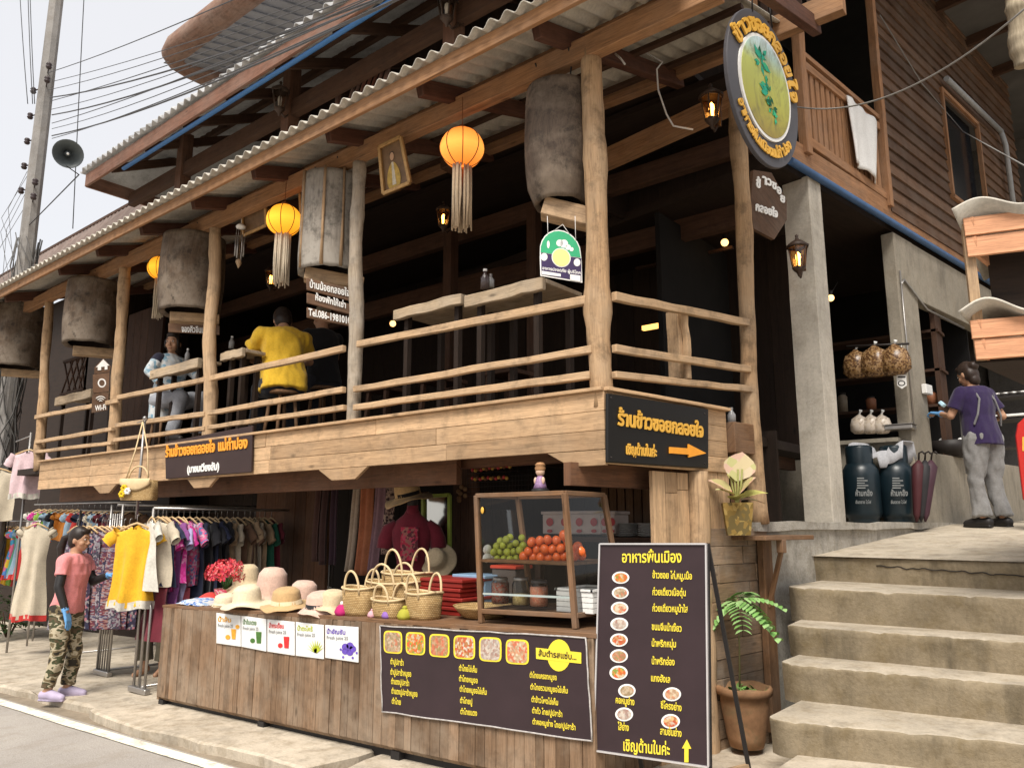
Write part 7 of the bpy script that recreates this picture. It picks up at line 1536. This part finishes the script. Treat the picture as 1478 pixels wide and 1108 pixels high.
# ---------------------------------------------------------------- people
def remesh(mb, voxel, it=3, disp=0.0, fs=9.0, fsz=None):
    me = bpy.data.meshes.new('blob'); me.from_pydata(mb.v, [], mb.f); o = bpy.data.objects.new('blob', me); COL.objects.link(o)
    r = o.modifiers.new('r', 'REMESH'); r.mode = 'VOXEL'; r.voxel_size = voxel
    if it: s = o.modifiers.new('s', 'SMOOTH'); s.iterations = it; s.factor = .5
    dg = bpy.context.evaluated_depsgraph_get(); ev = o.evaluated_get(dg).to_mesh()
    vs = [v.co.copy() for v in ev.vertices]; ns = [v.normal.copy() for v in ev.vertices]; fs_ = [tuple(p.vertices) for p in ev.polygons]
    o.evaluated_get(dg).to_mesh_clear(); bpy.data.objects.remove(o); bpy.data.meshes.remove(me)
    if disp:
        k = fsz or (fs, fs, fs * .5)
        vs = [v + n * disp * (noise.noise(V((v.x * k[0], v.y * k[1], v.z * k[2]))) + .5 * noise.noise(V((v.x * k[0] * 2.3, v.y * k[1] * 2.3, v.z * k[2] * 2.3 + 7)))) for v, n in zip(vs, ns)]
    out = MB(); out.add(vs, fs_, 0, None, True); return out
def cap(m, pts, rad, seg=14):
    pts = [V(p) for p in pts]; m.tube(pts, rad, seg)
    for p, r in zip(pts, rad): m.ball(tuple(p), r * .995, seg, 8)
def loft(m, rings, T=None, seg=22):                     # (z, depth, width, forward shift)
    vs = []; fs = []; n = len(rings)
    for z, a, b, c in rings:
        for k in range(seg):
            q = 2 * math.pi * k / seg; vs.append((c + a * math.copysign(abs(math.cos(q)) ** .85, math.cos(q)), b * math.copysign(abs(math.sin(q)) ** .85, math.sin(q)), z))
    for i in range(n - 1):
        for k in range(seg): fs.append((i * seg + k, i * seg + (k + 1) % seg, (i + 1) * seg + (k + 1) % seg, (i + 1) * seg + k))
    fs += [tuple(range(seg))[::-1], tuple(range((n - 1) * seg, n * seg))]; m.add(vs, fs, 0, None, True, T)
SKIN = plain('skin', (.42, .235, .145), .55, .08, 20); HAIR = plain('dark hair', (.022, .015, .012), .45, .3, 60)
def hand(m, w, d, up, side_, curl=.5, sc=1.0):
    """palm and five bent fingers from the wrist w along d; side_ = +1 thumb towards d x up"""
    w = V(w); d = V(d).normalized(); up = V(up); s = d.cross(up).normalized(); u = s.cross(d); s = s * side_
    p = w + d * .045 * sc
    for k in range(4): o = (k - 1.5) * .019 * sc; cap(m, [w + s * o * .6, w + d * .085 * sc + s * o], [.016 * sc, .0125 * sc], 8)
    for k, L in enumerate((.066, .078, .073, .056)):
        b = w + d * .085 * sc + s * (1.5 - k) * .0205 * sc; a0 = curl * .55; d1 = d * math.cos(a0) - u * math.sin(a0); a1 = curl * 1.5; d2 = d * math.cos(a1) - u * math.sin(a1)
        j = b + d1 * L * .5 * sc; cap(m, [b, j, j + d2 * L * .5 * sc], [.0095 * sc, .0088 * sc, .0075 * sc], 8)
    t0 = w + d * .025 * sc + s * .026 * sc; t1 = t0 + (d * .55 + s * .75 - u * .25).normalized() * .04 * sc; cap(m, [t0, t1, t1 + (d * .9 + s * .3 - u * .3).normalized() * .03 * sc], [.013 * sc, .011 * sc, .0085 * sc], 8)
def person(label, loc, rz, pose, group=None, scale=1.0):
    g = thing('person', label, 'person', (0, 0, 0), group); P = pose; T = P['torso']; pel = T.translation
    w = P.get('build', 1.0)
    body = MB()
    loft(body, [(-.08, .09 * w, .12 * w, 0), (0, .105 * w, .155 * w, 0), (.1, .1 * w, .15 * w, 0), (.2, .092 * w, .13 * w, .005), (.33, .11 * w, .15 * w, .01), (.44, .1 * w, .165 * w, 0), (.505, .065 * w, .15 * w, -.01), (.53, .045, .08, -.01)], T)
    H = P['head']; hc = H.translation; nk = T @ V((-.01, 0, .5))
    cap(body, [nk, hc + (H.to_3x3() @ V((-.02, 0, -.07)))], [.058, .052], 14)
    hb = MB(); hb.ball((0, 0, .015), (.092, .074, .105), 22, 16); hb.ball((.028, 0, -.05), (.06, .055, .062), 18, 12); hb.ball((.052, 0, -.088), (.028, .027, .022), 12, 8)
    hb.tube([(.085, 0, .012), (.105, 0, -.02), (.108, 0, -.03)], [.009, .013, .014], 10); hb.ball((.1, .012, -.034), (.011, .009, .008), 8, 6); hb.ball((.1, -.012, -.034), (.011, .009, .008), 8, 6)
    hb.ball((.083, 0, -.06), (.013, .024, .0075), 12, 6); hb.ball((.081, 0, -.071), (.013, .02, .0075), 12, 6)
    hb.ball((.078, 0, .034), (.016, .05, .011), 12, 6)
    for s in (-1, 1): hb.ball((-.008, s * .075, -.012), (.02, .011, .032), 10, 8); hb.ball((.055, s * .038, -.03), (.03, .028, .028), 10, 8)
    body.add(hb.v, hb.f, 0, None, True, H)
    for s, A in ((1, P['larm']), (-1, P['rarm'])):
        sh = T @ V((0, s * .165 * w, .455)); cap(body, [sh, A[0], A[1]], [.05 * w, .04, .029]); A = list(A); hand(body, A[1], A[2], A[3], P.get('thumb', {}).get(s, 1) * s, A[4])
    for s, L in ((1, P['lleg']), (-1, P['rleg'])):
        hp = T @ V((0, s * .09, -.02)); cap(body, [hp, L[0], L[1]], [.09 * w, .058, .04]); f = V(L[2]).normalized(); cap(body, [V(L[1]) + V((0, 0, -.03)) - f * .03, V(L[1]) + f * .07 + V((0, 0, -.055)), V(L[1]) + f * .15 + V((0, 0, -.065))], [.04, .038, .026])
    bo = remesh(body, P.get('voxel', .0075), 2).build('body', SKIN if 'skin' not in P else P['skin'], g)
    h3 = H
    for s in (-1, 1):
        m = MB(); m.ball((.083, s * .031, .012), (.009, .014, .0065), 12, 8, 0, h3); m.ball((.0905, s * .031, .012), (.0035, .0062, .0062), 8, 6, 1, h3); m.tube([h3 @ V((.088, s * .016, .037)), h3 @ V((.09, s * .032, .043)), h3 @ V((.08, s * .05, .037))], [.003, .004, .002], 6, 1); m.build('eye', [plain('eye white', (.6, .58, .55), .3), P_IRON], g)
    m = MB(); m.tube([h3 @ V((.089, s_ * .0, -.0655)) if False else h3 @ V((.083 + .012 * (1 - abs(y) / .024), y, -.0655)) for y in (-.022, -.01, 0, .01, .022)], [.002, .0035, .004, .0035, .002], 6); m.build('mouth', plain('lips', (.30, .085, .07), .5), g)
    for name, mat, fn, vox, it, dsp in P['clothes']:
        m = MB(); fn(m, P, T, H); remesh(m, vox, it, dsp).build(name, mat, g)
    g.location = loc; g.rotation_euler = (0, 0, rz); g.scale = (scale,) * 3; return g
def c_hair(kind):
    def f(m, P, T, H):
        q = MB(); q.ball((-.018, 0, .04), (.098, .086, .105), 22, 16); q.ball((-.04, 0, -.01), (.075, .084, .095), 18, 12); q.ball((.045, 0, .092), (.05, .062, .032), 14, 8)
        if kind == 'tail': q.ball((-.115, 0, .03), (.035, .035, .035), 10, 8); q.tube([(-.11, 0, .03), (-.17, 0, -.0), (-.19, .0, -.1), (-.165, 0, -.22), (-.15, 0, -.27)], [.028, .036, .042, .03, .008], 12)
        if kind == 'bun': q.ball((-.05, 0, -.08), (.055, .06, .07), 14, 10); q.ball((-.105, 0, .05), (.05, .055, .05), 14, 10)
        if kind == 'bob': q.ball((-.03, 0, -.07), (.07, .088, .07), 16, 10); q.ball((.03, .072, -.01), (.03, .02, .06), 10, 8); q.ball((.03, -.072, -.01), (.03, .02, .06), 10, 8)
        if kind == 'short': pass
        m.add(q.v, q.f, 0, None, True, H)
    return f
def c_shirt(hem=-.04, sleeve=.55, k=1.0, open_=False):
    def f(m, P, T, H):
        w = P.get('build', 1.0) * 1.0
        loft(m, [(hem, .125 * w * k, .172 * w * k, 0), (.05, .122 * w * k, .168 * w * k, 0), (.2, .112 * w * k, .152 * w * k, .005), (.33, .126 * w * k, .166 * w * k, .012), (.44, .113 * w * k, .178 * w * k, 0), (.505, .078 * w, .158 * w, -.01), (.528, .06, .085, -.012)], T)
        for s, A in ((1, P['larm']), (-1, P['rarm'])):
            sh = T @ V((0, s * .16 * w, .45)); e = V(A[0]); 
            if sleeve <= 1: m.tube([sh, sh.lerp(e, sleeve * .5), sh.lerp(e, sleeve)], [.068 * w, .066 * w, .068 * w], 16); m.ball(tuple(sh), .068 * w, 14, 10)
            else: cap(m, [sh, e], [.066 * w, .055]); m.tube([e, e.lerp(V(A[1]), (sleeve - 1))], [.055, .05], 14)
    return f
def c_pants(k=1.0, rng=(0, 1), flare=.07, waist=.05):
    def f(m, P, T, H):
        w = P.get('build', 1.0)
        loft(m, [(-.1, .1 * w, .135 * w, 0), (0, .114 * w, .162 * w, 0), (waist, .106 * w, .154 * w, 0)], T)
        for s, L in ((1, P['lleg']), (-1, P['rleg'])):
            hp = T @ V((0, s * .088, -.03)); kn = V(L[0]); an = V(L[1]); cap(m, [hp, hp.lerp(kn, .5), kn], [.102 * w * k, .09 * w * k, .074 * k]); m.tube([kn, kn.lerp(an, .5), kn.lerp(an, rng[1])], [.074 * k, .068 * k, flare], 16)
    return f
def c_sleeves(which, a=.3):
    def f(m, P, T, H):
        for s, A in ((1, P['larm']), (-1, P['rarm'])):
            if s != which: continue
            sh = T @ V((0, s * .165, .455)); e = V(A[0]); wv = V(A[1]); m.tube([sh.lerp(e, a), e], [.05, .046], 12); m.ball(tuple(e), .046, 12, 8); m.tube([e, e.lerp(wv, .96)], [.046, .035], 12)
    return f
def c_glove(s):
    def f(m, P, T, H):
        A = P['larm'] if s > 0 else P['rarm']; e, wv = V(A[0]), V(A[1]); m.tube([wv.lerp(e, .16), wv], [.036, .035], 10); hand(m, wv, A[2], A[3], P.get('thumb', {}).get(s, 1) * s, A[4], 1.13)
    return f
def c_shoe(s, k=1.0, sole=False):
    def f(m, P, T, H):
        L = P['lleg'] if s > 0 else P['rleg']; a = V(L[1]); d = V(L[2]).normalized(); z = V((0, 0, 1))
        cap(m, [a - d * .045 + z * -.045, a + d * .03 - z * .04, a + d * .1 - z * .055, a + d * .165 - z * .062], [.046 * k, .05 * k, .047 * k, .036 * k])
        q = MB(); q.tube([a - d * .08 - z * .088, a + d * .05 - z * .088, a + d * .2 - z * .088], [.04, .047, .03], 12, flat=(1, 1, .3)); m.add(q.v, q.f)
    return f
RM = lambda ax, deg: M4.Rotation(R(deg), 4, ax)
TR = lambda *v: M4.Translation(V(v))
CAMO = pattern('camouflage', [(.035, .03, .022), (.17, .13, .07), (.42, .36, .25), (.05, .055, .025), (.10, .07, .04)], 7, (1, 1, 1.9), 'noise')
GLOVE = plain('blue nitrile glove', (.13, .33, .62), .45, .1, 20)
# woman in pink, standing and reaching for the clothes
PK = dict(torso=TR(0, 0, .9) @ RM('Y', 5), head=TR(.065, 0, 1.565) @ RM('Y', 6), build=1.03,
          larm=((.13, .19, 1.13), (.33, .15, 1.2), (.9, -.1, .15), (0, 0, 1), .35), rarm=((.05, -.235, 1.1), (.15, -.235, .87), (.35, .05, -1), (1, 0, .3), .3),
          lleg=((.06, .095, .48), (.02, .1, .09), (1, .1, 0)), rleg=((.03, -.095, .48), (-.05, -.1, .09), (1, -.12, 0)))
PK['clothes'] = [('hair', HAIR, c_hair('tail'), .008, 2, .004), ('shirt', cloth('pink jersey', (.70, .25, .25), .1, .3), c_shirt(-.06, .55, 1.02), .008, 3, .018), ('arm_sleeve', P_BLACK, c_sleeves(1), .008, 2, .002), ('arm_sleeve', P_BLACK, c_sleeves(-1), .008, 2, .002), ('trousers', CAMO, c_pants(1.05, (0, .93), .062), .008, 3, .022), ('glove', GLOVE, c_glove(1), .0045, 1, 0), ('glove', GLOVE, c_glove(-1), .0045, 1, 0), ('shoe', plain('lilac clogs', (.40, .34, .46), .6), c_shoe(1, 1.05), .007, 2, 0), ('shoe', plain('lilac clogs', (.40, .34, .46), .6), c_shoe(-1, 1.05), .007, 2, 0)]
wp = PZ(84, 1006, gz(-7.96) + .035)
person('woman in pink T-shirt and camouflage trousers reaching for clothes with blue gloves', (wp.x, wp.y, gz(wp.x) + .035), math.atan2(.56, .83), PK, None, .93)
# shopper hidden behind the first rack, olive trousers and bare feet showing
OL = dict(torso=TR(0, 0, .88), head=TR(.04, 0, 1.54), larm=((.03, .22, 1.08), (.2, .2, .95), (1, 0, -.3), (0, 0, 1), .5), rarm=((.03, -.22, 1.08), (.2, -.2, .95), (1, 0, -.3), (0, 0, 1), .5), lleg=((.03, .095, .47), (0, .1, .09), (1, .15, 0)), rleg=((.04, -.095, .47), (.02, -.1, .09), (1, -.1, 0)))
OL['clothes'] = [('hair', HAIR, c_hair('bob'), .009, 2, .004), ('shirt', cloth('dark tee', (.03, .03, .035)), c_shirt(-.1), .01, 3, .008), ('trousers', cloth('olive drill', (.10, .085, .055)), c_pants(1.06, (0, .82), .09), .01, 3, .012)]
sp_ = PZ(226, 966, gz(-7.6) + .03); sp_ = PY(222, 962, 4.35)
person('shopper in loose olive trousers standing behind the rack by the counter', (sp_.x, sp_.y, gz(sp_.x) + .04), R(-60), OL)
# man in yellow, seated with his back to the street
YM = dict(torso=TR(0, 0, .55) @ RM('Y', 14), head=TR(.23, .0, 1.17) @ RM('Y', 32), build=1.14,
          larm=((.30, .30, .82), (.50, .14, .80), (1, -.3, .05), (0, 0, 1), .6), rarm=((.30, -.28, .82), (.5, -.1, .80), (1, .3, .05), (0, 0, 1), .6),
          lleg=((.42, .15, .54), (.38, .16, .09), (1, .1, 0)), rleg=((.42, -.15, .54), (.38, -.16, .09), (1, -.1, 0)), voxel=.0065)
YM['clothes'] = [('hair', HAIR, c_hair('short'), .008, 2, .003), ('shirt', cloth('yellow polo', (.68, .42, .03), .08, .25), c_shirt(-.09, .62, 1.05), .009, 2, .024), ('trousers', cloth('dark jeans', (.022, .024, .032)), c_pants(1.05, (0, .95), .075), .01, 3, .01), ('shoe', P_IRON, c_shoe(1), .009, 2, 0), ('shoe', P_IRON, c_shoe(-1), .009, 2, 0)]
ym = PY(408, 566, 4.52); zseat = PY(408, 566, 4.52).z
def stool(p, z, label):
    g = thing('bar_stool', label, 'stool', (p.x, p.y, 2.34)); m = MB(); m.lathe([(0, -.04), (.17, -.04), (.18, -.02), (.17, 0), (0, 0)], 20, TR(p.x, p.y, z)); m.build('seat', W_CASE, g)
    for a in (45, 135, 225, 315): m = MB(); m.tube([(p.x + .12 * math.cos(R(a)), p.y + .12 * math.sin(R(a)), z - .04), (p.x + .18 * math.cos(R(a)), p.y + .18 * math.sin(R(a)), 2.34)], .018, 8); m.build('leg', W_CASE, g)
sc_y = 1.14; person('man in yellow polo shirt seated with his back turned, leaning on the table', (ym.x, ym.y, zseat - .46 * sc_y), math.atan2(.42, -.9), YM, None, sc_y)
stool(ym, zseat + .005, 'round stool under the man in yellow')
# woman in pale jacket, seated, looking at the street
WJ = dict(torso=TR(0, 0, .55) @ RM('Y', 4), head=TR(.05, -.01, 1.21) @ RM('Z', -62) @ RM('Y', 5), build=1.05,
          larm=((.14, .24, .86), (.34, .16, .80), (1, -.3, .05), (0, 0, 1), .6), rarm=((.02, -.27, .84), (.2, -.22, .66), (1, .2, -.1), (0, 0, 1), .5),
          lleg=((.45, .12, .55), (.42, .12, .12), (1, .1, 0)), rleg=((.44, -.14, .53), (.34, -.15, .12), (1, -.1, 0)), voxel=.0065)
JK = pattern('pale floral print', [(.52, .55, .57), (.58, .60, .60), (.20, .33, .42), (.55, .57, .58), (.36, .46, .52), (.6, .6, .58)], 26)
WJ['clothes'] = [('hair', HAIR, c_hair('bob'), .008, 2, .004), ('top', cloth('navy top', (.02, .02, .04)), c_shirt(-.03, .3, .97), .01, 3, .006), ('jacket', JK, c_shirt(-.24, 1.75, 1.03), .01, 3, .014), ('trousers', cloth('pale jeans', (.30, .31, .34)), c_pants(1.06, (0, .95), .08), .01, 3, .012), ('shoe', P_IRON, c_shoe(1), .009, 2, 0), ('shoe', P_IRON, c_shoe(-1), .009, 2, 0)]
wj = PY(240, 588, 4.42); sc_j = 1.04; person('woman in pale floral jacket seated at the plank table looking towards the street', (wj.x, wj.y, wj.z - .46 * sc_j), R(10), WJ, None, sc_j)
stool(wj, wj.z + .005, 'round stool under the woman in the pale jacket')
# dim diner deeper in the room
DM = dict(torso=TR(0, 0, .55) @ RM('Y', 6), head=TR(.09, 0, 1.2), larm=((.25, .25, .85), (.45, .15, .82), (1, 0, 0), (0, 0, 1), .5), rarm=((.25, -.25, .85), (.45, -.15, .82), (1, 0, 0), (0, 0, 1), .5), lleg=((.42, .13, .54), (.4, .14, .1), (1, 0, 0)), rleg=((.42, -.13, .54), (.4, -.14, .1), (1, 0, 0)))
def c_cap(m, P, T, H):
    q = MB(); q.ball((-.01, 0, .065), (.1, .086, .08), 18, 10); q.tube([(.06, 0, .065), (.15, 0, .055)], [.07, .05], 14, flat=(1, 1, .14)); m.add(q.v, q.f, 0, None, True, H)
DM['clothes'] = [('cap', cloth('khaki cap', (.20, .17, .12)), c_cap, .008, 2, 0), ('shirt', cloth('charcoal shirt', (.012, .012, .014)), c_shirt(-.06, .6, 1.02), .01, 3, .01), ('trousers', cloth('dark jeans', (.022, .024, .032)), c_pants(1.05, (0, .95), .075), .01, 3, .01)]
dp = PY(466, 560, 5.3); person('diner in dark shirt and khaki cap in the shade beyond the man in yellow', (dp.x, dp.y, dp.z - .46 * 1.12), math.atan2(.2, -1), DM, None, 1.12); stool(dp, dp.z + .005, 'round stool under the diner in the cap')
# cook in purple at the wash basin, seen from behind
CK = dict(torso=TR(0, 0, .9) @ RM('Y', 6), head=TR(.085, .02, 1.555) @ RM('Y', 20), build=1.08,
          larm=((.12, .26, 1.12), (.31, .19, 1.17), (1, -.1, .25), (0, 0, 1), .7), rarm=((-.02, -.27, 1.12), (.2, -.30, 1.07), (.9, .3, 0), (0, 0, 1), .6),
          lleg=((.05, .1, .48), (0, .11, .09), (1, .2, 0)), rleg=((.03, -.1, .48), (-.04, -.11, .09), (1, -.1, 0)))
def c_apron(m, P, T, H):
    q = MB()
    loft(q, [(-.36, .07, .165, .125), (-.1, .08, .16, .10), (.08, .08, .155, .08), (.2, .085, .14, .07), (.38, .07, .1, .085)]); m.add(q.v, q.f, 0, None, True, T)
def c_ties(m, P, T, H):
    for s in (-1, 1): m.tube([T @ V((-.07, s * .09, .50)), T @ V((-.135, s * .1, .36)), T @ V((-.125, s * .15, .2)), T @ V((-.08, s * .175, .1))], .011, 8)
CK['clothes'] = [('hair', plain('brown black hair', (.03, .018, .013), .45, .3, 60), c_hair('bun'), .008, 2, .004), ('shirt', cloth('purple jersey', (.024, .012, .055), .15, .3), c_shirt(-.1, .72, 1.04), .009, 3, .011), ('trousers', cloth('grey marl', (.21, .205, .20), .2, .4), c_pants(1.12, (0, .97), .085), .008, 3, .026), ('apron', cloth('grey apron', (.17, .165, .165)), c_apron, .01, 3, .006), ('apron_ties', cloth('grey apron', (.17, .165, .165)), c_ties, .006, 1, 0), ('glove', GLOVE, c_glove(1), .0045, 1, 0), ('glove', GLOVE, c_glove(-1), .0045, 1, 0), ('shoe', P_BLACK, c_shoe(1, 1.08), .007, 2, 0), ('shoe', P_BLACK, c_shoe(-1, 1.08), .007, 2, 0)]
ck = PD(1432, 752, 7.45); ck.z = 1.6
person('cook in purple T-shirt, grey apron and blue gloves washing up at the low wall', (ck.x, ck.y, 1.575), math.atan2(.55, -.83), CK, None, .97)
cp = PD(1360, 583, 7.35); m = MB(); m.box((0, 0, 0), (.05, .1, .035), TR(*cp) @ RM('Y', 50)); tag(m.build('sponge', plain('blue sponge', (.42, .62, .74), .8), None, .006), 'pale blue sponge held in the gloved hand of the cook', 'sponge')
